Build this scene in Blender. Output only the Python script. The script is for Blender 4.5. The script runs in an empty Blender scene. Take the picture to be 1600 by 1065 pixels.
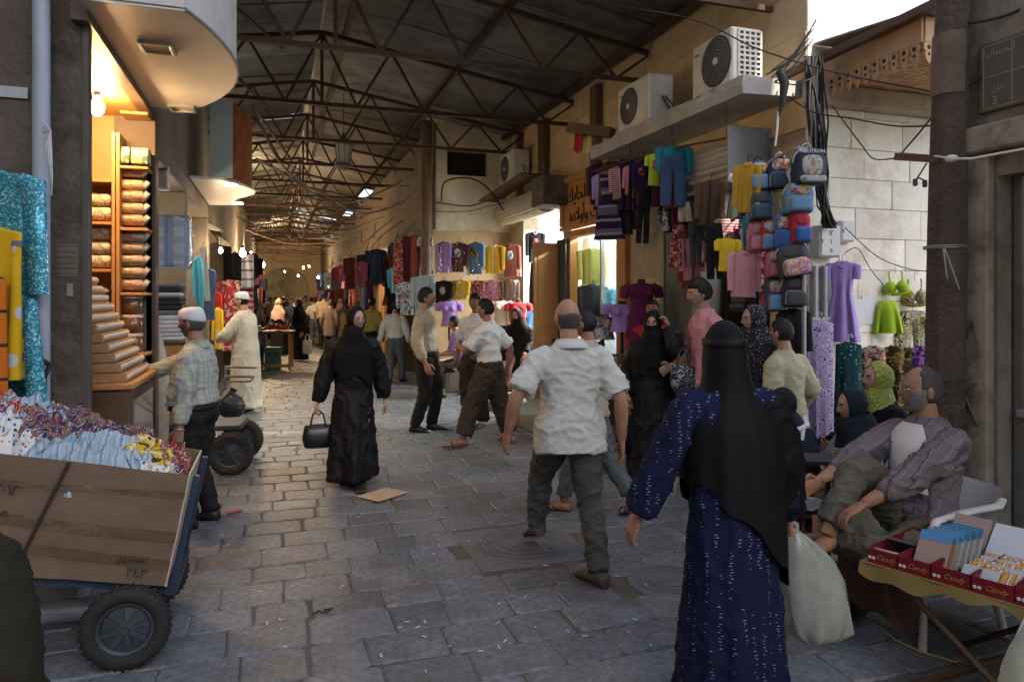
import bpy, bmesh, math, random
from mathutils import Vector, Matrix, Quaternion, noise
V = Vector
R = math.radians
random.seed(7)
SC = bpy.context.scene
COL = SC.collection
PI = math.pi

# ---------------------------------------------------------------- camera, sky, sun, exposure
FPX, CU, CV, HZ = 1111.0, 800.0, 532.5, 465.0          # focal length and horizon in photo pixels
YAW = math.atan2(370.0, FPX)                            # the street runs along +Y, the camera looks to its right
EYE = V((0, 0, 1.65))
cd = bpy.data.cameras.new('camera'); cam = bpy.data.objects.new('camera', cd); COL.objects.link(cam)
cam.location = EYE; cam.rotation_euler = (PI/2, 0, -YAW)
cd.sensor_width = 36; cd.lens = 36*FPX/1600; cd.shift_y = -(CV-HZ)/1600
cd.clip_start = .05; cd.clip_end = 2000
SC.camera = cam
SUN_DIR = V((.22, -1.0, 1.35)).normalized()             # towards the sun: behind the camera, a little right
w = bpy.data.worlds.new('World'); SC.world = w; w.use_nodes = True
nt = w.node_tree; sky = nt.nodes.new('ShaderNodeTexSky'); sky.sky_type = 'NISHITA'; sky.sun_disc = False
sky.sun_elevation = math.asin(SUN_DIR.z); sky.sun_rotation = math.atan2(SUN_DIR.x, SUN_DIR.y)
sky.air_density = 1.0; sky.dust_density = 2.8
nt.links.new(sky.outputs[0], nt.nodes['Background'].inputs[0]); nt.nodes['Background'].inputs[1].default_value = .135
sl = bpy.data.lights.new('sun', 'SUN'); sl.energy = 3.2; sl.angle = R(.5); sl.color = (1, .93, .82)
so = bpy.data.objects.new('sun', sl); COL.objects.link(so)
so.rotation_euler = (-SUN_DIR).to_track_quat('-Z', 'Y').to_euler()
vs_ = SC.view_settings; SC.display_settings.display_device = 'sRGB'
vs_.view_transform = 'Standard'; vs_.look = 'None'; vs_.gamma = 1; vs_.use_curve_mapping = False
vs_.exposure = 2.0
SC.cycles.use_denoising = True; SC.cycles.max_bounces = 8; SC.cycles.diffuse_bounces = 4; SC.cycles.transparent_max_bounces = 12
SC.cycles.sample_clamp_indirect = 4; SC.cycles.caustics_reflective = False; SC.cycles.caustics_refractive = False

FW = V((math.sin(YAW), math.cos(YAW), 0)); RT = V((math.cos(YAW), -math.sin(YAW), 0))
def ray(u, v): return FW + RT*((u-CU)/FPX) + V((0, 0, -(v-HZ)/FPX))
def at(u, v, d): return EYE + ray(u, v)*d               # a point at camera depth d
def onx(u, v, x): return at(u, v, x/ray(u, v).x)
def ony(u, v, y): return at(u, v, y/ray(u, v).y)
def onz(u, v, z=0.): return at(u, v, (z-1.65)/ray(u, v).z)
def depth(p): return (V(p)-EYE).dot(FW)
XL, XR, YW, XB, YC, YP, XR2 = -1.0, 4.3, 4.95, 4.0, 3.3, 13.0, 2.7

# ---------------------------------------------------------------- materials
MATS = {}
class NT_:
    def __init__(s, m): s.t = m.node_tree; s.n = s.t.nodes; s.l = s.t.links
    def add(s, typ, ins=None, **kw):
        n = s.n.new(typ)
        for k, v in kw.items(): setattr(n, k, v)
        for k, v in (ins or {}).items():
            if hasattr(v, 'is_output'): s.l.new(v, n.inputs[k])
            else: n.inputs[k].default_value = v
        return n
    def math(s, op, a, b=None, c=None):
        ins = {0: a}
        if b is not None: ins[1] = b
        if c is not None: ins[2] = c
        return s.add('ShaderNodeMath', ins, operation=op).outputs[0]
    def mix(s, f, a, b, mode='MIX'):
        n = s.n.new('ShaderNodeMix'); n.data_type = 'RGBA'; n.blend_type = mode; n.clamp_factor = True
        for k, v in ((0, f), (6, a), (7, b)):
            if hasattr(v, 'is_output'): s.l.new(v, n.inputs[k])
            elif k: n.inputs[k].default_value = (*v, 1) if len(v) == 3 else v
            else: n.inputs[k].default_value = v
        return n.outputs[2]
    def ramp(s, f, cols, const=True):
        n = s.n.new('ShaderNodeValToRGB'); s.l.new(f, n.inputs[0]); r = n.color_ramp
        r.interpolation = 'CONSTANT' if const else 'LINEAR'
        while len(r.elements) < len(cols): r.elements.new(.5)
        for i, c in enumerate(cols):
            r.elements[i].position = i/len(cols) if const else i/max(1, len(cols)-1); r.elements[i].color = (*c, 1)
        return n.outputs[0]
_ON = ['first', 'second', 'third', 'fourth', 'fifth', 'sixth', 'seventh', 'eighth', 'ninth', 'tenth', 'eleventh', 'twelfth', 'thirteenth', 'fourteenth', 'fifteenth', 'sixteenth', 'seventeenth', 'eighteenth', 'nineteenth']
def ordw(n):
    if n < 20: return _ON[n-1]
    t, o = divmod(n, 10); return (['twentieth', 'thirtieth', 'fortieth', 'fiftieth', 'sixtieth'][t-2] if not o else ['twenty', 'thirty', 'forty', 'fifty', 'sixty'][t-2]+'-'+_ON[o-1])
def c3(c): return tuple(c) if not isinstance(c, (int, float)) else (c, c, c)
def M(name, col=.5, rough=.8, var=.15, vs=5, bump=0, bs=60, metal=0, pat=None, cols=(), ps=10, duty=.5, rnd=0,
      emit=0, trans=0, spec=.4, coat=0, stain=0, sc=(.05, .04, .03), ss=1.5, sheen=0, bd=.01, alpha=1, aniso=(1, 1, 1), ridged=False):
    if name in MATS: return MATS[name]
    m = bpy.data.materials.new(name); m.use_nodes = True; MATS[name] = m
    g = NT_(m); b = g.n['Principled BSDF']; col = c3(col)
    tc = g.add('ShaderNodeTexCoord').outputs['Object']
    base = None
    if pat:
        cc = [c3(c) for c in cols] or [c3(.8)]
        sep = g.add('ShaderNodeSeparateXYZ', {0: tc}); X, Y, Z = sep.outputs
        if pat in ('sx', 'sz', 'sy', 'plaid'):
            def band(o, k, d):
                return g.math('LESS_THAN', g.math('FRACT', g.math('ADD', g.math('MULTIPLY', o, k), 50.13)), d)
            if pat == 'plaid':
                base = g.mix(g.math('MULTIPLY', band(X, ps, duty), .75), col, cc[0])
                base = g.mix(g.math('MULTIPLY', band(Z, ps, duty), .55), base, cc[-1])
                base = g.mix(g.math('MULTIPLY', band(X, ps*.5, .12), .6), base, cc[len(cc)//2])
            else:
                o = {'sx': X, 'sy': Y, 'sz': Z}[pat]; base = col
                for i, c in enumerate(cc):
                    base = g.mix(band(g.math('ADD', o, i*.37/ps), ps*(1+.5*i), duty/(1+.6*i)), base, c)
        elif pat in ('dots', 'dashes'):
            mp = g.add('ShaderNodeMapping', {0: tc}); mp.inputs['Scale'].default_value = (1, 1, 1) if pat == 'dots' else (.4, .4, 1.3)
            vo = g.add('ShaderNodeTexVoronoi', {'Vector': mp.outputs[0], 'Scale': ps, 'Randomness': .35 if pat == 'dashes' else .6})
            f = g.math('LESS_THAN', vo.outputs['Distance'], duty)
            dc = cc[0]
            if len(cc) > 1: dc = g.ramp(g.add('ShaderNodeSeparateColor', {0: vo.outputs['Color']}).outputs[0], cc)
            base = g.mix(f, col, dc)
        elif pat == 'floral':
            nz = g.add('ShaderNodeTexNoise', {'Vector': tc, 'Scale': ps*.7, 'Detail': 1.5})
            wv = g.mix(.22, tc, nz.outputs['Color'], 'ADD')
            vo = g.add('ShaderNodeTexVoronoi', {'Vector': wv, 'Scale': ps})
            base = g.ramp(g.add('ShaderNodeSeparateColor', {0: vo.outputs['Color']}).outputs[0], [col]+cc)
            f = g.math('LESS_THAN', vo.outputs['Distance'], .2)
            base = g.mix(g.math('MULTIPLY', f, .8), base, cc[-1])
        elif pat == 'swirl':
            nz = g.add('ShaderNodeTexNoise', {'Vector': tc, 'Scale': ps*.35, 'Detail': 2, 'Distortion': 1.2})
            f = g.math('FRACT', g.math('MULTIPLY', nz.outputs[0], 7))
            base = g.ramp(f, [col]+cc)
        elif pat == 'sequin':
            vo = g.add('ShaderNodeTexVoronoi', {'Vector': tc, 'Scale': ps})
            s1 = g.add('ShaderNodeSeparateColor', {0: vo.outputs['Color']}).outputs[0]
            base = g.mix(g.math('POWER', s1, 4), col, cc[0])
        elif pat == 'wood':
            mp = g.add('ShaderNodeMapping', {0: tc}); mp.inputs['Scale'].default_value = aniso
            nz = g.add('ShaderNodeTexNoise', {'Vector': mp.outputs[0], 'Scale': ps, 'Detail': 5, 'Distortion': .6})
            base = g.mix(nz.outputs[0], col, cc[0])
        elif pat == 'blotch':
            nz = g.add('ShaderNodeTexNoise', {'Vector': tc, 'Scale': ps, 'Detail': 6, 'Roughness': .65})
            base = g.ramp(nz.outputs[0], [col]+cc, False)
    if base is None:
        base = g.add('ShaderNodeRGB').outputs[0]; base.default_value = (*col, 1)
    if var:
        nz = g.add('ShaderNodeTexNoise', {'Vector': tc, 'Scale': vs, 'Detail': 5, 'Roughness': .6})
        f = g.math('MULTIPLY_ADD', nz.outputs[0], 2.6*var, 1-1.3*var)
        base = g.mix(1, base, g.add('ShaderNodeCombineColor', {0: f, 1: f, 2: f}).outputs[0], 'MULTIPLY')
    if rnd:
        oi = g.add('ShaderNodeObjectInfo')
        f = g.math('MULTIPLY_ADD', oi.outputs['Random'], 2*rnd, 1-rnd)
        base = g.mix(1, base, g.add('ShaderNodeCombineColor', {0: f, 1: f, 2: f}).outputs[0], 'MULTIPLY')
    if stain:
        gp = g.add('ShaderNodeNewGeometry').outputs['Position']
        nz = g.add('ShaderNodeTexNoise', {'Vector': gp, 'Scale': ss, 'Detail': 7, 'Roughness': .7})
        f = g.add('ShaderNodeMapRange', {0: nz.outputs[0], 1: .48, 2: .72, 3: 0, 4: stain}).outputs[0]
        base = g.mix(f, base, c3(sc))
    g.l.new(base, b.inputs['Base Color'])
    b.inputs['Roughness'].default_value = rough; b.inputs['Metallic'].default_value = metal
    b.inputs['Specular IOR Level'].default_value = spec; b.inputs['Coat Weight'].default_value = coat
    if sheen: b.inputs['Sheen Weight'].default_value = sheen
    if trans: b.inputs['Transmission Weight'].default_value = trans
    if emit:
        b.inputs['Emission Strength'].default_value = emit; b.inputs['Emission Color'].default_value = (*col, 1)
    if bump:
        nz = g.add('ShaderNodeTexNoise', {'Vector': tc, 'Scale': bs, 'Detail': 6, 'Roughness': .6}) if not ridged else g.add('ShaderNodeTexNoise', {'Vector': tc, 'Scale': bs, 'Detail': 3, 'Roughness': .5, 'Distortion': .4}, noise_type='RIDGED_MULTIFRACTAL')
        bp = g.add('ShaderNodeBump', {'Strength': bump, 'Distance': bd, 'Height': nz.outputs[0]})
        g.l.new(bp.outputs[0], b.inputs['Normal'])
    if alpha < 1: b.inputs['Alpha'].default_value = alpha
    return m
def cloth(name, col, **k):
    k.setdefault('rough', .85); k.setdefault('bump', .3); k.setdefault('bs', 6.5); k.setdefault('bd', .012); k.setdefault('ridged', True); k.setdefault('spec', .2); k.setdefault('sheen', .0)
    return M(name, col, **k)
def film_mat():
    if 'film' in MATS: return MATS['film']
    m = bpy.data.materials.new('clear_film'); m.use_nodes = True; MATS['film'] = m; g = NT_(m)
    nz = g.add('ShaderNodeTexNoise', {'Vector': g.add('ShaderNodeTexCoord').outputs['Object'], 'Scale': 14, 'Detail': 4, 'Distortion': .5})
    bp = g.add('ShaderNodeBump', {'Strength': 1, 'Distance': .03, 'Height': nz.outputs[0]})
    gl = g.add('ShaderNodeBsdfGlossy', {'Roughness': .12, 'Normal': bp.outputs[0]}); tr = g.add('ShaderNodeBsdfTransparent')
    fr = g.add('ShaderNodeFresnel', {'IOR': 1.45, 'Normal': bp.outputs[0]})
    mx = g.add('ShaderNodeMixShader', {0: g.math('MULTIPLY_ADD', fr.outputs[0], .9, .04), 1: tr.outputs[0], 2: gl.outputs[0]})
    g.l.new(mx.outputs[0], g.n['Material Output'].inputs[0]); return m
def glass_mat():
    if 'glass' in MATS: return MATS['glass']
    m = bpy.data.materials.new('window_glass'); m.use_nodes = True; MATS['glass'] = m; g = NT_(m)
    gl = g.add('ShaderNodeBsdfGlossy', {'Roughness': .03}); tr = g.add('ShaderNodeBsdfTransparent', {'Color': (.86, .92, .9, 1)})
    mx = g.add('ShaderNodeMixShader', {0: g.math('MULTIPLY_ADD', g.add('ShaderNodeFresnel', {'IOR': 1.45}).outputs[0], .8, .03), 1: tr.outputs[0], 2: gl.outputs[0]})
    g.l.new(mx.outputs[0], g.n['Material Output'].inputs[0]); return m

# ---------------------------------------------------------------- mesh builder
class MB:
    def __init__(s): s.v = []; s.f = []; s.m = []; s.s = []
    def add(s, vs, fs, mi=0, sm=False):
        o = len(s.v); s.v += [tuple(p) for p in vs]
        for f in fs: s.f.append(tuple(i+o for i in f)); s.m.append(mi); s.s.append(sm)
    def box(s, c, d, b=0, mi=0, rot=None):
        c = V(c); h = V(d)/2; vs = []; fs = []
        sg = [(x, y, z) for x in (-1, 1) for y in (-1, 1) for z in (-1, 1)]
        if not b:
            vs = [V((h.x*x, h.y*y, h.z*z)) for x, y, z in sg]
            fs = [(0, 1, 3, 2), (4, 6, 7, 5), (0, 4, 5, 1), (2, 3, 7, 6), (0, 2, 6, 4), (1, 5, 7, 3)]
        else:
            b = min(b, h.x*.9, h.y*.9, h.z*.9); idx = {}
            for k in sg:
                for a in range(3):
                    p = [k[i]*(h[i]-(0 if i == a else b)) for i in range(3)]; idx[(k, a)] = len(vs); vs.append(V(p))
            for a in range(3):
                o1, o2 = [(1, 2), (2, 0), (0, 1)][a]
                for sgn in (-1, 1):
                    q = []
                    for x, y in ((-1, -1), (1, -1), (1, 1), (-1, 1)):
                        k = [0]*3; k[a] = sgn; k[o1] = x; k[o2] = y; q.append(idx[(tuple(k), a)])
                    fs.append(tuple(q) if sgn > 0 else tuple(q[::-1]))
            for a in range(3):
                o1, o2 = [(1, 2), (2, 0), (0, 1)][a]
                for x in (-1, 1):
                    for y in (-1, 1):
                        k0 = [0]*3; k1 = [0]*3; k0[a] = -1; k1[a] = 1; k0[o1] = k1[o1] = x; k0[o2] = k1[o2] = y
                        k0 = tuple(k0); k1 = tuple(k1); q = (idx[(k0, o1)], idx[(k1, o1)], idx[(k1, o2)], idx[(k0, o2)])
                        fs.append(q if x*y > 0 else q[::-1])
            for k in sg:
                q = (idx[(k, 0)], idx[(k, 1)], idx[(k, 2)]); fs.append(q if k[0]*k[1]*k[2] > 0 else q[::-1])
        if rot is not None: vs = [rot @ p for p in vs]
        s.add([p+c for p in vs], fs, mi); return s
    def bb(s, p0, p1, b=0, mi=0):
        p0 = V(p0); p1 = V(p1); return s.box((p0+p1)/2, [abs(x) for x in (p1-p0)], b, mi)
    def rings(s, rs, mi=0, cap=True, sm=True, closed=True):
        n = len(rs[0]); vs = [p for r in rs for p in r]; fs = []
        for i in range(len(rs)-1):
            for j in range(n if closed else n-1):
                k = (j+1) % n; fs.append((i*n+j, i*n+k, (i+1)*n+k, (i+1)*n+j))
        s.add(vs, fs, mi, sm)
        if cap and closed:
            s.add(rs[0], [tuple(range(n))[::-1]], mi); s.add(rs[-1], [tuple(range(n))], mi)
        return s
    def tube(s, pts, r, n=6, mi=0, cap=True, flat=1., up=None, sm=True):
        pts = [V(p) for p in pts]; rs = r if isinstance(r, (list, tuple)) else [r]*len(pts); out = []
        t0 = (pts[1]-pts[0]).normalized()
        a = V(up) if up is not None else (V((0, 0, 1)) if abs(t0.z) < .9 else V((0, 1, 0)))
        u = (a-t0*a.dot(t0)).normalized()
        for i, p in enumerate(pts):
            t = (pts[min(i+1, len(pts)-1)]-pts[max(i-1, 0)]).normalized()
            u = (u-t*u.dot(t))
            u = u.normalized() if u.length > 1e-6 else V((1, 0, 0))
            w_ = t.cross(u)
            out.append([p+(u*math.cos(2*PI*j/n)*flat+w_*math.sin(2*PI*j/n))*rs[i] for j in range(n)])
        return s.rings(out, mi, cap, sm)
    def cyl(s, a, b, r, n=12, mi=0, sm=True): return s.tube([a, b], r, n, mi, True, sm=sm)
    def bar(s, a, b, w_, h_, mi=0):
        a = V(a); b = V(b); d = b-a; z = d.normalized(); up = V((0, 0, 1)) if abs(z.z) < .95 else V((0, 1, 0))
        x = z.cross(up).normalized(); y = x.cross(z); m = Matrix((x, z, y)).transposed()
        return s.box((a+b)/2, (w_, d.length, h_), 0, mi, m)
    def ell(s, c, r, nu=12, nv=8, mi=0, rot=None):
        c = V(c); rs = []
        for i in range(nv+1):
            t = PI*i/nv; t = max(.02, min(PI-.02, t)); ring = []
            for j in range(nu):
                p = 2*PI*j/nu; q = V((r[0]*math.sin(t)*math.cos(p), r[1]*math.sin(t)*math.sin(p), r[2]*math.cos(t)))
                ring.append(c+(rot @ q if rot is not None else q))
            rs.append(ring)
        return s.rings(rs[::-1], mi, True, True)
    def lathe(s, prof, c=(0, 0, 0), n=16, mi=0, axis='z', sm=True, cap=True):
        c = V(c); rs = []
        for r, h in prof:
            ring = []
            for j in range(n):
                a = 2*PI*j/n; x, y = r*math.cos(a), r*math.sin(a)
                ring.append(c+V({'z': (x, y, h), 'y': (x, -h, y), 'x': (h, x, y)}[axis]))
            rs.append(ring)
        return s.rings(rs, mi, cap, sm)
    def prism(s, poly, h0, h1, plane='xz', mi=0, sm=False):
        f = {'xz': lambda a, b, h: (a, h, b), 'xy': lambda a, b, h: (a, b, h), 'yz': lambda a, b, h: (h, a, b)}[plane]
        n = len(poly); vs = [f(a, b, h0) for a, b in poly]+[f(a, b, h1) for a, b in poly]
        s.add(vs, [tuple(range(n))[::-1], tuple(range(n, 2*n))]+[(i, (i+1) % n, n+(i+1) % n, n+i) for i in range(n)], mi, sm); return s
    def grid(s, fn, nu, nv, mi=0, sm=True):
        vs = [fn(i/nu, j/nv) for j in range(nv+1) for i in range(nu+1)]
        s.add(vs, [(j*(nu+1)+i, j*(nu+1)+i+1, (j+1)*(nu+1)+i+1, (j+1)*(nu+1)+i) for j in range(nv) for i in range(nu)], mi, sm); return s
    def xf(s, mat): s.v = [tuple(mat @ V(p)) for p in s.v]; return s
    def mesh(s, name, mats):
        me = bpy.data.meshes.new(name); me.from_pydata(s.v, [], s.f)
        for m in (mats if isinstance(mats, (list, tuple)) else [mats]): me.materials.append(m)
        me.polygons.foreach_set('material_index', s.m); me.polygons.foreach_set('use_smooth', s.s); me.update(); return me
    def build(s, name, mats, parent=None, loc=None, rot=None):
        return link(name, s.mesh(name, mats), parent, loc, rot)
def link(name, me, parent=None, loc=None, rot=None):
    o = bpy.data.objects.new(name, me); COL.objects.link(o)
    if parent is not None: o.parent = parent
    if loc is not None: o.location = loc
    if rot is not None: o.rotation_euler = (0, 0, rot) if isinstance(rot, (int, float)) else rot
    return o
def tag(o, label=None, cat=None, group=None, kind=None):
    for k, v in (('label', label), ('category', cat), ('group', group), ('kind', kind)):
        if v: o[k] = v
    return o
def thing(name, label, cat, loc=(0, 0, 0), rz=0, group=None):
    return tag(link(name, None, None, loc, rz), label, cat, group)
def struct(name, mb, m, **k): return tag(mb.build(name, m, **k), kind='structure')
_TS = None
def evaluate(mb, mods, name='tmp'):
    """mesh of a builder after modifiers"""
    global _TS
    if _TS is None: _TS = bpy.data.scenes.new('scratch')
    me = mb.mesh(name, []) ; o = bpy.data.objects.new(name, me); _TS.collection.objects.link(o)
    for typ, kw in mods:
        md = o.modifiers.new(typ, typ)
        for k, v in kw.items(): setattr(md, k, v)
    vl = _TS.view_layers[0]; vl.update(); dg = vl.depsgraph
    r = bpy.data.meshes.new_from_object(o.evaluated_get(dg))
    bpy.data.objects.remove(o); bpy.data.meshes.remove(me); return r
def fuse(mb, vox, mats, wr=0, wf=(9, 9, 12), it=4, seed=0, name='tmp'):
    """one continuous skin over overlapping lofts, with cloth creases pressed in"""
    me = evaluate(mb, [('REMESH', dict(mode='VOXEL', voxel_size=vox, use_smooth_shade=True)), ('SMOOTH', dict(factor=.5, iterations=it))], name)
    for m in (mats if isinstance(mats, (list, tuple)) else [mats]): me.materials.append(m)
    if wr:
        import numpy as np
        n = len(me.vertices); co = np.empty(n*3, 'f'); me.vertices.foreach_get('co', co); co = co.reshape(n, 3)
        no = np.empty(n*3, 'f'); me.vertex_normals.foreach_get('vector', no); no = no.reshape(n, 3)
        sd = (seed*3.7, seed*1.3, 5.1); ds = np.empty(n, 'f'); nz = noise.noise
        for i, (x, y, z) in enumerate(co.tolist()):
            k = .25*(x+y)*wf[2]
            q = V((x*wf[0]+sd[0], y*wf[1]+sd[1], z*wf[2]+k+sd[2])); a = nz(q); q2 = V((q.x*1.7+3, q.y*1.7+1, q.z*2.3-k*2+7)); b_ = nz(q2)
            ds[i] = wr*(1.5*(1-min(1, abs(a)*3.))**2+.9*(1-min(1, abs(b_)*3.2))**2+a*.9-.4)
        me.vertices.foreach_set('co', (co+no*ds[:, None]).ravel())
    me.update(); return me
def text(name, body, size, m, parent, loc, rot, ext=.004, align='CENTER', shear=0):
    global _TS
    if _TS is None: _TS = bpy.data.scenes.new('scratch')
    t = bpy.data.curves.new(name, 'FONT'); t.body = body; t.size = size; t.extrude = ext; t.align_x = align; t.align_y = 'CENTER'
    t.resolution_u = 2; t.shear = shear
    o = bpy.data.objects.new(name, t); _TS.collection.objects.link(o)
    vl = _TS.view_layers[0]; vl.update(); me = bpy.data.meshes.new_from_object(o.evaluated_get(vl.depsgraph))
    bpy.data.objects.remove(o); bpy.data.curves.remove(t)
    me.materials.clear(); me.materials.append(m); o = link(name, me, parent, loc); o.rotation_euler = rot; return o
# ================================================================ GROUND
m_dirt = M('joint_dirt', (.1, .086, .068), .9, .5, 14, .9, 50)
m_stone = M('paving_stone', (.135, .15, .172), .44, .85, 22, .8, 55, rnd=.22, spec=.5, stain=.85, sc=(.075, .062, .048), ss=1.4, bd=.015)
m_side = M('sidewalk_concrete', (.22, .2, .17), .75, .25, 5, .5, 30, stain=.6, sc=(.08, .07, .055))
g = MB(); g.box((0, 20, -.2575), (90, 120, .5)); street = struct('street', g, m_dirt)
def stone(bm_, x0, x1, y0, y1, z, rs):
    j = lambda a: rs.uniform(-a, a)
    cs = [(x0+j(.008), y0+j(.008)), (x1+j(.008), y0+j(.008)), (x1+j(.008), y1+j(.008)), (x0+j(.008), y1+j(.008))]
    cx, cy = (x0+x1)/2, (y0+y1)/2; b = .009
    out = []
    for (x, y), (sx, sy) in zip(cs, ((1, 1), (-1, 1), (-1, -1), (1, -1))):  # clip each corner a little
        k = rs.uniform(.012, .03)
        a1, a2 = (x+sx*k, y), (x, y+sy*k)
        out += [a2, a1] if sx*sy > 0 else [a1, a2]
    tz = [z+j(.0035) for _ in out]; n = len(out)
    low = [(x, y, -.02) for x, y in out]; rim = [(x, y, t-.009) for (x, y), t in zip(out, tz)]
    top = [(cx+(x-cx)*(1-2*b/(x1-x0)), cy+(y-cy)*(1-2*b/(y1-y0)), t) for (x, y), t in zip(out, tz)]
    bm_.rings([low, rim, top], 0, False, False); bm_.add(top+[(cx, cy, z+.002+j(.002))], [(i, (i+1) % n, n) for i in range(n)], 0, True)
rs = random.Random(3); todo = []
MAN1, MAN2 = onz(815, 850), onz(1048, 908)
y = 1.9
while y < 24:
    d = .27+rs.uniform(-.03, .035); x = -2.6+rs.uniform(0, .3); yo = rs.uniform(-.02, .02)
    xe = 3.02 if y > 5.2 else 7.5
    while x < xe:
        wd = rs.uniform(.25, .41) if rs.random() > .12 else rs.uniform(.41, .52)
        x1 = min(x+wd, xe)
        if x1-x > .12:
            c = V(((x+x1)/2, y+d/2, 0)); q = c-EYE; dp = q.dot(FW)
            if dp > 1.5 and (c-MAN1).length > .4 and (c-MAN2).length > .24:
                u = 800+FPX*q.dot(RT)/dp; vv = HZ+FPX*1.65/dp
                if -90 < u < 1690 and vv < 1110: todo.append((-(x1-x)*d/dp**3, x, x1, y, y+d))
        x = x1+rs.uniform(.002, .01)
    y += d+rs.uniform(.003, .011)
todo.sort(); rest = MB()
for i, (k, x0, x1, y0, y1) in enumerate(todo):
    z = rs.uniform(-.001, .006)
    if i < 290:
        b = MB(); c = V(((x0+x1)/2, (y0+y1)/2, 0)); stone(b, x0-c.x, x1-c.x, y0-c.y, y1-c.y, z, rs); b.build('paving_stone', m_stone, street, c)
    else: stone(rest, x0, x1, y0, y1, z, rs)
tag(rest.build('far_paving', m_stone, street), kind='stuff')
# manholes
m_iron = M('cast_iron', (.115, .12, .128), .55, .4, 12, .6, 40, metal=.1, stain=.6)
m_cem = M('cement_patch', (.13, .132, .135), .6, .4, 9, .9, 25, stain=.7, sc=(.07, .058, .045), ss=1.2)
def manhole(c, r, label, square):
    t = thing('manhole_cover', label, 'manhole', (c.x, c.y, 0))
    a = MB()
    if square: a.box((0, 0, -.009), (2.35*r, 2.3*r, .026), .008)
    else: a.lathe([(r*1.25, -.02), (r*1.25, .002), (r*1.2, .005), (.01, .005)], n=28)
    a.build('cement_surround', m_cem, t)
    d = MB(); d.lathe([(r, 0), (r, .0075), (r*.95, .0085), (r*.94, .0065), (.01, .0065)], n=40)
    d.build('cover_plate', m_iron, t)
    for k in (.3, .55, .78):
        q = MB(); q.lathe([(r*k-.012, .0066), (r*k-.008, .0095), (r*k+.008, .0095), (r*k+.012, .0066)], n=28, cap=False); q.build('ridge_ring', m_iron, t)
    q = MB()
    for i in range(24):
        a_ = 2*PI*i/24; q.bar((r*.6*math.cos(a_), r*.6*math.sin(a_), .0065), (r*.74*math.cos(a_), r*.74*math.sin(a_), .0065), .014, .006)
    tag(q.build('ridge_spokes', m_iron, t), kind='stuff')
manhole(MAN1, .32, 'large round ridged manhole cover behind the striding man\'s shoes', True)
manhole(MAN2, .2, 'small round manhole cover beside the blue dress', False)
# sidewalk and kerb on the right
g = MB(); g.bb((3.2, 5.25, -.02), (6.5, 12.98, .095)); sidewalk = struct('sidewalk', g, m_side)
m_kerb = M('kerb_stone', (.24, .225, .2), .7, .3, 6, .6, 24, rnd=.2, stain=.5)
y = 5.2
while y < 12.7:
    L = rs.uniform(.6, .95); b = MB(); b.box((0, 0, .035), (.165, L-.014, .14), .015); b.build('kerb_stone', m_kerb, sidewalk, (3.112+rs.uniform(-.006, .006), y+L/2, 0)); y += L
# gutter litter strip
# ================================================================ WALLS
m_tan = M('tan_limestone', (.52, .385, .22), .85, .22, 3, .5, 18, rnd=.13, stain=.5, sc=(.2, .15, .09), ss=1.3)
m_white = M('pale_limestone', (.8, .75, .64), .85, .2, 5, .6, 22, rnd=.09, stain=.65, sc=(.45, .32, .18), ss=2.6)
m_mortar = M('mortar', (.4, .33, .24), .95, .3, 8, .4, 40)
m_plaster = M('dirty_plaster', (.64, .56, .43), .9, .25, 2, .5, 9, stain=.75, sc=(.13, .1, .07), ss=.8)
m_dark = M('dark_plaster', (.125, .098, .07), .9, .45, 7, .9, 22, stain=.9, sc=(.03, .023, .017), ss=4.5, bd=.03)  # dark brown base with random darker blotches
m_brown = M('brown_wall', (.16, .125, .09), .9, .35, 3, .6, 12, stain=.6, sc=(.06, .045, .03))
m_grey = M('grey_render', (.25, .21, .155), .9, .4, 6, .9, 20, stain=.85, sc=(.1, .072, .045), ss=3.5)
m_black = M('shop_dark', (.03, .026, .022), .9, .2)
m_wood = M('varnished_wood', (.36, .155, .045), .45, .15, 4, .15, 40, pat='wood', cols=[(.52, .25, .075)], ps=5, aniso=(1, 1, .12))
m_woodd = M('dark_wood', (.075, .04, .022), .5, .2, 4, .2, 40, pat='wood', cols=[(.13, .075, .04)], ps=6, aniso=(1, 1, .15))
m_rust = M('rusty_steel', (.075, .042, .026), .75, .4, 9, .3, 60, metal=.3)
m_steel = M('grey_steel', (.32, .33, .33), .45, .2, 6, .1, 60, metal=.6)
def blocks(parent, o, ud, nd, W, z0, z1, ch, bw, m, rs, holes=(), th=.03, mesh_m=None):
    """courses of dressed stone on a wall: o = start corner, ud = direction along, nd = outward normal"""
    ud = V(ud); nd = V(nd); z = z0; odd = 0
    rot = Matrix((ud, nd, V((0, 0, 1)))).transposed()
    while z < z1-.05:
        h = min(ch*rs.uniform(.96, 1.04), z1-z); x = -(bw*.5 if odd else 0); odd ^= 1
        while x < W:
            L = bw*rs.uniform(.75, 1.3); a, b_ = max(x, 0), min(x+L, W)
            if b_-a > .06 and not any(a < hb-.02 and b_ > ha+.02 and z < hz1-.02 and z+h > hz0+.02 for ha, hb, hz0, hz1 in holes):
                q = MB(); q.box((0, 0, 0), (b_-a-.004, th, h-.004), .004)
                ob = q.build('stone_block', m, parent, V((o[0], o[1], 0))+ud*((a+b_)/2)+nd*(th/2+rs.uniform(-.004, .004))+V((0, 0, z+h/2)))
                ob.rotation_euler = rot.to_euler()
            x += L
        z += h
rs = random.Random(11)
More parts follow.
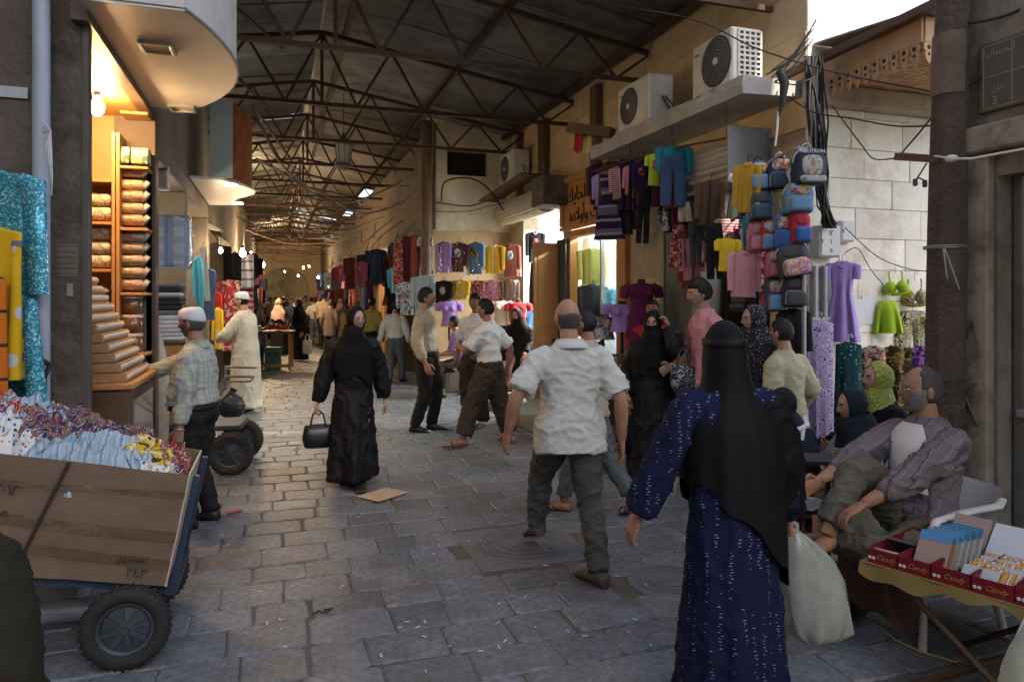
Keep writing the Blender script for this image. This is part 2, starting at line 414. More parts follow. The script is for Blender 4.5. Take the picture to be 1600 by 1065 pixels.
# --- right-hand corner building: wall along the street (x = XR) and white wall up the alley (y = YW)
rb = thing('corner_building', 'tan stone corner building with the concrete ledge and wall air conditioners', 'building', (0, 0, 0))
g = MB()
g.bb((XR+.02, YW+.02, 0), (XR+.3, 5.46, 3.1)); g.bb((XR+.02, 7.3, 0), (XR+.3, 8.19, 3.1)); g.bb((XR+.02, 10.1, 0), (XR+.3, 10.42, 3.1))
g.bb((XR+.02, 12.3, 0), (XR+.3, 13.0, 3.1)); g.bb((XR+.02, YW+.02, 3.1), (XR+.3, 13, 5.1)); g.bb((XR+.02, YW+.02, 5.1), (XR+.3, 9, 7.4))
g.bb((XR+.3, YW+.02, 0), (9, YW+.35, 7.4)); g.bb((7.6, YW+.35, 0), (7.8, 13, 5)); g.bb((XR+.3, 13.02, 0), (7.8, 13.2, 5)); g.bb((XR+.3, 5, 5.0), (7.8, 13.2, 5.1))
g.build('wall', m_mortar, rb)
H_ = [(5.46-YW, 7.3-YW, 0, 3.1), (8.19-YW, 10.1-YW, 0, 3.45), (10.42-YW, 12.3-YW, 0, 3.3)]
blocks(rb, (XR+.02, YW), (0, 1, 0), (-1, 0, 0), 8.03, .1, 3.1, .36, .62, m_tan, rs, H_)
blocks(rb, (XR+.02, YW), (0, 1, 0), (-1, 0, 0), 8.03, 3.1, 5.05, .40, .85, m_tan, rs, [(0, 0, 0, 0)]+H_[1:])
blocks(rb, (XR+.02, YW), (0, 1, 0), (-1, 0, 0), 3.2, 5.05, 6.3, .42, .85, m_tan, rs)
blocks(rb, (XR-.005, YW+.02), (1, 0, 0), (0, -1, 0), 3.2, 0, 3.28, .265, .62, m_white, rs)
blocks(rb, (XR-.005, YW+.02), (1, 0, 0), (0, -1, 0), 3.2, 3.66, 6.2, .3, .7, m_white, rs)
q = MB(); q.bb((XR-.05, YW-.13, 3.28), (7.4, YW+.02, 3.46), .02); q.build('stone_ledge', M('ledge_stone', (.36, .31, .25), .9, .3, 5, .7, 16, stain=.7, sc=(.14, .1, .07)), rb)
# shop boxes behind the openings
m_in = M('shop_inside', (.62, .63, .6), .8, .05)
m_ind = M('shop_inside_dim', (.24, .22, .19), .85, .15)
def recess(y0, y1, z1, dep, mi, parent, x=XR, sx=1):
    q = MB(); xb = x+sx*dep
    q.bb((x+sx*.3, y0, -.01), (xb, y0-.04, z1)); q.bb((x+sx*.3, y1, -.01), (xb, y1+.04, z1))
    q.bb((xb, y0, -.01), (xb+sx*.05, y1, z1)); q.bb((x+sx*.3, y0, z1), (xb, y1, z1+.05)); q.bb((x+sx*.3, y0, .09), (xb, y1, .1))
    return q.build('shop_interior', mi, parent)
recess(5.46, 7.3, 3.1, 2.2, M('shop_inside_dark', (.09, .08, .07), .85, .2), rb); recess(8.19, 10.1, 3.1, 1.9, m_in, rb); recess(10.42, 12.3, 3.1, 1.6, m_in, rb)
# door step blocks (display stones)
# dark upright posts on the upper wall
for yy, wd in ((8.9, .22), (10.9, .3), (12.2, .16)):
    q = MB(); q.bb((XR-.12, yy, 3.3), (XR-.02, yy+wd, 4.6), .01); q.build('wall_post', m_woodd, rb)
# --- concrete ledge over the first shop
m_conc = M('ledge_concrete', (.36, .345, .32), .85, .25, 4, .7, 18, stain=.55, sc=(.14, .11, .08))
q = MB(); n = 40; A = []
slab = thing('concrete_canopy', 'chipped concrete canopy slab carrying the two air conditioners', 'canopy', (0, 0, 0))
r2 = random.Random(5)
top = [(3.68+r2.uniform(-.012, .02), 5.0+3.0*i/24+0, 3.5+r2.uniform(-.015, .01)) for i in range(25)]
mid = [(3.68+r2.uniform(-.006, .006), p[1], 3.43) for p in top]; bot = [(3.69, p[1], 3.35) for p in top]; bi = [(XR+.01, p[1], 3.37) for p in top]; ti = [(XR+.01, p[1], 3.5) for p in top]
q.rings([bi, bot, mid, top, ti], 0, False, False, closed=False)
for rr in (0, 24): q.add([bi[rr], bot[rr], mid[rr], top[rr], ti[rr]], [(0, 1, 2, 3, 4)])
q.build('slab', m_conc, slab)
# --- plaster building stepping out into the street
pb = thing('plaster_building', 'peeling plaster building front jutting into the street with a barred vent', 'building', (0, 0, 0))
q = MB(); q.bb((XR2, YP, 0), (5.6, YP+.3, 3.95)); q.bb((XR2, YP, 4.42), (5.6, YP+.3, 5.0)); q.bb((XR2, YP, 3.95), (3.05, YP+.3, 4.42)); q.bb((3.85, YP, 3.95), (5.6, YP+.3, 4.42))
q.build('wall', m_plaster, pb)
q = MB(); q.bb((3.05, YP+.2, 3.95), (3.85, YP+.25, 4.42)); q.build('vent_back', m_black, pb)
for i in range(12):
    q = MB(); q.cyl((3.08+i*.067, YP+.08, 3.95), (3.08+i*.067+r2.uniform(-.02, .02), YP+.08, 4.42), .008, 5); q.build('vent_bar', m_rust, pb)
q = MB(); q.bb((XR2+.02, YP-.03, .55), (4.28, YP-.002, 2.9)); q.build('display_board', M('display_board', (.3, .2, .1), .8, .25, 3, .2, 30), pb)
# --- shop rows further down, both sides
m_shut = M('roller_shutter', (.33, .3, .25), .55, .2, 4, .1, 40, metal=.3, stain=.4)
def shop_row(name, label, x, sx, ys, top, ztop, wallm):
    t = thing(name, label, 'building', (0, 0, 0)); a = MB()
    for (y0, y1) in ys:
        if sx > 0 or y0 > 12: pass
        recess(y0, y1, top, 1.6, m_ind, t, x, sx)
        r_ = MB(); r_.tube([(x-sx*.04, y0+.1, top+.08), (x-sx*.04, y1-.1, top+.08)], .15 if sx > 0 else .09, 12); (r_.build('shutter_roll', m_shut, t) if sx > 0 else None)
    prev = ys[0][0]-.3
    for (y0, y1) in ys+[(ys[-1][1]+.5, 0)]:
        q_ = MB(); q_.bb((x, prev, 0), (x+sx*.3, y0, top), .01); q_.build('pier', wallm, t); prev = y1
    a.bb((x, ys[0][0]-.3, top), (x+sx*.3, ys[-1][1]+.5, ztop)); a.build('wall', wallm, t); return t
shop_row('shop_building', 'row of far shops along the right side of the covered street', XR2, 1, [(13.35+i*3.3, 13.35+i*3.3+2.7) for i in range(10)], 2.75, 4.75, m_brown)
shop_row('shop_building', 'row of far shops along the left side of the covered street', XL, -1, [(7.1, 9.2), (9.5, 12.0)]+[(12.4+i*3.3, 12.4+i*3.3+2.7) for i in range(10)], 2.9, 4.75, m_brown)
# end of the street: arched wall
ew = thing('end_arch', 'stone arch closing the far end of the covered street', 'arch', (0, 46, 0)); q = MB()
arc = [(-.9+0, 0), (-.9, 2.2)]+[(.55-1.45*math.cos(PI*i/10), 2.2+1.3*math.sin(PI*i/10)) for i in range(11)]+[(2.0, 2.2), (2.0, 0)]
poly = [(-3.2, 0)]+arc+[(2.9, 0), (2.9, 5.4), (-3.2, 5.4)]
q.prism(poly, 0, .5, 'xz'); q.build('arch_wall', m_tan, ew)
q = MB(); q.bb((-3.2, 3, 0), (2.9, 3.2, 5)); q.bb((-3.2, .5, 4.2), (2.9, 3.2, 4.4)); q.bb((-3.2, .5, 0), (-3.0, 3, 4.2)); q.bb((2.7, .5, 0), (2.9, 3, 4.2)); q.build('back_wall', m_plaster, ew)
# --- left side: wall up the side street with corner pier, first shop
lw = thing('corner_pier_wall', 'dark blotchy plaster wall and corner pier beside the grey pipe', 'wall', (0, 0, 0))
q = MB(); q.bb((-5, 4.6, 0), (XL-.012, 4.7, 5.2)); q.build('wall', m_dark, lw)
q = MB(); q.bb((-5, 4.52, 0), (-1.215, 4.598, 5.2)); q.build('rough_render', M('rough_render', (.13, .1, .08), .95, .4, 3, 1, 10, stain=.6, bd=.04), lw)
q = MB(); q.bb((XL-.035, 4.59, 0), (XL-.008, 4.64, 3.3)); q.build('steel_edge', M('edge_steel', (.1, .085, .075), .6, .3, 8, .2, 50, metal=.4), lw)
q = MB(); q.bb((-1.165, 4.595, 1.77), (-1.06, 4.5995, 1.95)); q.build('paper_notice', M('old_notice', (.17, .135, .095), .9, .3, 9, pat='sz', cols=[(.12, .09, .06)], ps=32, duty=.35), lw)
q = MB(); q.bb((-1.115, 4.595, 1.66), (-1.085, 4.599, 1.73)); q.build('torn_scrap', M('torn_paper', (.26, .24, .21), .9), lw)
q = MB(); q.bb((-1.25, 4.35, -.01), (-.98, 4.6, .16), .02); q.build('pier_base', m_conc, lw)
q = MB(); p0 = ony(-4, 142, 4.5); q.bb((p0.x-.1, 4.5, p0.z-.03), (p0.x+.14, 4.519, p0.z+.03)); q.build('perforated_strip', m_steel, lw)
pp = thing('drain_pipe', 'grey plastic downpipe on the dark wall by the turquoise dress', 'pipe', (-1.205, 4.47, 0))
q = MB(); q.cyl((0, 0, 0), (-.0, 0, 5), .043, 16); q.build('pipe', M('grey_pvc', (.36, .39, .43), .4, .12, 3, stain=.3), pp)
q = MB(); q.cyl((0, 0, .62), (0, 0, .78), .05, 16); q.build('socket_joint', MATS['grey_pvc'], pp)
q = MB(); q.tube([(-.05, -.03, 1.3), (0, -.055, 1.32), (.05, -.03, 1.29), (.03, -.06, 1.22), (.035, -.055, 1.14)], [.012, .02, .014, .012, .006], 6); q.build('tied_rag', m_black, pp)
q = MB()
for k in range(4): q.tube([(.02, -.05, 2.6-k*.03), (.06, -.06, 2.55), (.04+.01*k, -.07, 2.45-.05*k), (.06, -.05, 2.38-.06*k)], .004, 4)
q.build('tied_string', M('string', (.6, .58, .54), .9), pp)
# --- right building by the wooden pole
bb = thing('right_building', 'grey rendered building at the right edge with a weathered door', 'building', (0, 0, 0))
q = MB(); dy0, dy1 = 1.7, 3.04
q.bb((XB, dy1, 0), (XB+.4, YC, 3.6)); q.bb((XB, dy0, 2.36), (XB+.4, dy1, 3.6)); q.bb((XB, -6, 0), (XB+.4, dy0, 3.6)); q.build('wall', m_grey, bb)
q = MB(); q.bb((XB-.06, 3.06, 0), (XB+.002, YC+.02, 2.5), .01); q.bb((XB-.09, -2, 2.5), (XB+.002, YC+.05, 2.66), .015); q.build('pilaster', M('pilaster_render', (.3, .245, .175), .9, .4, 7, 1, 16, stain=.9, sc=(.09, .06, .035), ss=5), bb)
m_door = M('worn_door_paint', (.15, .14, .115), .7, .35, 4, .5, 24, stain=.7, sc=(.07, .045, .025), ss=3)
dr = MB(); dr.bb((XB+.16, dy0, 0), (XB+.22, dy1, 2.45)); dr = dr.build('door', m_door, bb)
for (a, b_) in ((.15, .75), (.82, 1.3), (1.38, 2.3)):
    for (c, e) in ((dy0+.1, dy0+.6), (dy0+.72, dy1-.1)):
        q = MB(); q.bb((XB+.135, c, a), (XB+.16, e, b_), .012); q.build('door_panel', m_door, dr)
q = MB(); q.bb((XB+.1, dy1-.09, 0), (XB+.18, dy1-.01, 2.4), .01); q.bb((XB+.1, dy0+.02, 2.36), (XB+.18, dy1-.01, 2.44), .01); q.build('door_frame', M('frame_steel', (.2, .19, .17), .5, .3, 6, metal=.5), bb)
q = MB(); q.box((XB+.09, dy1-.13, .98), (.04, .16, .05), .008); q.tube([(XB+.06, dy1-.18, .96), (XB+.02, dy1-.2, .9), (XB+.05, dy1-.22, .84)], .01, 6); q.build('padlock_hasp', m_steel, bb)
q = MB()
for cy, cz in ((dy1-.2, 1.78), (dy1-.21, 1.62)): q.lathe([(.05, 0), (.072, .0)], (XB+.128, cy, cz), 14, 0, 'x')
q.build('red_daub', M('red_daub', (.35, .03, .02), .8), bb)
for a, b_ in (((3.22, 1.3), (3.14, 1.52)), ((3.14, 1.52), (3.1, 1.3)), ((3.26, .95), (3.12, 1.15)), ((3.24, 1.15), (3.11, .9))): q = MB(); q.bar((XB-.0605, a[0], a[1]), (XB-.0605, b_[0], b_[1]), .03, .004); q.build('painted_mark', M('mark_paint', (.13, .11, .085), .9, .3, 9), bb)
# behind the camera: an added unseen deck keeps sun off the crossing floor, the open street beyond it in the sun
crf = tag(link('crossing_sun_block', None), kind='structure')
for (p0, p1) in (((-5, -5.7, 9.0), (8.0, -.05, 9.06)), ((-5, -.04, 9.0), (4.9, 2.35, 9.06))):
    q = MB(); q.bb(p0, p1); q.build('sun_block_deck', m_brown, crf)
for nm, lab, p0, p1 in (('house_behind', 'plain house across the open street behind', (-12, -17, 0), (16, -15, 8.0)),
                        ('house_beside', 'plain house on the left of the crossing', (-7.5, -6.0, 0), (-5.2, 5.2, 9.3))):
    q = MB(); q.bb(p0, p1); h_ = tag(q.build(nm, m_white if nm == 'house_behind' else m_grey), lab, 'building')
# ================================================================ ROOF
m_corr = M('corrugated_iron', (.15, .14, .128), .45, .5, 4, .15, 40, metal=.35, rnd=.4, stain=.7, sc=(.06, .036, .024), ss=1.6)
RX, RZ, EZ, EXR, EXL = .6, 5.36, 4.72, 4.45, -3.3
roof = tag(link('roof', None), kind='structure')
def sheet_mesh(L):
    q = MB(); n = 54; out = []
    for e in (0, 1): out.append([(e*L, (i/n-.5)*1.04, .017*math.sin(i/n*2*PI*10.8)) for i in range(n+1)])
    q.rings(out, 0, False, True, closed=False); return q.mesh('roof_sheet', m_corr)
LR = math.hypot(EXR-RX, RZ-EZ)/2; LL = math.hypot(EXL-RX, RZ-EZ)/2
mr, ml = sheet_mesh(LR+.1), sheet_mesh(LL+.1)
rs = random.Random(21); ay = math.atan2(RZ-EZ, EXR-RX); ayl = math.atan2(RZ-EZ, RX-EXL)
for i in range(41):
    yy = 5.75+i
    for side in (1, -1):
        for k in (0, 1):
            if side < 0 and k == 0 and i in (9,): continue
            if side > 0 and k == 1 and i in (17, 18, 24): continue
            if i > 22 and rs.random() < .05: continue
            if side < 0 and k == 1 and i in (15, 22): continue
            L = LR if side > 0 else LL; an = ay if side > 0 else -ayl
            s0 = k*L+.02; x = RX+side*(s0*math.cos(ay if side > 0 else ayl)); z = RZ-s0*math.sin(ay if side > 0 else ayl)+(.02 if k == 0 else -.004)+rs.uniform(0, .012)
            o = link('roof_sheet', mr if side > 0 else ml, roof, (x, yy+rs.uniform(-.01, .01), z))
            o.rotation_euler = (rs.uniform(-.006, .006), an+rs.uniform(-.004, .01), 0) if side > 0 else (0, -an*-1+PI if False else 0, 0)
            if side < 0:
                o.rotation_euler = (0, -ayl, PI) if False else (rs.uniform(-.006, .006), ayl+rs.uniform(-.004, .01), PI)
# half-shifted sheet by the gap: a sliver of daylight stays open
o = link('roof_sheet', ml, roof, (RX-.02, 5.75+9-.22, RZ+.05)); o.rotation_euler = (0, ayl+.03, PI)
g = MB(); g.bb((RX-.16, 5.2, RZ+.035), (RX+.16, 46, RZ+.05)); g.build('ridge_cap', m_corr, roof)
for f in (.08, .5, .92):
    for side, ex in ((1, EXR), (-1, EXL)):
        if f == .08 and side < 0: continue
        q = MB(); x = RX+(ex-RX)*f; z = RZ+(EZ-RZ)*f-.07; q.bar((x, 5.2, z), (x, 46, z), .06, .07); q.build('purlin', m_rust, roof)
def truss(yy, detail):
    t = thing('roof_truss', '', 'roof truss', (0, yy, 0)); zb = 4.27
    z = lambda x: RZ-.13-(abs(x-RX)*math.tan(ay if x > RX else ayl))
    def br(a, b_, r, nm): q_ = MB(); q_.bar((a[0], 0, a[1]), (b_[0], 0, b_[1]), r, r); q_.build(nm, m_rust, t)
    xe, xs = EXR-.12, EXL+.1
    br((xs, zb), (xe, zb), .05, 'bottom_chord'); br((RX, z(RX)), (xe, z(xe)), .055, 'top_chord'); br((xs, z(xs)), (RX, z(RX)), .055, 'top_chord')
    br((RX, zb), (RX, z(RX)), .04, 'king_post')
    for side, e in ((1, xe), (-1, xs)):
        n_ = 4
        for i in range(n_):
            xa = RX+(e-RX)*i/n_; xm = RX+(e-RX)*(i+.5)/n_; xb = RX+(e-RX)*(i+1)/n_
            br((xa, z(xa)), (xm, zb), .032, 'strut'); br((xm, zb), (xb, z(xb)), .032, 'strut')
    return t
names = ['nearest', 'second', 'third', 'fourth', 'fifth', 'sixth', 'seventh', 'eighth', 'ninth', 'tenth', 'eleventh', 'twelfth', 'thirteenth', 'fourteenth', 'fifteenth', 'sixteenth', 'seventeenth', 'eighteenth']
for i in range(18):
    tag(truss(5.4+2.27*i, i < 7), 'rusty zigzag steel roof truss, %s from the front' % names[i], None, 'roof trusses')
# ================================================================ PEOPLE: one skeleton, clothes lofted over it
SKINS = {'a': (.36, .19, .115), 'b': (.3, .155, .09), 'c': (.42, .245, .165)}
def skin(k): return M('skin_'+k, SKINS[k], .48, .3, 16, .3, 70, spec=.4, stain=.35, sc=(.2, .075, .05), ss=14)
m_lip = M('lip', (.26, .1, .075), .5, .05); m_eye = M('eye_white', (.62, .6, .56), .3, 0); m_iris = M('iris', (.02, .012, .008), .2, 0)
m_hairb = M('black_hair', (.012, .01, .009), .55, .3, 40, .6, 120, spec=.3); m_hairg = M('grey_hair', (.062, .054, .048), .7, .35, 60, .7, 140)
m_shoe = M('dark_leather', (.022, .017, .014), .38, .2, 9, .2, 50); m_shoeb = M('dusty_leather', (.075, .058, .044), .6, .2, 9, .3, 50)
m_blk = cloth('black_cloth', (.005, .005, .006), bump=.6, bs=5, rough=.7, spec=.16); m_blk2 = cloth('black_crepe', (.007, .007, .008), bump=.6, bs=5, rough=.6, spec=.22)
def ik(a, b, l1, l2, pole):
    d = b-a; L = max(min(d.length, (l1+l2)*.998), abs(l1-l2)*1.02+1e-4); dn = d.normalized()
    x = (l1*l1-l2*l2+L*L)/(2*L); h = math.sqrt(max(l1*l1-x*x, 0)); p = V(pole); p = p-dn*p.dot(dn)
    p = p.normalized() if p.length > 1e-5 else V((1, 0, 0))
    return a+dn*x+p*h, a+dn*L
def ering(c, ax, ay_, rx, ry, n=20, e=2.3, fn=None):
    out = []
    for j in range(n):
        a = 2*PI*j/n; ca, sa = math.cos(a), math.sin(a); k = 1 if fn is None else fn(a)
        x = math.copysign(abs(ca)**(2/e), ca)*rx*k; y = math.copysign(abs(sa)**(2/e), sa)*ry*k
        out.append(V(c)+V(ax)*x+V(ay_)*y)
    return out
def limb(mb, pts, rad, n=12, sub=4):
    """smooth tapered tube through joints; pts/rad lists"""
    P = []; Rr = []
    for i in range(len(pts)-1):
        p0 = pts[max(i-1, 0)]; p1, p2 = pts[i], pts[i+1]; p3 = pts[min(i+2, len(pts)-1)]
        for k in range(sub):
            t = k/sub
            P.append(.5*((2*p1)+(p2-p0)*t+(2*p0-5*p1+4*p2-p3)*t*t+(3*p1-p0-3*p2+p3)*t**3)*1.0 if False else p1.lerp(p2, t)); Rr.append(rad[i]+(rad[i+1]-rad[i])*t)
    P.append(pts[-1]); Rr.append(rad[-1])
    for _ in range(2):
        P = [P[0]]+[(P[i-1]+P[i]*2+P[i+1])/4 for i in range(1, len(P)-1)]+[P[-1]]
    mb.tube(P, Rr, n); return mb
class Skel: pass
def skel(H, p):
    s = Skel(); s.H = H; f = lambda t: V(t)*H; s.p = p
    s.P = f(p.get('pelvis', (0, 0, .525)))
    s.Rt = Matrix.Rotation(R(-p.get('twist', 0)), 3, 'Z') @ Matrix.Rotation(R(-p.get('side', 0)), 3, 'Y') @ Matrix.Rotation(R(-p.get('lean', 2)), 3, 'X')
    s.N = s.P+s.Rt @ f((0, -.006, .298)); hy, hp = p.get('head', (0, 0)); hr = p.get('tilt', 0)
    s.Rh = s.Rt @ Matrix.Rotation(R(p.get('lean', 2)*.8), 3, 'X') @ Matrix.Rotation(R(-hy), 3, 'Z') @ Matrix.Rotation(R(-hp), 3, 'X') @ Matrix.Rotation(R(hr), 3, 'Y')
    s.Hc = s.N+s.Rh @ f((0, .022, .093))
    s.sw = p.get('sw', .1)
    s.S = [s.P+s.Rt @ f((k*s.sw, -.004, .252)) for k in (-1, 1)]
    s.hip = [s.P+f((k*.05, 0, -.015)) for k in (-1, 1)]
    A, B = .172*H, .15*H; s.E, s.W = [], []
    for i, (k, key, ek) in enumerate(((-1, 'hl', 'el'), (1, 'hr', 'er'))):
        tgt = f(p.get(key, (k*.155, .03, .48))); e, w_ = ik(s.S[i], tgt, A, B, p.get(ek, (k*.5, -1, -.1))); s.E.append(e); s.W.append(w_)
    C, D = .245*H, .235*H; s.K, s.A = [], []
    for i, (k, key, kk) in enumerate(((-1, 'fl', 'kl'), (1, 'fr', 'kr'))):
        tgt = f(p.get(key, (k*.055, 0, .042))); e, a = ik(s.hip[i], tgt, C, D, p.get(kk, (k*.1, 1, 0))); s.K.append(e); s.A.append(a)
    return s
def head_pt(d, H, off=0):
    """point of the head surface (local: x right, y forward, z up) in direction d"""
    k = H/1.7; x, y, z = d
    rx, ry, rz = .074, .094, .116
    px, py, pz = x*rx, y*ry, z*rz
    if z < 0:
        t = min(1, -z)
        px *= 1-.30*t**1.3
        if y > 0: py *= 1-.10*t
        else: py *= 1-.3*t**.9
    fr = max(0, y)
    g = lambda cx, cz, sx, sz: math.exp(-((x-cx)/sx)**2-((z-cz)/sz)**2)*(1 if y > 0 else 0)
    py += .024*g(0, -.2, .13, .12)+.015*g(0, -.02, .1, .16)+.006*g(0, .17, .45, .09)-.010*g(-.36, .03, .17, .1)-.010*g(.36, .03, .17, .1)
    py += .006*g(0, -.47, .26, .07)-.004*g(0, -.58, .25, .04)+.013*g(0, -.82, .3, .16)
    px += math.copysign(1, x)*.004*(math.exp(-((abs(x)-.75)/.2)**2-((z+.12)/.16)**2) if y > 0 else 0)
    q = V((px, py, pz))
    if off: q += V((x, y, z)).normalized()*off
    return q*k
def sph_dirs(nu, nv):
    for i in range(nv+1):
        t = PI*i/nv; t = max(.015, min(PI-.015, t))
        yield [V((math.sin(t)*math.sin(2*PI*j/nu), math.sin(t)*math.cos(2*PI*j/nu), math.cos(t))) for j in range(nu)]
def add_head(mb, s, nu=36, nv=28, bare=True):
    k = s.H/1.7; T = lambda q: s.Hc+s.Rh @ q
    mb.rings([[T(head_pt(d, s.H)) for d in r] for r in sph_dirs(nu, nv)], 0, True, True)
    for sx in (-1, 1):
        if bare:
            mb.ell(T(V((sx*.077, -.008, -.008))*k), (.011*k, .02*k, .032*k), 8, 6, 0, s.Rh)
        e = V((sx*.03, .079, .006))*k
        mb.ell(T(e), (.0125*k, .007*k, .0052*k), 8, 6, 2, s.Rh); mb.ell(T(e+V((0, .0055, 0))*k), (.0062*k, .004*k, .0062*k), 8, 6, 3, s.Rh)
        br = [T(V((sx*x, y, z))*k) for x, y, z in ((.012, .0945, .024), (.03, .0925, .03), (.05, .08, .024))]; mb.tube(br, [.0035*k, .0045*k, .002*k], 6, 4)
    mo = [T(V((x, y, -.062))*k) for x, y in ((-.024, .08), (-.01, .0895), (0, .0905), (.01, .0895), (.024, .08))]
    mb.tube(mo, [.002*k, .0055*k, .0055*k, .0055*k, .002*k], 6, 1)
def add_hand(mb, s, i, curl=.5, n=6, spread=.25, point=None, palm=None):
    """palm and five fingers from wrist i; curl 0..1"""
    k = s.H/1.7; w_ = s.W[i]; fd = (V(point) if point is not None else (w_-s.E[i])).normalized()
    sd = -1 if i == 0 else 1                                    # thumb points forward, palm faces the body
    up = V(palm) if palm is not None else V((-sd, .15, 0)); up = (up-fd*up.dot(fd)).normalized()    # palm normal
    th = up.cross(fd)*(-sd); th = th.normalized()
    th = th if (palm is not None or th.y >= 0) else -th        # thumb side
    r = []
    for t, a, b in ((-.02, .026, .019), (.0, .027, .019), (.03, .038, .016), (.07, .042, .0145), (.092, .040, .011)):
        r.append(ering(w_+fd*t*k, th, up, a*k, b*k, 12, 2.4))
    mb.rings(r, 0)
    for j, (o, L) in enumerate(((.03, .072), (.0105, .08), (-.0105, .075), (-.029, .058))):
        p = w_+fd*.085*k+th*o*k; d = (fd+th*o*spread*8*.12).normalized(); pts = [p]; a = 0
        for seg in (.45, .32, .26):
            a += curl*R(52)*(1.1 if seg < .45 else .75); dd = d*math.cos(a)+up*math.sin(a); p = p+dd*L*k*seg*1.0; pts.append(p)
        mb.tube(pts, [.0098*k, .0092*k, .0082*k, .006*k], n, 0)
    p = w_+fd*.02*k+th*.026*k; q = p+(fd*.6+th*.75+up*.25).normalized()*.042*k; q2 = q+(fd*.9+th*.25+up*.4).normalized()*.034*k; q3 = q2+(fd*.95+up*.45).normalized()*.024*k
    mb.tube([p, q, q2, q3], [.0135*k, .012*k, .0105*k, .007*k], n, 0)
def body_mesh(s, near, sk, bare_head=True, curl=(.45, .45), pt=(None, None), pn=(None, None), barefoot=False):
    H = s.H; b = MB(); fx, fz = V((1, 0, 0)), None
    ax, ay_, az = s.Rt @ V((1, 0, 0)), s.Rt @ V((0, 1, 0)), s.Rt @ V((0, 0, 1))
    b.rings([ering(s.P+az*t*H, ax, ay_, rx*H, ry*H, 18) for t, rx, ry in ((-.05, .07, .055), (0, .085, .06), (.09, .074, .055), (.2, .088, .06), (.26, .085, .05), (.285, .05, .042), (.3, .036, .04))])
    limb(b, [s.N-az*.015*H, s.Hc+s.Rh @ V((0, -.006, -.03))*H/1.0], [.036*H, .031*H], 14)
    for i in (0, 1):
        limb(b, [s.S[i], s.S[i].lerp(s.E[i], .5), s.E[i], s.E[i].lerp(s.W[i], .3), s.W[i]], [.034*H, .031*H, .025*H, .026*H, .0165*H], 12)
        limb(b, [s.hip[i], s.hip[i].lerp(s.K[i], .5), s.K[i], s.K[i].lerp(s.A[i], .35), s.A[i]], [.052*H, .046*H, .032*H, .034*H, .022*H], 12)
    me = evaluate(b, [('REMESH', dict(mode='VOXEL', voxel_size=.011 if near else .02, use_smooth_shade=True)), ('SMOOTH', dict(factor=.5, iterations=3))])
    o = MB(); o.v = [tuple(v.co) for v in me.vertices]; o.f = [tuple(p.vertices) for p in me.polygons]; o.m = [0]*len(o.f); o.s = [True]*len(o.f)
    bpy.data.meshes.remove(me)
    add_head(o, s, 40 if near else 28, 32 if near else 22, bare_head)
    for i in (0, 1): add_hand(o, s, i, curl[i], 7 if near else 5, point=pt[i], palm=pn[i])
    if barefoot:
        for i in (0, 1): foot(o, s, i, 0, True)
    return o
def foot(mb, s, i, mi=0, bare=False, infl=0):
    H = s.H; a = s.A[i]; p = s.p; yaw, pit = p.get(('tl', 'tr')[i], ((-6, 0), (6, 0))[i])
    fw = Matrix.Rotation(R(-yaw), 3, 'Z') @ Matrix.Rotation(R(pit), 3, 'X') @ V((0, 1, 0)); rt = Matrix.Rotation(R(-yaw), 3, 'Z') @ V((1, 0, 0)); up = rt.cross(fw)
    L = .152*H; rs_ = []; g = .04*H
    for t, wd, ht in ((-.24, .012, .02), (-.2, .021, .034), (-.05, .024, .044), (.15, .023, .036), (.4, .026, .024), (.62, .028, .017), (.72, .022, .012), (.765, .01, .008)):
        ht = ht*(1+infl*.3)
        rs_.append(ering(a+fw*t*L-up*(g-ht*.5*H*1.0), rt, up, (wd+infl*.004)*H, ht*.5*H, 12, 2.6))
    mb.rings(rs_, mi)
    if bare:
        for j, (o, l) in enumerate(((-.016, .022), (-.007, .02), (.002, .018), (.01, .016), (.018, .013))):
            k = -1 if i == 0 else 1; c = a+fw*.74*L-up*(g-.007*H)+rt*o*H*k*.9; mb.tube([c-fw*.01*H, c+fw*l*H*.7], [.007*H, .005*H], 6, mi)
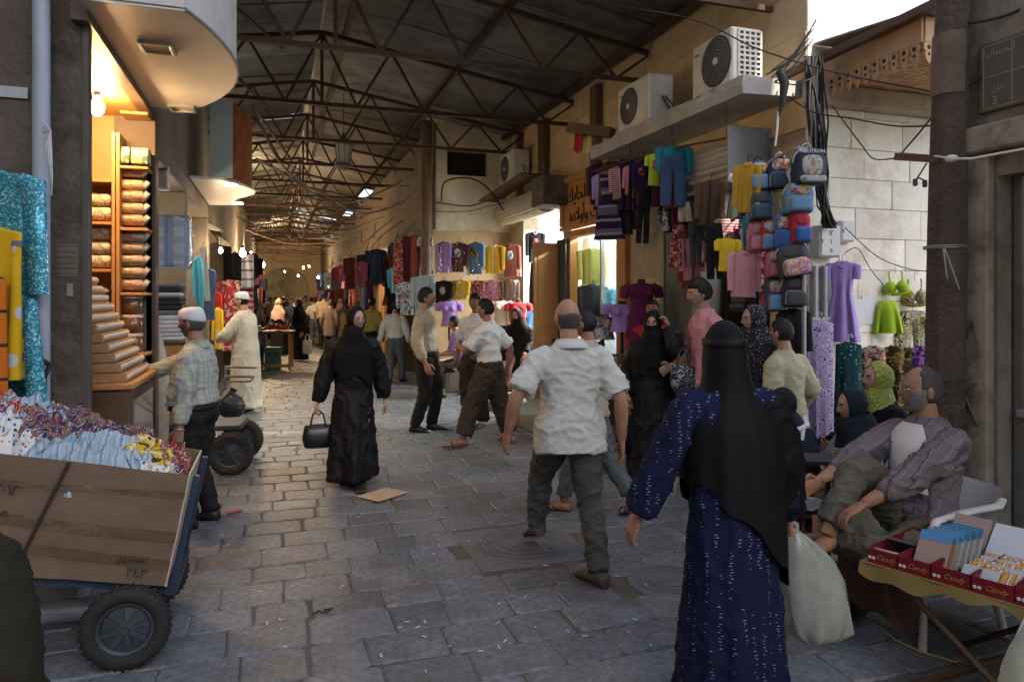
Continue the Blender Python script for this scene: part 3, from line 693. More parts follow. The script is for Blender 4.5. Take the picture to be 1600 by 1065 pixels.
# ---- clothes
def c_shirt(s, m, sleeve=1., hem=-.08, loose=.012, belly=0, wr=.006, vox=.014, seed=0, flare=0, shoulder=.034, cuffr=None):
    H = s.H; b = MB(); ax, ay_, az = s.Rt @ V((1, 0, 0)), s.Rt @ V((0, 1, 0)), s.Rt @ V((0, 0, 1)); L = loose
    prof = [(hem, .118+L+flare if hem < -.02 else .08, .076+L+flare if hem < -.02 else .06), (max(.012, hem+.035), (.112 if hem < -.02 else .09)+L+flare*.6, .068+L+flare*.6), (.09, .085+L, .062+L), (.17, .094+L, .066+L), (.225, .108+L*.8, .066+L*.7), (.258, .104+L*.4, .058+L*.4), (.279, .077+L*.3, .05+L*.2), (.297, .052, .046), (.312, .043, .044)]
    rr = []
    for t, rx, ry in prof:
        bl = belly*math.exp(-((t-.06)/.11)**2); rr.append(ering(s.P+az*t*H+ay_*bl*.5*H, ax, ay_, (rx*.94+bl*.35)*H, (ry*.95+bl*.5)*H, 26))
    b.rings(rr)
    for i in (0, 1):
        S, E, W_ = s.S[i], s.E[i], s.W[i]; k = -1 if i == 0 else 1
        S0 = S-ax*k*.03*H+az*.0*H
        if sleeve <= .62: limb(b, [S0, S, S.lerp(E, sleeve/.5*.55), S.lerp(E, min(1, sleeve/.5))], [shoulder*H, (shoulder+.008)*H, (.038+L*.6)*H, (.041+L*.6)*H], 14)
        else:
            f = (sleeve-.5)/.5; limb(b, [S0, S, S.lerp(E, .5), E, E.lerp(W_, f*.6), E.lerp(W_, f)], [shoulder*H, (shoulder+.006)*H, (.038+L*.6)*H, (.034+L*.5)*H, (.032+L*.4)*H, (cuffr or (.026+L*.2))*H], 14)
    return fuse(b, vox, m, wr, (8, 8, 13), 3, seed)
def c_trousers(s, m, wr=.008, vox=.014, loose=-.005, leg=1., seed=3, hemr=.042, top=.045, belly=0):
    H = s.H; b = MB(); ax, ay_, az = s.Rt @ V((1, 0, 0)), s.Rt @ V((0, 1, 0)), s.Rt @ V((0, 0, 1)); L = loose
    b.rings([ering(s.P+az*t*H+ay_*belly*.3*H, ax, ay_, (rx+L+belly*.25)*H, (ry+L+belly*.4)*H, 22) for t, rx, ry in ((-.055, .066, .06), (-.02, .094, .073), (.04, .092, .071), (top, .087, .066))])
    for i in (0, 1):
        h, K, A = s.hip[i], s.K[i], s.A[i]; d = (A-K).normalized(); e = K.lerp(A, leg)
        limb(b, [h, h.lerp(K, .5), K, K.lerp(e, .5), e], [(.066+L)*H, (.062+L)*H, (.05+L)*H, (.047+L)*H, (hemr+L)*H], 16)
    return fuse(b, vox, m, wr, (10, 10, 9), 3, seed)
def c_robe(s, m, hem=.03, sleeve=1., fold=.06, nf=9, wr=.005, vox=.015, wid=1., seed=0, cuff=.04, center=None, top=1., amp=1.):
    """ankle-length dress with folds widening to the hem"""
    H = s.H; b = MB(); rr = []; ax, ay_ = s.Rt @ V((1, 0, 0)), s.Rt @ V((0, 1, 0)); az = s.Rt @ V((0, 0, 1)); rd = random.Random(seed)
    ph = [rd.uniform(0, 6.28) for _ in range(4)]
    fc = (s.A[0]+s.A[1])/2 if center is None else V(center)*H
    N = 40; P = s.P
    for t, rx, ry in ((.31, .043, .045), (.295, .056, .047), (.277, .082, .054), (.255, .108, .064), (.225, .115, .074), (.16, .108, .08), (.08, .102, .08), (0, .112, .088)):
        rr.append(ering(P+az*t*H, ax, ay_, rx*wid*H, ry*wid*H, N))
    for j in range(1, 9):
        t = j/8; c = P.lerp(V((fc.x, fc.y, hem*H)), t); c.z = P.z+(hem*H-P.z)*t; a = fold*t*amp
        fn = lambda q, a=a, t=t: 1+a*math.sin(nf*q+ph[0]+1.2*math.sin(2*q+ph[1]))+a*.6*math.sin((nf//2+1)*q+ph[2]+t)
        spx = abs(s.A[0].x-s.A[1].x)*.25*t; spy = abs(s.A[0].y-s.A[1].y)*.42*t
        rr.append(ering(c, V((1, 0, 0)), V((0, 1, 0)), (.114+.012*t)*wid*H+spx, (.092+.018*t)*wid*H+spy, N, 2.1, fn))
    b.rings(rr)
    for i in (0, 1):
        S, E, W_ = s.S[i], s.E[i], s.W[i]; k = -1 if i == 0 else 1
        limb(b, [S-ax*k*.03*H, S, S.lerp(E, .5), E, E.lerp(W_, .55), E.lerp(W_, sleeve)], [.036*H, .042*H, .046*H, .047*H, (.036+cuff*.25)*H, cuff*H], 14)
    return fuse(b, vox, m, wr, (11, 11, 5), 2, seed)
def c_scarf(s, m, open_=52, drop=.16, wid=1.0, fold=.03, veil=False, back=0, seed=0, flat=.0):
    """head scarf: hood open towards the face, plus the cloth lying on neck and shoulders"""
    H = s.H; k = H/1.7; b = MB(); T = lambda q: s.Hc+s.Rh @ (q*k); rd = random.Random(seed); ph = rd.uniform(0, 6)
    rr = []; n = 28
    for t in (open_-3, open_, open_+5, 75, 95, 115, 135, 152, 168, 179):
        t_ = R(t); ring = []
        for j in range(n):
            a = 2*PI*j/n; d = V((math.sin(t_)*math.cos(a), math.cos(t_), math.sin(t_)*math.sin(a)))
            q = head_pt(d, 1.7, .004 if t == open_-3 else .014+.004*math.sin(6*a+ph+t_*3)); ring.append(T(q))
        rr.append(ring)
    b.rings(rr, 0, False)
    ax, ay_, az = s.Rt @ V((1, 0, 0)), s.Rt @ V((0, 1, 0)), s.Rt @ V((0, 0, 1))
    rr = []
    prof = [(.06, .05, .058, .022), (.035, .06, .07, .02), (.0, .068, .074, .014), (-.025, .088, .076, .01), (-.05, .112, .078, .008), (-.085, .124, .09, .006)]
    z0 = -.085
    for q in range(1, 6):
        f = q/5; prof.append((z0-(drop-.085)*f, .12+.006*f*wid, .088+.008*f, .006-back*f*.05))
    for i, (t, rx, ry, oy) in enumerate(prof):
        a_ = fold*min(1, max(0, i-2)/4); fn = (lambda q, a_=a_, i=i: 1+a_*math.sin(10*q+ph+i*.25)+a_*.7*math.sin(5*q+2*ph-i*.3))
        rr.append([p+az*H*max(0, i-5)/5*(.03*math.sin(2*PI*j/36*2+ph)+.022*math.sin(2*PI*j/36*5+2*ph)-.03*math.sin(2*PI*j/36)) for j, p in enumerate(ering(s.N+az*t*H+ay_*oy*H, ax, ay_, rx*H*wid, ry*H*wid, 36, 2.2, fn))])
    b.rings(rr, 0, False)
    if veil:                                                     # face cloth from the bridge of the nose down
        def fn(u, v):
            a = (u-.5)*R(150); z = -.012-.22*v; r_ = .104+.012*v
            return T(V((math.sin(a)*r_*.84, math.cos(a)*r_*(1.03-.1*v)+.004, z)))
        b.grid(fn, 12, 6)
    return b.mesh('scarf', m)
def c_hair(s, m, style='short', off=.009, nu=56, nv=42):
    b = MB(); T = lambda q: s.Hc+s.Rh @ q; dirs = list(sph_dirs(nu, nv)); keep = []
    def mask(d):                                               # > 0 where hair grows, thinner towards its edge
        x, y, z = d; X = abs(x)
        if style == 'short':
            if y > .28: return z-(.47-.1*X)
            v = z-(-.12 if X > .6 and y > -.1 else -.5)
            return min(v, z-.05) if y > .12 else v
        if style == 'bald': return min(z+.97, .24-.1*X-z) if y < -.25 else min(.16-y, z+.25, .2-z)
        if style == 'recede':
            v = max(min(z-.72, .1-y), min(z-(-.1 if y > -.1 else -.5), .3-y, max(X-.5, -.1-y)))
            return min(v, z-.05) if y > .15 else v
        if X < .3 and z > -.6 and y > .4: return min(z+.43, -.33-z, y-.6)
        return min(y-.02, -.28-(.16 if X < .3 else 0)+(.3 if X > .55 else 0)-z, z+.99)
    rd = random.Random(5)
    idx = {}; vs = []; fs = []
    def vid(i, j):
        j %= nu
        if (i, j) not in idx:
            d = dirs[i][j]; o_ = off*max(.12, min(1, mask(d)*5+.1))*(1+.5*noise.noise(d*14)); idx[(i, j)] = len(vs); vs.append(T(head_pt(d, s.H, o_)))
        return idx[(i, j)]
    for i in range(nv):
        for j in range(nu):
            c = (dirs[i][j]+dirs[i][(j+1) % nu]+dirs[i+1][j]+dirs[i+1][(j+1) % nu])/4
            if mask(c) > 0: fs.append((vid(i, j), vid(i+1, j), vid(i+1, j+1), vid(i, j+1)))
    edge = {}
    for f in fs:
        for a, c in zip(f, f[1:]+f[:1]): edge.setdefault((min(a, c), max(a, c)), []).append((a, c))
    inv = {v: k for k, v in idx.items()}; low = {}
    for e, l in list(edge.items()):
        if len(l) == 1:
            for a in e:
                if a not in low: i, j = inv[a]; low[a] = len(vs); vs.append(T(head_pt(dirs[i][j], s.H, -.003)))
            a, c = l[0]; fs.append((c, a, low[a], low[c]))
    b.add(vs, fs, 0, True); return b.mesh('hair', m)
def c_cap(s, m):
    k = s.H/1.7; b = MB(); T = lambda q: s.Hc+s.Rh @ (q*k); rr = []
    for z, r_ in ((.028, .998), (.03, 1.035), (.055, 1.03), (.085, .97), (.108, .84), (.123, .6), (.128, .02)):
        zz = z; rr.append([T(V((.08*r_*math.cos(2*PI*j/28), -.004+.1*r_*math.sin(2*PI*j/28), zz-.02*math.sin(2*PI*j/28)*(-1 if z < .1 else 0)))) for j in range(28)])
    b.rings(rr, 0, False); return b.mesh('skullcap', m)
def c_collar(s, m, r=.052):
    H = s.H; b = MB(); ax, ay_, az = s.Rt @ V((1, 0, 0)), s.Rt @ V((0, 1, 0)), s.Rt @ V((0, 0, 1)); rr = []
    for t, q in ((.287, r*.93), (.312, r*.8), (.316, r*.84), (.29, r*1.16), (.282, r*1.18)):
        rr.append(ering(s.N+az*(t-.3)*H, ax, ay_, q*H, q*.98*H, 22, 2, lambda a, t=t: 1))
    b.rings(rr, 0, False); return b.mesh('collar', m)
def c_shoes(o, s, m, mesh_only=False):
    for i in (0, 1):
        b = MB(); foot(b, s, i, 0, False, 1.)
        # sole
        p = s.p; yaw, pit = p.get(('tl', 'tr')[i], ((-6, 0), (6, 0))[i])
        fw = Matrix.Rotation(R(-yaw), 3, 'Z') @ Matrix.Rotation(R(pit), 3, 'X') @ V((0, 1, 0)); rt = Matrix.Rotation(R(-yaw), 3, 'Z') @ V((1, 0, 0)); up = rt.cross(fw); H = s.H; L = .152*H
        b.rings([[s.A[i]-up*(.04*H+d)+fw*t*L+rt*w_*H*sx for t, w_, sx in ((-.25, .012, 1), (0, .026, 1), (.4, .03, 1), (.7, .024, 1), (.79, .006, 1), (.79, .006, -1), (.7, .024, -1), (.4, .03, -1), (0, .026, -1), (-.25, .012, -1))] for d in (-.004, .006)], 0)
        b.build('shoe', m, o)
def c_sandals(o, s, m):
    for i in (0, 1):
        p = s.p; yaw, pit = p.get(('tl', 'tr')[i], ((-6, 0), (6, 0))[i]); b = MB(); H = s.H; L = .152*H
        fw = Matrix.Rotation(R(-yaw), 3, 'Z') @ Matrix.Rotation(R(pit), 3, 'X') @ V((0, 1, 0)); rt = Matrix.Rotation(R(-yaw), 3, 'Z') @ V((1, 0, 0)); up = rt.cross(fw)
        b.rings([[s.A[i]-up*(.038*H+d)+fw*t*L+rt*w_*H*sx for t, w_, sx in ((-.27, .014, 1), (0, .028, 1), (.4, .033, 1), (.75, .028, 1), (.87, .008, 1), (.87, .008, -1), (.75, .028, -1), (.4, .033, -1), (0, .028, -1), (-.27, .014, -1))] for d in (0, .011)], 0)
        for t in (.28, .5): b.tube([s.A[i]-up*.036*H+fw*t*L-rt*.033*H, s.A[i]-up*(.012+.012*t)*H+fw*t*L-rt*.018*H, s.A[i]-up*(.012+.012*t)*H+fw*t*L+rt*.018*H, s.A[i]-up*.036*H+fw*t*L+rt*.033*H], .009*H, 6, 0, flat=.35)
        b.build('sandal', m, o)
def c_belt(s, m, t=.085, r=(.098, .078), belly=0):
    b = MB(); H = s.H; ax, ay_, az = s.Rt @ V((1, 0, 0)), s.Rt @ V((0, 1, 0)), s.Rt @ V((0, 0, 1)); bl = belly*math.exp(-((t-.06)/.11)**2)
    b.rings([ering(s.P+az*(t+d)*H+ay_*bl*.5*H, ax, ay_, (r[0]+bl*.35)*H, (r[1]+bl*.5)*H, 26) for d in (-.011, .011)], 0, False); return b.mesh('belt', m)
def person(label, pos, face, H, pose, sk='a', near=False, bare_head=True, group=None, barefoot=False, curl=(.45, .45), pt=(None, None), pn=(None, None), hair=None, beard=None):
    """face: 0 = away from the camera, 90 = to the right of the picture, 180 = towards the camera, 270 = to the left"""
    o = thing('person', label, 'person', pos, -YAW-R(face), group)
    s = skel(H, pose); b = body_mesh(s, near, sk, bare_head, curl, pt, pn, barefoot)
    b.build('body', [skin(sk), m_lip, m_eye, m_iris, hair or m_hairb], o); return o, s
def wear(o, name, me): return link(name, me, o)
# ================================================================ CLOTHES ON HANGERS
m_hang = M('black_hanger', (.02, .02, .02), .4, 0); m_whang = M('white_hanger', (.7, .7, .68), .4, 0)
def gring(hw, th, z, n=24, nf=4, amp=.0, ph=0, sh=0):
    out = []
    for j in range(n):
        a = 2*PI*j/n; x = hw*math.copysign(abs(math.cos(a))**.85, math.cos(a)); y = th*math.sin(a)
        y += amp*math.sin(nf*x/max(hw, .02)*PI+ph)+amp*.5*math.sin(nf*1.7*x/max(hw, .02)*PI+2*ph)
        out.append((x+sh, y, z))
    return out
def g_rows(mb, rows, th, ph, amp, nf=4, mi=0, steps=4):
    rr = []
    for i in range(len(rows)-1):
        for k in range(steps):
            t = k/steps; t = t*t*(3-2*t) if i == 0 else t
            z = rows[i][0]+(rows[i+1][0]-rows[i][0])*k/steps; hw = rows[i][1]+(rows[i+1][1]-rows[i][1])*t; f = abs(z)/max(.01, abs(rows[-1][0]))
            rr.append(gring(hw, th*(.45+.55*min(1, f*4)), z, 24, nf, amp*f, ph))
    z, hw = rows[-1]; rr.append(gring(hw, th, z, 24, nf, amp, ph)); mb.rings(rr, mi, True)
def g_sleeves(mb, w_, sh_z, L, r, out=.12, mi=0, xs=.38, droop=1.):
    for k in (-1, 1):
        a = V((k*w_*(xs-.06), 0, sh_z)); b = V((k*w_*(xs+.06), -.005, sh_z-.02)); c = a+V((k*(w_*.045+out*.55*L), -.015, -L*droop))
        mb.tube([a, b, b.lerp(c, .5), c], [r*.8, r*1.1, r, r*.95], 10, mi, True, flat=.6, up=(0, 1, 0))
def garment(kind, w_, h, seed=0, th=.03):
    b = MB(); rd = random.Random(seed); ph = rd.uniform(0, 6); am = min(.022, .08*w_)
    if kind in ('top', 'shirt', 'tee'):
        g_rows(b, [(0, .12*w_), (-.05*h, .38*w_), (-.2*h, .34*w_), (-.6*h, .33*w_), (-h, .37*w_)], th, ph, am)
        g_sleeves(b, w_, -.07*h, h*(.8 if kind == 'shirt' else .72 if kind == 'top' else .32), .075*w_+.012, .1 if kind != 'tee' else .3)
    elif kind == 'vest': g_rows(b, [(0, .2*w_), (-.06*h, .4*w_), (-.3*h, .38*w_), (-.65*h, .4*w_), (-h, .46*w_)], th, ph, am)
    elif kind == 'dress':
        g_rows(b, [(0, .12*w_), (-.035*h, .32*w_), (-.16*h, .28*w_), (-.4*h, .24*w_), (-.7*h, .36*w_), (-h, .46*w_)], th*1.3, ph, am*1.4, 5)
        g_sleeves(b, w_*.8, -.05*h, h*.17, .07*w_+.012, .3)
    elif kind == 'gown':
        g_rows(b, [(0, .14*w_), (-.03*h, .4*w_), (-.25*h, .38*w_), (-.6*h, .42*w_), (-h, .48*w_)], th*1.3, ph, am*1.5, 4)
        g_sleeves(b, w_, -.05*h, h*.45, .1*w_+.01, .14)
    elif kind == 'bodygown': g_rows(b, [(0, .14*w_), (-.03*h, .42*w_), (-.25*h, .42*w_), (-.6*h, .45*w_), (-h, .48*w_)], th*1.4, ph, am*1.7, 4)
    elif kind == 'tier':
        r_ = [(0, .16*w_), (-.04*h, .26*w_), (-.3*h, .22*w_), (-.42*h, .22*w_), (-.43*h, .3*w_), (-.64*h, .36*w_), (-.65*h, .40*w_), (-h, .5*w_)]
        g_rows(b, r_, th*1.5, ph, am*1.6, 6)
    elif kind == 'skirt': g_rows(b, [(0, .26*w_), (-.06*h, .28*w_), (-.5*h, .42*w_), (-h, .5*w_)], th*1.4, ph, am*2, 5)
    elif kind == 'pants':
        g_rows(b, [(0, .4*w_), (-.1*h, .43*w_), (-.28*h, .46*w_)], th, ph, am)
        for k in (-1, 1): b.tube([(k*.22*w_, 0, -.2*h), (k*.24*w_, .004, -.6*h), (k*.26*w_, -.004, -h)], [.24*w_, .22*w_, .2*w_], 12, 0, True, flat=.45, up=(0, 1, 0))
    elif kind == 'shorts':
        g_rows(b, [(0, .34*w_), (-.2*h, .4*w_), (-.5*h, .46*w_)], th, ph, am)
        for k in (-1, 1): b.tube([(k*.22*w_, 0, -.4*h), (k*.28*w_, 0, -h)], [.24*w_, .24*w_], 12, 0, True, flat=.4, up=(0, 1, 0))
    elif kind == 'bra':
        for k in (-1, 1):
            b.ell((k*.2*w_, -.02, -.62*h), (.21*w_, .05, .26*h), 14, 8); b.tube([(k*.2*w_, -.03, -.4*h), (k*.22*w_, 0, -.1*h), (k*.2*w_, .02, 0)], .008, 6)
        b.tube([(-.45*w_, 0, -.8*h), (-.2*w_, -.035, -.88*h), (.2*w_, -.035, -.88*h), (.45*w_, 0, -.8*h)], .03*h+.01, 6)
    return b
NAMES = dict(top='blouse', shirt='shirt', tee='t_shirt', vest='waistcoat', dress='dress', gown='gown', bodygown='gown', tier='tiered_dress', skirt='skirt', pants='trousers', shorts='shorts', bra='bikini_top')
CATS = dict(top='blouse', shirt='shirt', tee='t-shirt', vest='waistcoat', dress='dress', gown='gown', bodygown='gown', tier='dress', skirt='skirt', pants='trousers', shorts='shorts', bra='bikini top')
_gs = [0]
def hang(kind, box, d, m, label, face=180, group=None, film=False, hook=True, hm=None, th=.03, name=None, up=.05, swing=0, trim=None):
    u0, v0, u1, v1 = box; _gs[0] += 1
    w_ = (u1-u0)*d/FPX; h = (v1-v0)*d/FPX; p = at((u0+u1)/2, v0, d)
    o = thing(name or NAMES[kind], label, CATS[kind], p, -YAW-R(face)+PI, group); o.rotation_euler[1] = R(swing)
    rd_ = random.Random(_gs[0]*7); o.rotation_euler[2] = -YAW+R(180-face+rd_.uniform(-14, 14)); o.rotation_euler[1] = R(swing+rd_.uniform(-4, 4))
    garment(kind, w_, h, _gs[0], min(th, .16*w_)).build('cloth', m, o)
    if kind in ('top', 'shirt', 'vest', 'dress', 'gown', 'tee', 'bodygown') and h*FPX/d > 26 and kind != 'tee':
        q = MB(); q.tube([(-.11*w_, .01, .002), (-.07*w_, -.022, -.05*h), (0, -.03, -.09*h), (.07*w_, -.022, -.05*h), (.11*w_, .01, .002)], .006+.008*w_, 6); q.build('neckline', trim or m, o)
    if kind in ('top', 'shirt', 'tee', 'vest') and h*FPX/d > 38:
        k_ = rd_.random(); th_ = min(th, .16*w_)+min(.022, .08*w_)*.9
        if k_ < .55 and kind != 'tee': q = MB(); q.grid(lambda a, b_: ((a-.5)*.05*w_, -th_-.002, -.1*h-.86*h*b_), 2, 8); q.grid(lambda a, b_: ((.5-a)*.05*w_, -th_+.004, -.1*h-.86*h*b_), 2, 8); q.build('button_band', trim or [C['white'], C['black'], C['cream'], m][rd_.randrange(4)], o)
        elif kind in ('tee', 'top') and k_ > .4:
            q = MB(); n_ = 14; q.rings([[(.17*w_*f*math.cos(2*PI*i/n_), y, -.36*h+.15*h*f*math.sin(2*PI*i/n_)) for i in range(n_)] for f, y in ((1, -th_+.006), (1, -th_-.001), (.5, -th_-.003))]); q.build('front_print', [C['bwprint'], C['redfloral'], C['goldfloral'], C['pinkzebra'], C['abstract']][rd_.randrange(5)], o)
    if hook:
        q = MB(); q.tube([(0, 0, -.012), (0, 0, up), (.014, 0, up+.015), (.028, 0, up+.005), (.026, 0, up-.012)], .004, 5)
        if kind not in ('pants', 'shorts', 'skirt', 'bra'): q.tube([(-.3*w_, 0, -.05*h), (0, 0, .0), (.3*w_, 0, -.05*h)], .006, 5)
        q.build('hanger', hm or m_hang, o)
    if film:
        q = MB(); q.rings([gring(.1*w_, th*.6, .015, 20), gring(.43*w_, th*1.25, -.05*h, 20, 3, .004, 1), gring(.49*w_, th*1.35, -.5*h, 20, 3, .008, 2), gring(.5*w_, th*1.3, -1.03*h, 20, 3, .01, 4)], 0, False); q.build('plastic_cover', film_mat(), o)
    return o
# cloth patterns
C = {}
for nm, kw in dict(
    purple=dict(col=(.16, .09, .28)), violet=dict(col=(.33, .2, .5)), maroon=dict(col=(.075, .012, .022)), denim=dict(col=(.045, .075, .14)), blue=dict(col=(.07, .2, .42)),
    yellow=dict(col=(.68, .45, .02)), rust=dict(col=(.24, .065, .04)), pink=dict(col=(.5, .13, .2)), palepink=dict(col=(.55, .25, .27)), black=dict(col=(.012, .012, .013)), white=dict(col=(.68, .67, .64)),
    green=dict(col=(.32, .5, .03)), lime=dict(col=(.42, .55, .05)), teal=dict(col=(.02, .2, .24)), charcoal=dict(col=(.04, .045, .045)), mustard=dict(col=(.42, .24, .03)), cyan=dict(col=(.06, .3, .42)),
    lilac=dict(col=(.42, .3, .68)), darkgreen=dict(col=(.01, .055, .065)), plum=dict(col=(.1, .015, .05)), cream=dict(col=(.55, .5, .34)), red=dict(col=(.4, .03, .03)), grey=dict(col=(.2, .2, .2)), paleyellow=dict(col=(.55, .52, .13)),
    brown=dict(col=(.09, .05, .03)),
    dkpurple=dict(col=(.032, .009, .05)),
    redfloral=dict(col=(.2, .02, .03), pat='floral', cols=[(.04, .01, .01), (.32, .05, .06), (.5, .3, .25)], ps=30),
    bwfloral=dict(col=(.6, .55, .52), pat='floral', cols=[(.04, .03, .03), (.4, .1, .12), (.62, .6, .56)], ps=26),
    purplefloral=dict(col=(.34, .27, .46), pat='swirl', cols=[(.06, .04, .1), (.52, .46, .6), (.2, .13, .3), (.4, .36, .48)], ps=22),
    tealdots=dict(col=(.008, .045, .055), pat='dots', cols=[(.25, .5, .5)], ps=26, duty=.17),
    orangefloral=dict(col=(.45, .2, .11), pat='floral', cols=[(.08, .05, .05), (.6, .4, .3), (.3, .3, .36)], ps=24),
    goldfloral=dict(col=(.03, .022, .015), pat='floral', cols=[(.2, .13, .03), (.05, .035, .02), (.33, .24, .07)], ps=20),
    violetfloral=dict(col=(.1, .03, .17), pat='floral', cols=[(.28, .1, .42), (.03, .015, .04), (.4, .22, .5)], ps=22),
    abstract=dict(col=(.03, .03, .03), pat='swirl', cols=[(.6, .58, .52), (.25, .38, .05), (.5, .22, .03), (.04, .04, .04), (.6, .58, .52)], ps=18),
    turq=dict(col=(.015, .23, .31), pat='sequin', cols=[(.5, .85, .9)], ps=120, rough=.3, metal=.35),
    ydots=dict(col=(.62, .37, .01), pat='dots', cols=[(.14, .14, .2), (.5, .5, .52)], ps=9, duty=.33),
    ostripe=dict(col=(.55, .14, .01), pat='sz', cols=[(.03, .03, .04)], ps=6, duty=.1),
    plaidskirt=dict(col=(.032, .012, .05), pat='sz', cols=[(.13, .12, .15), (.26, .24, .27)], ps=4.2, duty=.32),
    redstripe=dict(col=(.5, .4, .38), pat='sz', cols=[(.35, .05, .06)], ps=40, duty=.5),
    pinkzebra=dict(col=(.42, .06, .14), pat='swirl', cols=[(.65, .5, .52), (.42, .06, .14)], ps=40),
    bwprint=dict(col=(.62, .62, .6), pat='floral', cols=[(.03, .03, .035), (.3, .33, .42)], ps=30),
    bluestripe=dict(col=(.3, .4, .48), pat='sx', cols=[(.16, .25, .36), (.5, .5, .42)], ps=34, duty=.25),
    multidots=dict(col=(.66, .64, .6), pat='dots', cols=[(.5, .1, .02), (.04, .12, .3), (.03, .03, .03), (.55, .3, .02)], ps=38, duty=.3),
    redmulti=dict(col=(.35, .02, .04), pat='swirl', cols=[(.55, .5, .46), (.06, .04, .14), (.5, .2, .04), (.25, .03, .05)], ps=26),
    purplemulti=dict(col=(.04, .025, .1), pat='swirl', cols=[(.4, .38, .42), (.02, .02, .03), (.35, .2, .03), (.2, .04, .08), (.03, .03, .08)], ps=34),
    ymulti=dict(col=(.6, .38, .02), pat='swirl', cols=[(.6, .38, .02), (.05, .04, .03), (.6, .38, .02), (.62, .6, .5)], ps=14),
    quilt=dict(col=(.62, .66, .72), pat='plaid', cols=[(.2, .33, .62), (.12, .22, .5), (.3, .42, .68)], ps=6, duty=.42),
).items():
    C[nm] = cloth('cloth_'+nm, kw.pop('col'), **kw)
# ================================================================ LEFT SIDE
hang('gown', (-95, 268, 66, 660), 3.78, C['turq'], 'turquoise sequinned gown hanging by the grey pipe', group='gowns at the left edge', hook=False)
hang('bodygown', (-70, 356, 52, 590), 3.62, C['ydots'], 'yellow gown with striped round dots over the turquoise one', group='gowns at the left edge', hook=False)
hang('bodygown', (-60, 428, 20, 660), 3.5, C['ostripe'], 'orange striped gown at the very left edge', group='gowns at the left edge', hook=False)
# --- first shop: plywood lining, shelves, counter
s1 = thing('spice_shop', 'small warm-lit shop lined with orange plywood behind the counter', 'shop', (0, 0, 0))
YS = 6.84
q = MB(); q.bb((-2.9, 4.87, 3.2), (XL-.02, YS, 3.23)); q.build('ceiling', m_wood, s1)
q = MB(); q.bb((-2.95, 4.87, 0), (-2.9, YS, 3.25)); q.build('back_wall', M('plywood', (.42, .22, .08), .6, .2, 3), s1)
q = MB(); q.bb((-2.9, YS, 0), (XL+.0, YS+.1, 3.25)); q.build('side_wall', MATS['plywood'], s1)
q = MB(); q.bar((XL-.03, 4.5, 3.24), (XL-.03, 6.95, 3.24), .09, .1); q.build('roof_beam', m_woodd, s1)
q = MB(); q.bb((XL-.06, YS-.04, 0), (XL+.02, YS+.14, 3.2), .008); q.build('door_post', m_woodd, s1)
def shelf_board(u0, u1, v, dep=.28):
    a, b_ = ony(u0, v, YS-dep), ony(u1, v, YS-dep); q = MB(); q.bb((a.x, YS-dep, a.z-.024), (b_.x, YS-.005, a.z), .004); q.build('shelf_board', m_wood, s1)
for u in (177, 184): 
    a = ony(u, 400, YS-.3); q = MB(); q.bb((a.x-.012, YS-.3, .9), (a.x+.012, YS-.004, 3.0)); q.build('shelf_upright', m_wood, s1)
for v in (278, 345, 420, 488): shelf_board(120, 174, v)
for v in (172, 258, 355, 457, 552): shelf_board(187, 231, v)
m_film = film_mat(); m_brownp = M('brown_spice', (.36, .22, .11), .35, .45, 24, .3, 60, coat=.6, pat='floral', cols=[(.36, .22, .11), (.3, .16, .07), (.42, .3, .18)], ps=12); m_crm = M('cream_print', (.5, .45, .3), .6, .1, 6, pat='floral', cols=[(.62, .58, .45), (.3, .24, .12)], ps=30)
m_clearp = M('crumpled_film', (.42, .36, .3), .22, .35, 40, 1, 50, coat=.5)
def pack(u, v, wu, hu, y, m, label, group, ends=True):
    p = ony(u, v, y); k = depth(p)/FPX; L, r_ = wu*k, hu*k/2
    o = thing('wrapped_packet', label, 'packet', p, 0, group); q = MB()
    q.tube([(-L*.5, 0, 0), (-L*.47, 0, 0), (-L*.2, 0, 0), (L*.3, 0, 0), (L*.36, 0, 0)] if ends else [(-L*.5, 0, 0), (-L*.42, 0, 0), (L*.42, 0, 0), (L*.5, 0, 0)], [r_*.6, r_*.95, r_, r_, r_*.8] if ends else [r_*.55, r_, r_, r_*.55], 12); q.build('packet', m, o)
    if ends:
        e = MB(); e.tube([(L*.34, 0, 0), (L*.39, 0, 0), (L*.44, 0, .01), (L*.5, 0, 0)], [r_*.82, r_*.6, r_*.85, r_*.7], 9); e.build('twisted_end', m_clearp, o)
ordn = ['topmost', 'second', 'third', 'fourth', 'fifth', 'sixth']
for sh, vs__ in (('upper', (268, 290, 307, 326, 344)), ('lower', (371, 388, 407, 426, 445))):
    for i, v in enumerate(vs__): pack(207, v, 44, 18.5, YS-.17, m_brownp, 'brown packet with twisted clear end, %s on the %s shelf of the tall rack' % (ordn[i], sh), 'brown packets on the shelf rack')
for sh, vs__ in (('upper', (312, 334)), ('middle', (365, 387, 408))):
    for i, v in enumerate(vs__): pack(155, v, 34, 21, YS-.15, m_crm, 'cream printed pillow packet, %s on the %s shelf beside the pier' % (ordn[i], sh), 'cream packets beside the pier', False)
for i, v in enumerate((455, 464, 473, 482)):
    p = ony(152, v, YS-.16); q = MB(); q.box((0, 0, 0), (.2, .2, .048), .02); tag(q.build('flat_packet', m_crm, None, p), 'thin cream packet, %s of the flat pile beside the pier' % ordn[i], 'packet', 'flat cream packets')
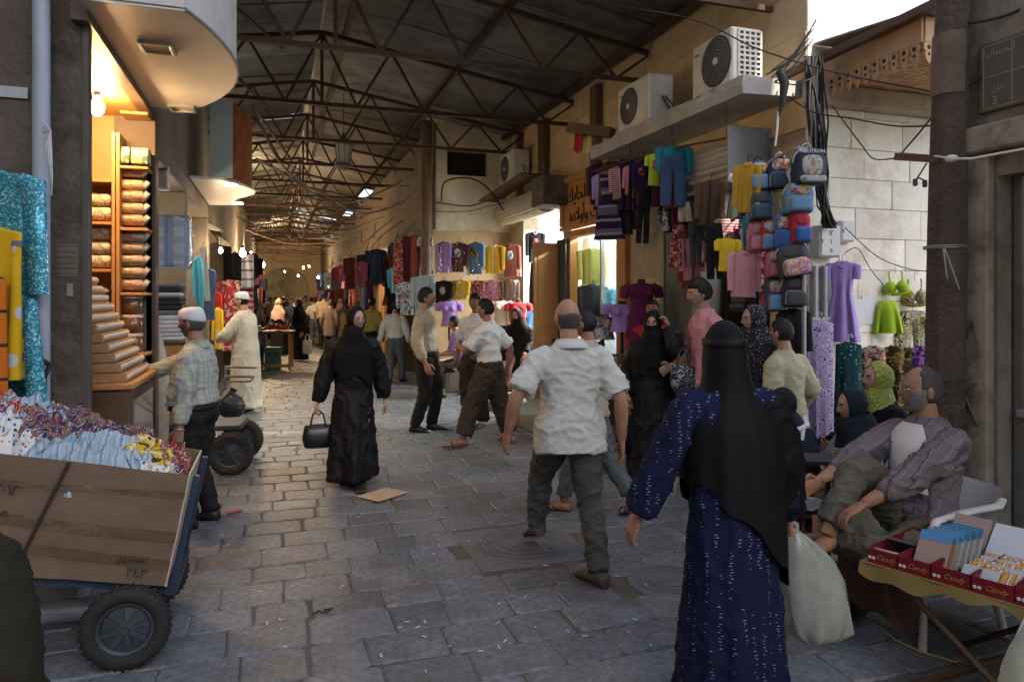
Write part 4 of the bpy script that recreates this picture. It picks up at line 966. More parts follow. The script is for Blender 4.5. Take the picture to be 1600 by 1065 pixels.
for i, v in enumerate((478, 508, 537)):
    p = ony(206, v+14, YS-.17); o = thing('spice_jar', 'squat amber jar, %s in the column under the brown packets' % ordn[i], 'jar', p, 0, 'amber jars')
    q = MB(); q.lathe([(.06, 0), (.085, .01), (.085, .14), (.06, .15)], n=14); q.build('jar_body', M('amber_jar', (.16, .07, .025), .2, .3, 20, coat=.8), o)
    q = MB(); q.lathe([(.087, .14), (.087, .165), (.01, .168)], n=14); q.build('jar_lid', m_clearp, o)
p = ony(206, 257, YS-.17)
for i in range(2):
    q = MB(); q.box((0, 0, .065), (.13, .16, .13), .006); tag(q.build('tea_box', M('green_print_box', (.35, .38, .25), .5, .1, pat='floral', cols=[(.04, .1, .03), (.5, .5, .45), (.5, .4, .05)], ps=22), None, p+V((-.07+i*.14, 0, 0))), 'small printed carton, %s on the top shelf of the rack' % ('left' if i == 0 else 'right'), 'carton', 'cartons on the top shelf')
# counter and sloping tray display
ct = thing('shop_counter', 'dark wooden counter with glass side under the sloping trays', 'counter', (0, 0, 0))
q = MB(); q.bb((-1.9, 4.95, 0), (-.86, 5.85, 1.08), .01); q.build('carcass', m_woodd, ct)
q = MB(); q.bb((-1.93, 4.92, 1.08), (-.83, 5.88, 1.12), .008); q.build('counter_top', m_wood, ct)
q = MB(); q.bb((-1.6, 4.938, .35), (-.93, 4.949, .98)); q.build('front_panel', M('counter_panel', (.11, .07, .03), .35, .3, 6), ct)
q = MB(); q.bb((-.859, 5.05, .62), (-.848, 5.75, 1.0)); q.build('glass_pane', M('dusty_glass', (.2, .19, .15), .15, .3, 12, coat=.5), ct)
q = MB(); q.bb((-.859, 5.05, .08), (-.85, 5.75, .55), .004); q.build('side_panel', m_wood, ct)
td = thing('tray_display', 'sloping stack of scalloped sweet trays on the counter', 'display', (0, 0, 0))
m_tray = M('gilt_tray', (.36, .2, .09), .45, .3, 20, .3, 40); m_lace = M('scalloped_paper', (.6, .5, .38), .7, .1)
for i in range(11):
    z0 = 1.12+i*.062; x1 = -.885-i*.033
    q = MB(); q.bb((-1.75, 5.0, z0), (x1, 5.8, z0+.058), .004); q.build('tray', m_tray, td)
    q = MB(); nn = 20; pts = [(x1+.004, 5.0+.8*k/nn, z0+.03+.014*math.sin(k*PI)) for k in range(nn+1)]
    for k in range(nn): q.ell((x1+.002, 5.02+.8*k/nn, z0+.032), (.012, .018, .018), 6, 4)
    tag(q.build('scalloped_edge', m_lace, td), kind='stuff')
# --- lamps in the first shop
def bulb(p, r_, power, col, label, name='light_bulb', cord=.3, grp='lit bulbs', soft=None, es=30):
    o = thing(name, label, 'lamp', p, 0, grp); q = MB(); q.lathe([(.01, .0), (r_*.45, .0), (r_*.5, r_*.5), (r_, r_*1.4), (r_*.95, r_*2.2), (r_*.5, r_*2.9), (.004, r_*3)][::-1], n=14)
    q.v = [(x, y, -z) for x, y, z in q.v]; q.build('bulb_glass', M('bulb_%d_%d' % (int(col[2]*100), es), col, .3, 0, emit=es), o)
    q = MB(); q.cyl((0, 0, 0), (0, 0, .05), r_*.5, 10); q.build('bulb_socket', m_hang, o)
    if cord: q = MB(); q.cyl((0, 0, .05), (0, 0, cord), .004, 5); q.build('cord', m_hang, o)
    L = bpy.data.lights.new('bulb_light', 'POINT'); L.energy = power; L.color = col; L.shadow_soft_size = soft or r_*1.2
    lo = bpy.data.objects.new('bulb_light', L); COL.objects.link(lo); lo.parent = o; lo.location = (0, 0, -r_*1.6-.0); 
    return o
WARM = (1, .64, .3); WARM2 = (1, .7, .4); COOLW = (.93, .97, 1)
b1 = bulb(at(152, 150, 5.35), .05, 120, WARM, 'bare bright bulb glowing under the plywood ceiling of the first shop', cord=.1, soft=.06)
# --- first sign box over the street edge
m_signw = M('sign_underside', (.55, .52, .47), .4, .15, 3, .12, 8, stain=.35, sc=(.35, .27, .18), ss=2.5); m_signp = M('sign_print', (.5, .47, .42), .4, .1, 4, pat='blotch', cols=[(.55, .52, .47), (.52, .48, .44), (.4, .3, .28), (.2, .1, .12)], ps=3)
sg = thing('shop_sign_box', 'large curved light box sign with bare metal underside over the first shop', 'sign', (0, 0, 0))
def bulge(y0, y1, x0, xm, n=14, pw=.5): return [(x0, y0)]+[(xm-(xm-x0)*(1-math.sin(PI*(.12+.88*i/n)/1.0*.5)**1)*0-(xm-x0)*(.55*((i/n-.45)/.55)**2 if i/n > .45 else .3*((.45-i/n)/.45)**2), y0+(y1-y0)*i/n) for i in range(n+1)]+[(x0, y1)]
pl = bulge(4.35, 6.62, XL, -.26)
q = MB(); q.prism(pl, 3.25, 3.27, 'xy'); q.build('underside', m_signw, sg)
q = MB(); q.rings([[(x, y, 3.262) for x, y in pl], [(x, y, 4.3) for x, y in pl]], 0, True, False); q.build('sign_face', m_signp, sg)
q = MB(); q.tube([(x+.004, y, 3.262) for x, y in pl[1:-1]], .012, 6); q.build('edge_trim', m_steel, sg)
for (u, v) in ((246, 74), (285, 169)):
    c = onz(u, v, 3.245); q = MB()
    for dx, dy, sx, sy in ((-.09, 0, .025, .2), (.09, 0, .025, .2), (0, -.09, .155, .025), (0, .09, .155, .025)): q.box((dx, dy, 0), (sx, sy, .025), .003)
    f = q.build('lamp_frame', m_steel, sg, (c.x, c.y, 3.24)); q = MB(); q.box((0, 0, .006), (.15, .15, .006)); q.build('lamp_glass', M('lamp_off', (.55, .45, .32), .3, .1), f)
# --- second sign box
s2 = thing('shop_sign_box', 'pale green sign box with coffee poster and two lit downlights', 'sign', (0, 0, 0))
pl = [(XL+.02, 9.45)]+[(XL+.02+.78*math.sin(PI*i/12)**.75 if i < 6 else XL+.02+.78*math.sin(PI*i/12)**.75, 9.45+1.9*(i/12)) for i in range(1, 12)]+[(XL+.02, 11.35)]
pl = [(XL+.02, 9.4), (-.62, 9.45)]+[(-.62+.36*math.sin(PI*i/10), 9.5+1.8*i/10) for i in range(1, 10)]+[(-.6, 11.5), (-.62, 12.0), (XL+.02, 12.05)]; pu = [(-.76, 9.46), (-.5, 9.5)]+[(-.5+.2*math.sin(PI*i/10), 9.5+1.8*i/10) for i in range(1, 10)]+[(-.5, 11.3), (-.76, 11.35)]
q = MB(); q.prism(pl, 3.1, 3.13, 'xy'); q.build('underside', M('sign_white', (.62, .62, .56), .4, .05), s2)
q = MB(); q.bb((-.76, 9.44, 3.13), (-.5, 9.48, 4.1)); q.build('end_panel', M('sign_green', (.33, .38, .34), .5, .1), s2)
q = MB(); q.rings([[(x, y, z) for x, y in pu[1:-1]] for z in (3.13, 4.08)], 0, False, True, closed=False); q.build('poster', M('coffee_poster', (.05, .012, .01), .3, .1, 3, pat='blotch', cols=[(.12, .02, .015), (.22, .05, .02), (.45, .2, .05), (.5, .42, .22)], ps=5, coat=.4), s2)
for (u, v) in ((361, 290), (372, 318)):
    c = onz(u, v, 3.09); q = MB(); q.lathe([(.075, 0), (.07, -.012), (.01, -.012)], (c.x, c.y, 3.1), 16); q.build('downlight', M('lit_disc', (1, .95, .85), .3, 0, emit=22), s2)
    L = bpy.data.lights.new('downlight', 'SPOT'); L.energy = 38; L.color = (1, .86, .66); L.spot_size = R(130); L.spot_blend = .6; L.shadow_soft_size = .07
    lo = bpy.data.objects.new('downlight_lamp', L); COL.objects.link(lo); lo.location = (c.x, c.y, 3.075); lo.parent = s2
# --- second shop on the left: quilt pack, stacked textiles, rolls
o = thing('quilt_pack', 'blue and white quilt in a clear zip bag hanging beside the shop post', 'quilt', at(268, 378, 6.95), -YAW*.6)
q = MB(); rr = []
for y, k in ((-.09, .8), (-.075, .95), (-.03, 1), (.03, 1), (.09, .9)): rr.append([(.19*k*math.copysign(abs(math.cos(a))**.3, math.cos(a)), y, .265*k*math.copysign(abs(math.sin(a))**.3, math.sin(a))) for a in [2*PI*j/28 for j in range(28)]])
q.rings(rr); q.build('quilt', C['quilt'], o)
q = MB(); q.rings([[(x*1.03, y*1.05-.002, z*1.03) for x, y, z in r_] for r_ in rr], 0, True); q.build('clear_bag', m_film, o)
q = MB(); q.tube([(x*1.03, -.082, z*1.03) for x, y, z in rr[1]]+[(rr[1][0][0]*1.03, -.082, 0)], .006, 5); q.build('zip_piping', M('piping_white', (.6, .62, .66), .5), o)
p0 = at(262, 532, 6.9); cb = thing('textile_cabinet', 'low wooden cabinet under the folded textiles', 'cabinet', (p0.x, p0.y, 0))
zc = p0.z; q = MB(); q.box((0, .1, zc/2-.01), (.36, .5, zc-.04), .01); q.build('cabinet', m_wood, cb); q = MB(); q.box((0, .1, zc-.012), (.4, .54, .024), .004); q.build('cabinet_top', m_woodd, cb)
zz = zc+.001; rd = random.Random(4)
for i in range(13):
    hh = rd.uniform(.036, .054); m_ = [C['white'], C['grey'], C['white'], C['charcoal'], M('packed_white', (.6, .6, .58), .3, .15, 9, .5, 30, coat=.4)][rd.randrange(5)] if i not in (7, 8) else C['charcoal']
    q = MB(); q.box((rd.uniform(-.01, .01), 0, 0), (.27+rd.uniform(-.02, .02), .36, hh-.002), .016); tag(q.build('folded_textile', m_, None, (p0.x, p0.y+.08, zz+hh/2), rd.uniform(-.05, .05)), 'folded packed textile, %s from the bottom of the stack below the blue quilt bag' % ordw(i+1), 'textile', 'folded textiles in the stack'); zz += hh
q = MB(); bz = at(243, 640, 6.45); q.tube([(0, 0, 0), (.01, 0, .06), (0, 0, .5), (.015, 0, 1.0), (-.02, .02, 1.3), (-.03, .03, 1.36)], [.06, .1, .11, .1, .07, .02], 14); tag(q.build('cloth_bale', M('mottled_bale', (.42, .36, .28), .6, .3, 14, .5, 20), None, (bz.x, bz.y, .0)), 'tall mottled wrapped bale leaning beside the cabinet', 'bale')
o = thing('speaker_box', 'small pale box on the wall above the blue quilt', 'box', at(251, 278, 7.0), 0); q = MB(); q.box((0, 0, 0), (.15, .12, .24), .01); q.build('case', M('pale_box', (.5, .48, .42), .6, .15), o); q = MB(); q.box((0, -.063, 0), (.12, .008, .2), .003); q.build('front', m_ind, o)
# ribbed round awnings further on
for i, (u, v, d, rr_) in enumerate(((333, 352, 11.6, .2), (343, 372, 12.0, .27))):
    o = thing('ribbed_canopy', ('small dim' if i == 0 else 'larger lit')+' ribbed cloth canopy over the third shop on the left', 'canopy', at(u, v, d), -.6)
    q = MB(); nn = 15
    def fan(a, b_): 
        an = PI*(.02+.96*a); r_ = rr_*(1+.035*math.sin(a*nn*2*PI)); return (math.cos(an)*r_, -.38*b_*math.sin(PI*.5*b_+.3), math.sin(an)*r_*(.35+.65*b_)-rr_*.6)
    q.grid(lambda a, b_: fan(a, b_), 60, 6); q.build('ribbed_cloth', M('cream_canopy', (.55, .45, .32), .8, .1), o)
    q = MB(); q.tube([fan(k/20, 1.0) for k in range(21)], .012, 6); q.build('rim', m_black, o)
# hanging things and textiles on the left, further on
for i, (bx_, d, kind, cn, lab) in enumerate((((308, 385, 326, 470), 10.5, 'bodygown', 'grey', 'grey dress hanging on the left near the ribbed canopies'), ((318, 420, 338, 500), 10.8, 'gown', 'denim', 'dark blue garment hanging left of the red blanket'),
        ((300, 400, 316, 480), 9.8, 'top', 'cyan', 'light blue top hanging by the third left shop'), ((325, 455, 350, 520), 11.8, 'top', 'red', 'red top hanging below the ribbed canopy'), ((333, 480, 348, 545), 11.5, 'top', 'yellow', 'yellow green top low beside the white-robed man'))):
    hang(kind, bx_, d, C[cn], lab, 195, 'clothes on the left shops')
m_redb = M('red_blanket', (.42, .03, .045), .8, .1, pat='floral', cols=[(.42, .03, .045), (.42, .03, .045), (.62, .5, .47)], ps=14)
def slab_thing(name, label, cat, box, d, m, th=.06, face=180, fold=.01, group=None):
    u0, v0, u1, v1 = box; w_ = (u1-u0)*d/FPX; h = (v1-v0)*d/FPX; o = at((u0+u1)/2, v1, d); q = MB()
    f = lambda a, b_, y: ((a-.5)*w_, y+fold*math.sin(a*9+b_*2), b_*h)
    q.grid(lambda a, b_: f(a, b_, -th/2), 16, 8); q.grid(lambda a, b_: f(1-a, b_, th/2), 16, 8)
    rim = [f(a, 0, -th/2) for a in [i/16 for i in range(17)]]; rim2 = [f(a, 0, th/2) for a in [i/16 for i in range(17)]]; q.rings([rim, rim2], 0, False, True, closed=False)
    q.rings([[f(0, b_/8, -th/2) for b_ in range(9)], [f(0, b_/8, th/2) for b_ in range(9)]], 0, False, True, closed=False); q.rings([[f(1, b_/8, -th/2) for b_ in range(9)], [f(1, b_/8, th/2) for b_ in range(9)]], 0, False, True, closed=False)
    q.rings([[f(a/16, 1, -th/2) for a in range(17)], [f(a/16, 1, th/2) for a in range(17)]], 0, False, True, closed=False)
    return tag(q.build(name, m, None, o, -YAW+R(180-face)), label, cat, group)
slab_thing('blanket', 'red blanket with pale medallions hanging behind the white-robed man', 'blanket', (346, 438, 374, 548), 13.2, m_redb)
slab_thing('blanket', 'red and white striped blanket hanging behind the white-robed man', 'blanket', (372, 440, 396, 545), 13.6, M('stripe_blanket', (.58, .5, .47), .8, .1, pat='sz', cols=[(.42, .04, .05)], ps=9, duty=.5))
slab_thing('blanket', 'blue and silver packed blanket above the striped one', 'blanket', (378, 398, 396, 450), 13.4, M('silver_pack', (.4, .42, .45), .35, .3, 12, .6, 20, pat='sz', cols=[(.08, .12, .3)], ps=6, duty=.25))
# stall table with red goods and green crate
p = onz(425, 578); tb = thing('stall_table', 'trestle table with red goods in the middle of the far crowd', 'table', (p.x, p.y+.3, 0), -.1)
q = MB(); q.box((0, 0, .86), (1.0, .8, .05), .01); q.build('table_top', m_woodd, tb)
for sx in (-1, 1):
    for sy in (-1, 1): q = MB(); q.box((sx*.42, sy*.33, .42), (.06, .06, .83), .006); q.build('leg', m_wood, tb)
q = MB(); q.box((0, -.33, .1), (.78, .05, .07), .005); q.build('stretcher', m_wood, tb)
q = MB(); rd = random.Random(9)
for i in range(60): a = rd.uniform(0, 6.28); r_ = rd.random()**.5*.33; q.ell((r_*math.cos(a), r_*math.sin(a)*.7, .02+.2*(1-r_/.35)*rd.random()), (.05, .04, .02), 6, 4, 0, Matrix.Rotation(rd.uniform(-1, 1), 3, 'X'))
tag(q.build('red_goods', M('red_goods', (.5, .1, .07), .6, .3, 20), None, (p.x+.05, p.y+.3, .9)), 'heap of small red goods on the stall table', 'goods', kind='stuff')
q = MB(); q.box((0, 0, .06), (.26, .3, .12), .008); tag(q.build('white_carton', M('white_card', (.62, .6, .56), .7, .1), None, (p.x-.36, p.y+.25, .886)), 'white carton at the left end of the stall table', 'carton')
cr = thing('plastic_crate', 'green plastic crate under the stall table', 'crate', (p.x+.02, p.y+.15, 0), -.1); q = MB(); q.box((0, 0, .26), (.34, .36, .5), .012); q.build('crate_body', M('green_plastic', (.045, .16, .09), .45, .2), cr)
for k in (-1, 1): q = MB(); q.box((k*.07, -.183, .38), (.04, .012, .07), .003); q.build('hand_slot', m_black, cr)
q = MB(); q.box((0, 0, .3), (.3, .3, .6), .05); tag(q.build('cloth_bundle', C['denim'], None, (p.x-.33, p.y+.3, 0)), 'dark blue cloth bundle under the left end of the stall table', 'bundle')
# --- hand truck behind the capped man
ht = thing('hand_truck', 'two-wheeled hand truck with steel handles behind the man in the white cap', 'hand truck', (0, 0, 0))
m_tyre = M('tyre_rubber', (.022, .021, .02), .8, .25, 10, .5, 60, stain=.4, sc=(.1, .085, .065)); m_rim = M('rim_steel', (.06, .075, .09), .5, .4, 8, metal=.4, stain=.5)
def wheel(parent, c, r_, ax, wd=.075):
    """pneumatic barrow wheel, ax = axle direction"""
    wo = link('wheel', None, parent, c); wo.rotation_euler = V((0, -1, 0)).rotation_difference(V(ax)).to_euler()
    q = MB(); n = 36; prof = [(r_*.64, -.35), (r_*.8, -.5), (r_*.94, -.42), (r_, -.2), (r_, .2), (r_*.94, .42), (r_*.8, .5), (r_*.64, .35), (r_*.62, 0)]
    q.lathe([(a, b_*wd) for a, b_ in prof]+[(prof[0][0], prof[0][1]*wd)], n=n, axis='y', cap=False)
    for i in range(36):
        a = 2*PI*i/36
        for k in (-1, 1): q.box((r_*1.0*math.cos(a+k*.04), k*wd*.2, r_*1.0*math.sin(a+k*.04)), (.012, wd*.26, .012), 0, 0, Matrix.Rotation(-a, 3, 'Y'))
    q.build('tyre', m_tyre, wo)
    q = MB(); q.lathe([(r_*.66, -.3*wd), (r_*.6, -.36*wd), (r_*.55, -.1*wd), (r_*.53, .1*wd), (r_*.6, .36*wd), (r_*.66, .3*wd)], n=28, axis='y', cap=False); q.build('rim', m_rim, wo)
    q = MB()
    q.lathe([(r_*.55, -.06*wd), (r_*.3, -.14*wd), (r_*.12, -.3*wd), (.01, -.3*wd)], n=20, axis='y'); q.lathe([(r_*.55, .06*wd), (r_*.3, .14*wd), (r_*.12, .3*wd), (.01, .3*wd)], n=20, axis='y', cap=False); q.build('wheel_disc', m_rim, wo)
    for i in range(8):
        a = 2*PI*i/8+.2; q = MB(); q.bar((r_*.14*math.cos(a), -.16*wd, r_*.14*math.sin(a)), (r_*.54*math.cos(a), -.1*wd, r_*.54*math.sin(a)), .02, .02); q.bar((r_*.14*math.cos(a), .16*wd, r_*.14*math.sin(a)), (r_*.54*math.cos(a), .1*wd, r_*.54*math.sin(a)), .02, .02); q.build('spoke', m_rim, wo)
    q = MB(); q.cyl((0, -.45*wd, 0), (0, .45*wd, 0), r_*.09, 10); q.build('hub', m_rim, wo); return wo
ca = onz(360, 742); cb_ = onz(379, 716); wdir = (cb_-ca).normalized()
for c in (ca, cb_): wheel(ht, (c.x, c.y, .2), .2, (wdir.x, wdir.y, 0), .09)
q = MB(); q.cyl((ca.x, ca.y, .2), (cb_.x, cb_.y, .2), .016, 8); q.build('axle', m_rim, ht)
dl = V((-wdir.y, wdir.x, 0))*(-1 if V((-wdir.y, wdir.x, 0)).dot(RT) > 0 else 1); mid = (ca+cb_)/2
q = MB(); c = mid+dl*.35; q.box((c.x, c.y, .42), (.85, .5, .05), .01, 0, Matrix.Rotation(math.atan2(dl.y, dl.x), 3, 'Z')); q.build('bed', m_rim, ht)
h0 = at(352, 573, 6.6); h1 = at(401, 574, 6.5); g0 = at(352, 588, 6.35); g1 = at(397, 588, 6.25); g2 = at(352, 596, 6.35)
for a, b_ in ((h0, h1), (g0, g1)):
    q = MB(); q.tube([(mid.x+dl.x*.4, mid.y+dl.y*.4, .44), a+V((0, 0, -.1)), a, b_], .013, 8); q.build('handle', m_steel, ht)
q = MB(); q.tube([g1, g1+V((-.03, 0, -.04)), g2], .01, 7); q.build('handle_brace', m_steel, ht)
q = MB(); bp_ = onz(362, 655); q.tube([(0, 0, 0), (0, 0, .08), (0, 0, .2), (.01, 0, .3), (.0, 0, .36), (.03, 0, .42)], [.06, .16, .18, .12, .04, .05], 12); tag(q.build('rubbish_bag', M('black_polythene', (.01, .01, .011), .25, .1, 9, 1, 14, bd=.03), None, (bp_.x, bp_.y, 0)), 'knotted black polythene bag behind the hand truck', 'bag')
# --- clothes cart in the left foreground
m_card = M('cardboard', (.135, .09, .058), .75, .25, 4, .25, 20, pat='wood', cols=[(.18, .125, .082)], ps=3, aniso=(2, 1, 9)); m_cardin = M('cardboard_edge', (.5, .42, .33), .8, .1)
m_tape = M('packing_tape', (.12, .078, .048), .25, .2, 5, .8, 24, coat=.5); m_ink = M('marker_ink', (.03, .021, .016), .8, .3, 30); m_bluef = M('blue_frame', (.04, .06, .1), .45, .3, 8, metal=.4)
wc = onz(198, 1040); ck = thing('clothes_cart', 'hand cart with a big taped cardboard box on tyred wheels', 'cart', (wc.x, wc.y, 0))
wheel(ck, (0, -.02, .182), .182, (0, -1, 0), .085); wheel(ck, (.0, .66, .182), .182, (0, -1, 0), .085)
q = MB(); q.cyl((0, -.0, .182), (0, .66, .182), .018, 10); q.build('axle', m_rim, ck)
tl = R(11.5); BX = link('box', None, ck, (.15, .06, .315)); BX.rotation_euler = (0, tl, 0)     # box frame: x along, tilted down to the right
BL, BW, BH = 1.3, .58, .515
q = MB(); dent = lambda a, b_: .008*noise.noise(V((a*5, b_*3, 2)))+.009*max(0, 1-abs(a-.62)*14)*noise.noise(V((a*9, b_*6, 5)))-.012*(1-b_)*0+.008*(b_**3)*noise.noise(V((a*4, 1, 8)))
q.grid(lambda a, b_: (-BL*(1-a), dent(a, b_), BH*b_), 60, 24); q.grid(lambda a, b_: (-BL*a, dent(1-a, b_)+.008, BH*b_), 60, 24); q.build('box_front', m_card, BX)
for z0_, z1_ in ((.08, .13), (.22, .27), (.4, .43)): q = MB(); q.grid(lambda a, b_: (-BL*(1-a)-.002, -.004+dent(a, (z0_+(z1_-z0_)*b_)/BH)+.002*noise.noise(V((a*12, b_*7, 3))), z0_+(z1_-z0_)*b_+.02*math.sin(a*3+z0_*9)), 60, 4); q.build('stretch_wrap', m_tape, BX)
for nm, p0, p1, m_ in (('box_back', (-BL, BW, 0), (0, BW+.008, BH), m_card), ('box_side', (-.008, .009, 0), (0, BW-.001, BH), m_cardin), ('box_side', (-BL, .009, 0), (-BL+.008, BW-.001, BH), m_card), ('box_floor', (-BL, .009, 0), (-.009, BW-.001, .008), m_card)):
    q = MB(); q.bb(p0, p1); q.build(nm, m_, BX)
q = MB(); q.bar((-.62, -.014, 0), (-.5, -.014, BH), .012, .016); q.build('box_seam', m_ink, BX)
q = MB(); q.tube([(0, 0, 0), (0, 0, BH)], .006, 4); q.build('box_edge', m_cardin, BX)
q = MB()
rot_ = (PI/2, 0, 0)
for bd_, sz, xz in (('\u0663\u0660\u0667', .07, (-.72, .37)), ('cm 93', .055, (-.92, .34)), ('\uFEE3\uFEA4\uFEE4\uFEAA'[::-1], .06, (-.75, .28)), ('\uFEB3\uFEE4\uFEF4\uFEAE'[::-1], .06, (-.16, .13)), ('\u06F2\u0664\u0663', .06, (-.13, .06))):
    text('marker_writing', bd_, sz, m_ink, BX, (xz[0], -.0235, xz[1]), rot_, .0006)
q = MB(); q.bb((-BL-.1, .05, -.05), (.03, .1, -.008)); q.bb((-BL-.1, BW-.1, -.05), (.03, BW-.05, -.008)); q.bb((.0, .03, -.05), (.05, BW-.03, .0)); q.bb((.012, .06, 0), (.04, .1, .5)); q.bb((.012, BW-.1, 0), (.04, BW-.06, .5)); q.build('cart_frame', m_bluef, BX)
# heap of clothes: overlapping crumpled cloth pieces
heap = [(-.95, .24, .52, .42, .22, 'multidots', 'white cloth with coloured dots on the cart heap'), (-1.12, .42, .62, .42, .26, 'redmulti', 'red striped cloth at the left of the cart heap'), (-.62, .38, .56, .4, .2, 'purplemulti', 'dark purple patterned cloth in the middle of the cart heap'),
        (-.46, .2, .53, .36, .16, 'bluestripe', 'light blue striped shirt over the box edge'), (-.3, .3, .52, .34, .16, 'ymulti', 'yellow patterned cloth on the right of the cart heap'), (-.16, .3, .5, .2, .17, 'redmulti', 'red patterned cloth at the right end of the cart heap'),
        (-.8, .45, .58, .3, .2, 'bluestripe', 'pale blue cloth at the back of the cart heap'), (-.2, .2, .5, .18, .12, 'multidots', 'dotted cloth spilling at the right box corner'), (-.35, .48, .55, .25, .15, 'purplemulti', 'purple patterned cloth behind the yellow one')]
Tm = Matrix.Translation((wc.x+.15, wc.y+.06, .34)) @ Matrix.Rotation(tl, 4, 'Y')
for i, (x, y, z, sx, sz, cn, lab) in enumerate(heap):
    q = MB(); sd = i*7.3
    def hp(a, b_):
        an = a*2*PI; r_ = b_; px, py = math.cos(an)*r_, math.sin(an)*r_
        nz = noise.noise(V((px*2.4+sd, py*2.4, sd)))*.6+noise.noise(V((px*5+sd, py*5, 2)))*.4; rg = 1-min(1, abs(noise.noise(V((px*3.2-sd, py*4.5+px*2, 9))))*3.4); rg2 = 1-min(1, abs(noise.noise(V((px*4.6+sd, py*4.2-px*2, 4))))*2.6)
        e_ = .86+.22*noise.noise(V((math.cos(an)*1.8+sd, math.sin(an)*1.8, 1)))+.08*noise.noise(V((math.cos(an)*6+sd, math.sin(an)*6, 3)))
        h = math.sqrt(max(0, 1-r_*r_))*(.7+.45*nz)+(.26*rg+.2*rg2)*(1-r_**5)
        return (x+px*sx*e_+.03*nz, y+py*sx*.66*e_+.02*rg, z-.135+h*sz-(.06*r_**6))
    q.grid(hp, 120, 30); q.xf(Tm)
    tag(q.build('cloth_heap', C[cn]), lab, 'cloth', 'clothes heaped on the cart')
o = thing('bottle_pack', 'clear plastic bottle lying on the ground behind the cart wheel', 'bottle', onz(95, 985)+V((0, .1, .06)), -.1)
q = MB(); q.lathe([(.01, -.2), (.055, -.19), (.06, -.1), (.054, -.05), (.06, 0), (.054, .05), (.06, .12), (.04, .17), (.016, .2), (.016, .23)], n=16, axis='x'); q.build('bottle', M('clear_plastic', (.75, .78, .8), .1, .1, 10, .6, 30, trans=.85), o)
# ================================================================ RIGHT SIDE
# --- air conditioners
m_acw = M('ac_enamel', (.6, .58, .52), .45, .12, 4, .05, 30, stain=.4, sc=(.33, .27, .18), ss=4); m_acd = M('ac_grille', (.06, .055, .05), .5, .2)
def ac(loc, L, D, Hh, label, fan=.42, fy=.3, side=True, rz=0, brand='\u2022\u2022\u2022\u2022'):
    """condenser: local y = along the wall (fan face looks to -x), origin at near bottom street corner"""
    o = thing('air_conditioner', label, 'air conditioner', loc, rz); q = MB(); q.box((D/2, L/2, Hh/2), (D, L, Hh), .018); q.build('casing', m_acw, o)
    r_ = Hh*fan; c = V((-.001, L*fy, Hh*.5)); q = MB(); q.lathe([(r_, .0), (r_, -.008), (r_*.95, -.012), (r_*.94, -.003), (.01, -.003)], c, 28, 0, 'x'); q.build('fan_recess', m_acd, o)
    q = MB()
    for k in range(1, 9): q.lathe([(r_*k/9-.003, -.010), (r_*k/9+.003, -.010), (r_*k/9+.003, -.015), (r_*k/9-.003, -.015)], c, 24, 0, 'x', cap=False)
    for k in range(10): a = 2*PI*k/10; q.bar(c+V((-.013, r_*.15*math.cos(a), r_*.15*math.sin(a))), c+V((-.013, r_*.95*math.cos(a), r_*.95*math.sin(a))), .004, .004)
    tag(q.build('fan_grille', M('grille_wire', (.2, .19, .17), .5, .2), o), kind='stuff')
    q = MB(); q.lathe([(r_*.15, -.01), (r_*.14, -.02), (.004, -.022)], c, 14, 0, 'x'); q.build('fan_hub', m_acw, o)
    if side:
        q = MB(); q.bb((D*.22, -.002, Hh*.04), (D*.94, .004, Hh*.94)); q.build('side_vent', m_acd, o)
        for k in range(5): q = MB(); x = D*(.22+.72*k/4); q.bb((x-.011, -.012, Hh*.03), (x+.011, -.0025, Hh*.95), .002); q.build('vent_bar', m_acw, o)
        for k in range(11): q = MB(); z = Hh*(.04+.9*k/10); q.bb((D*.22, -.0145, z-.009), (D*.95, -.0125, z+.009), .0008); q.build('vent_bar', m_acw, o)
    else:
        q = MB(); q.box((D*.55, -.012, Hh*.62), (D*.3, .03, Hh*.2), .006); q.build('valve_cover', m_acw, o)
        q = MB(); q.tube([(D*.5, -.02, Hh*.5), (D*.6, -.07, Hh*.3), (D*.9, -.05, Hh*.1), (D*1.1, 0, -.02)], .009, 6); q.tube([(D*.62, -.02, Hh*.5), (D*.8, -.06, Hh*.35), (D*.95, -.04, Hh*.25)], .007, 6); q.build('pipe', m_black, o)
    q = MB(); q.bb((-.003, L*.8, Hh*.78), (.002, L*.92, Hh*.82)); q.build('maker_plate', M('maker_plate', (.16, .15, .14), .4), o)
    for yy in (.12*L, .82*L): q = MB(); q.box((D/2, yy, -.012), (D*1.1, .04, .024)); q.build('foot', m_rust, o)
    return o
ac((3.77, 5.27, 3.53), .62, .32, .49, 'large cream air conditioner with square side grille on the slab corner', .46, .36)
ac((3.74, 6.66, 3.53), .72, .30, .5, 'smaller cream air conditioner further along the concrete slab', .4, .62, False)
ac((3.92, 11.7, 3.68), .8, .3, .56, 'white air conditioner on the wall by the plaster building', .4, .6, False)
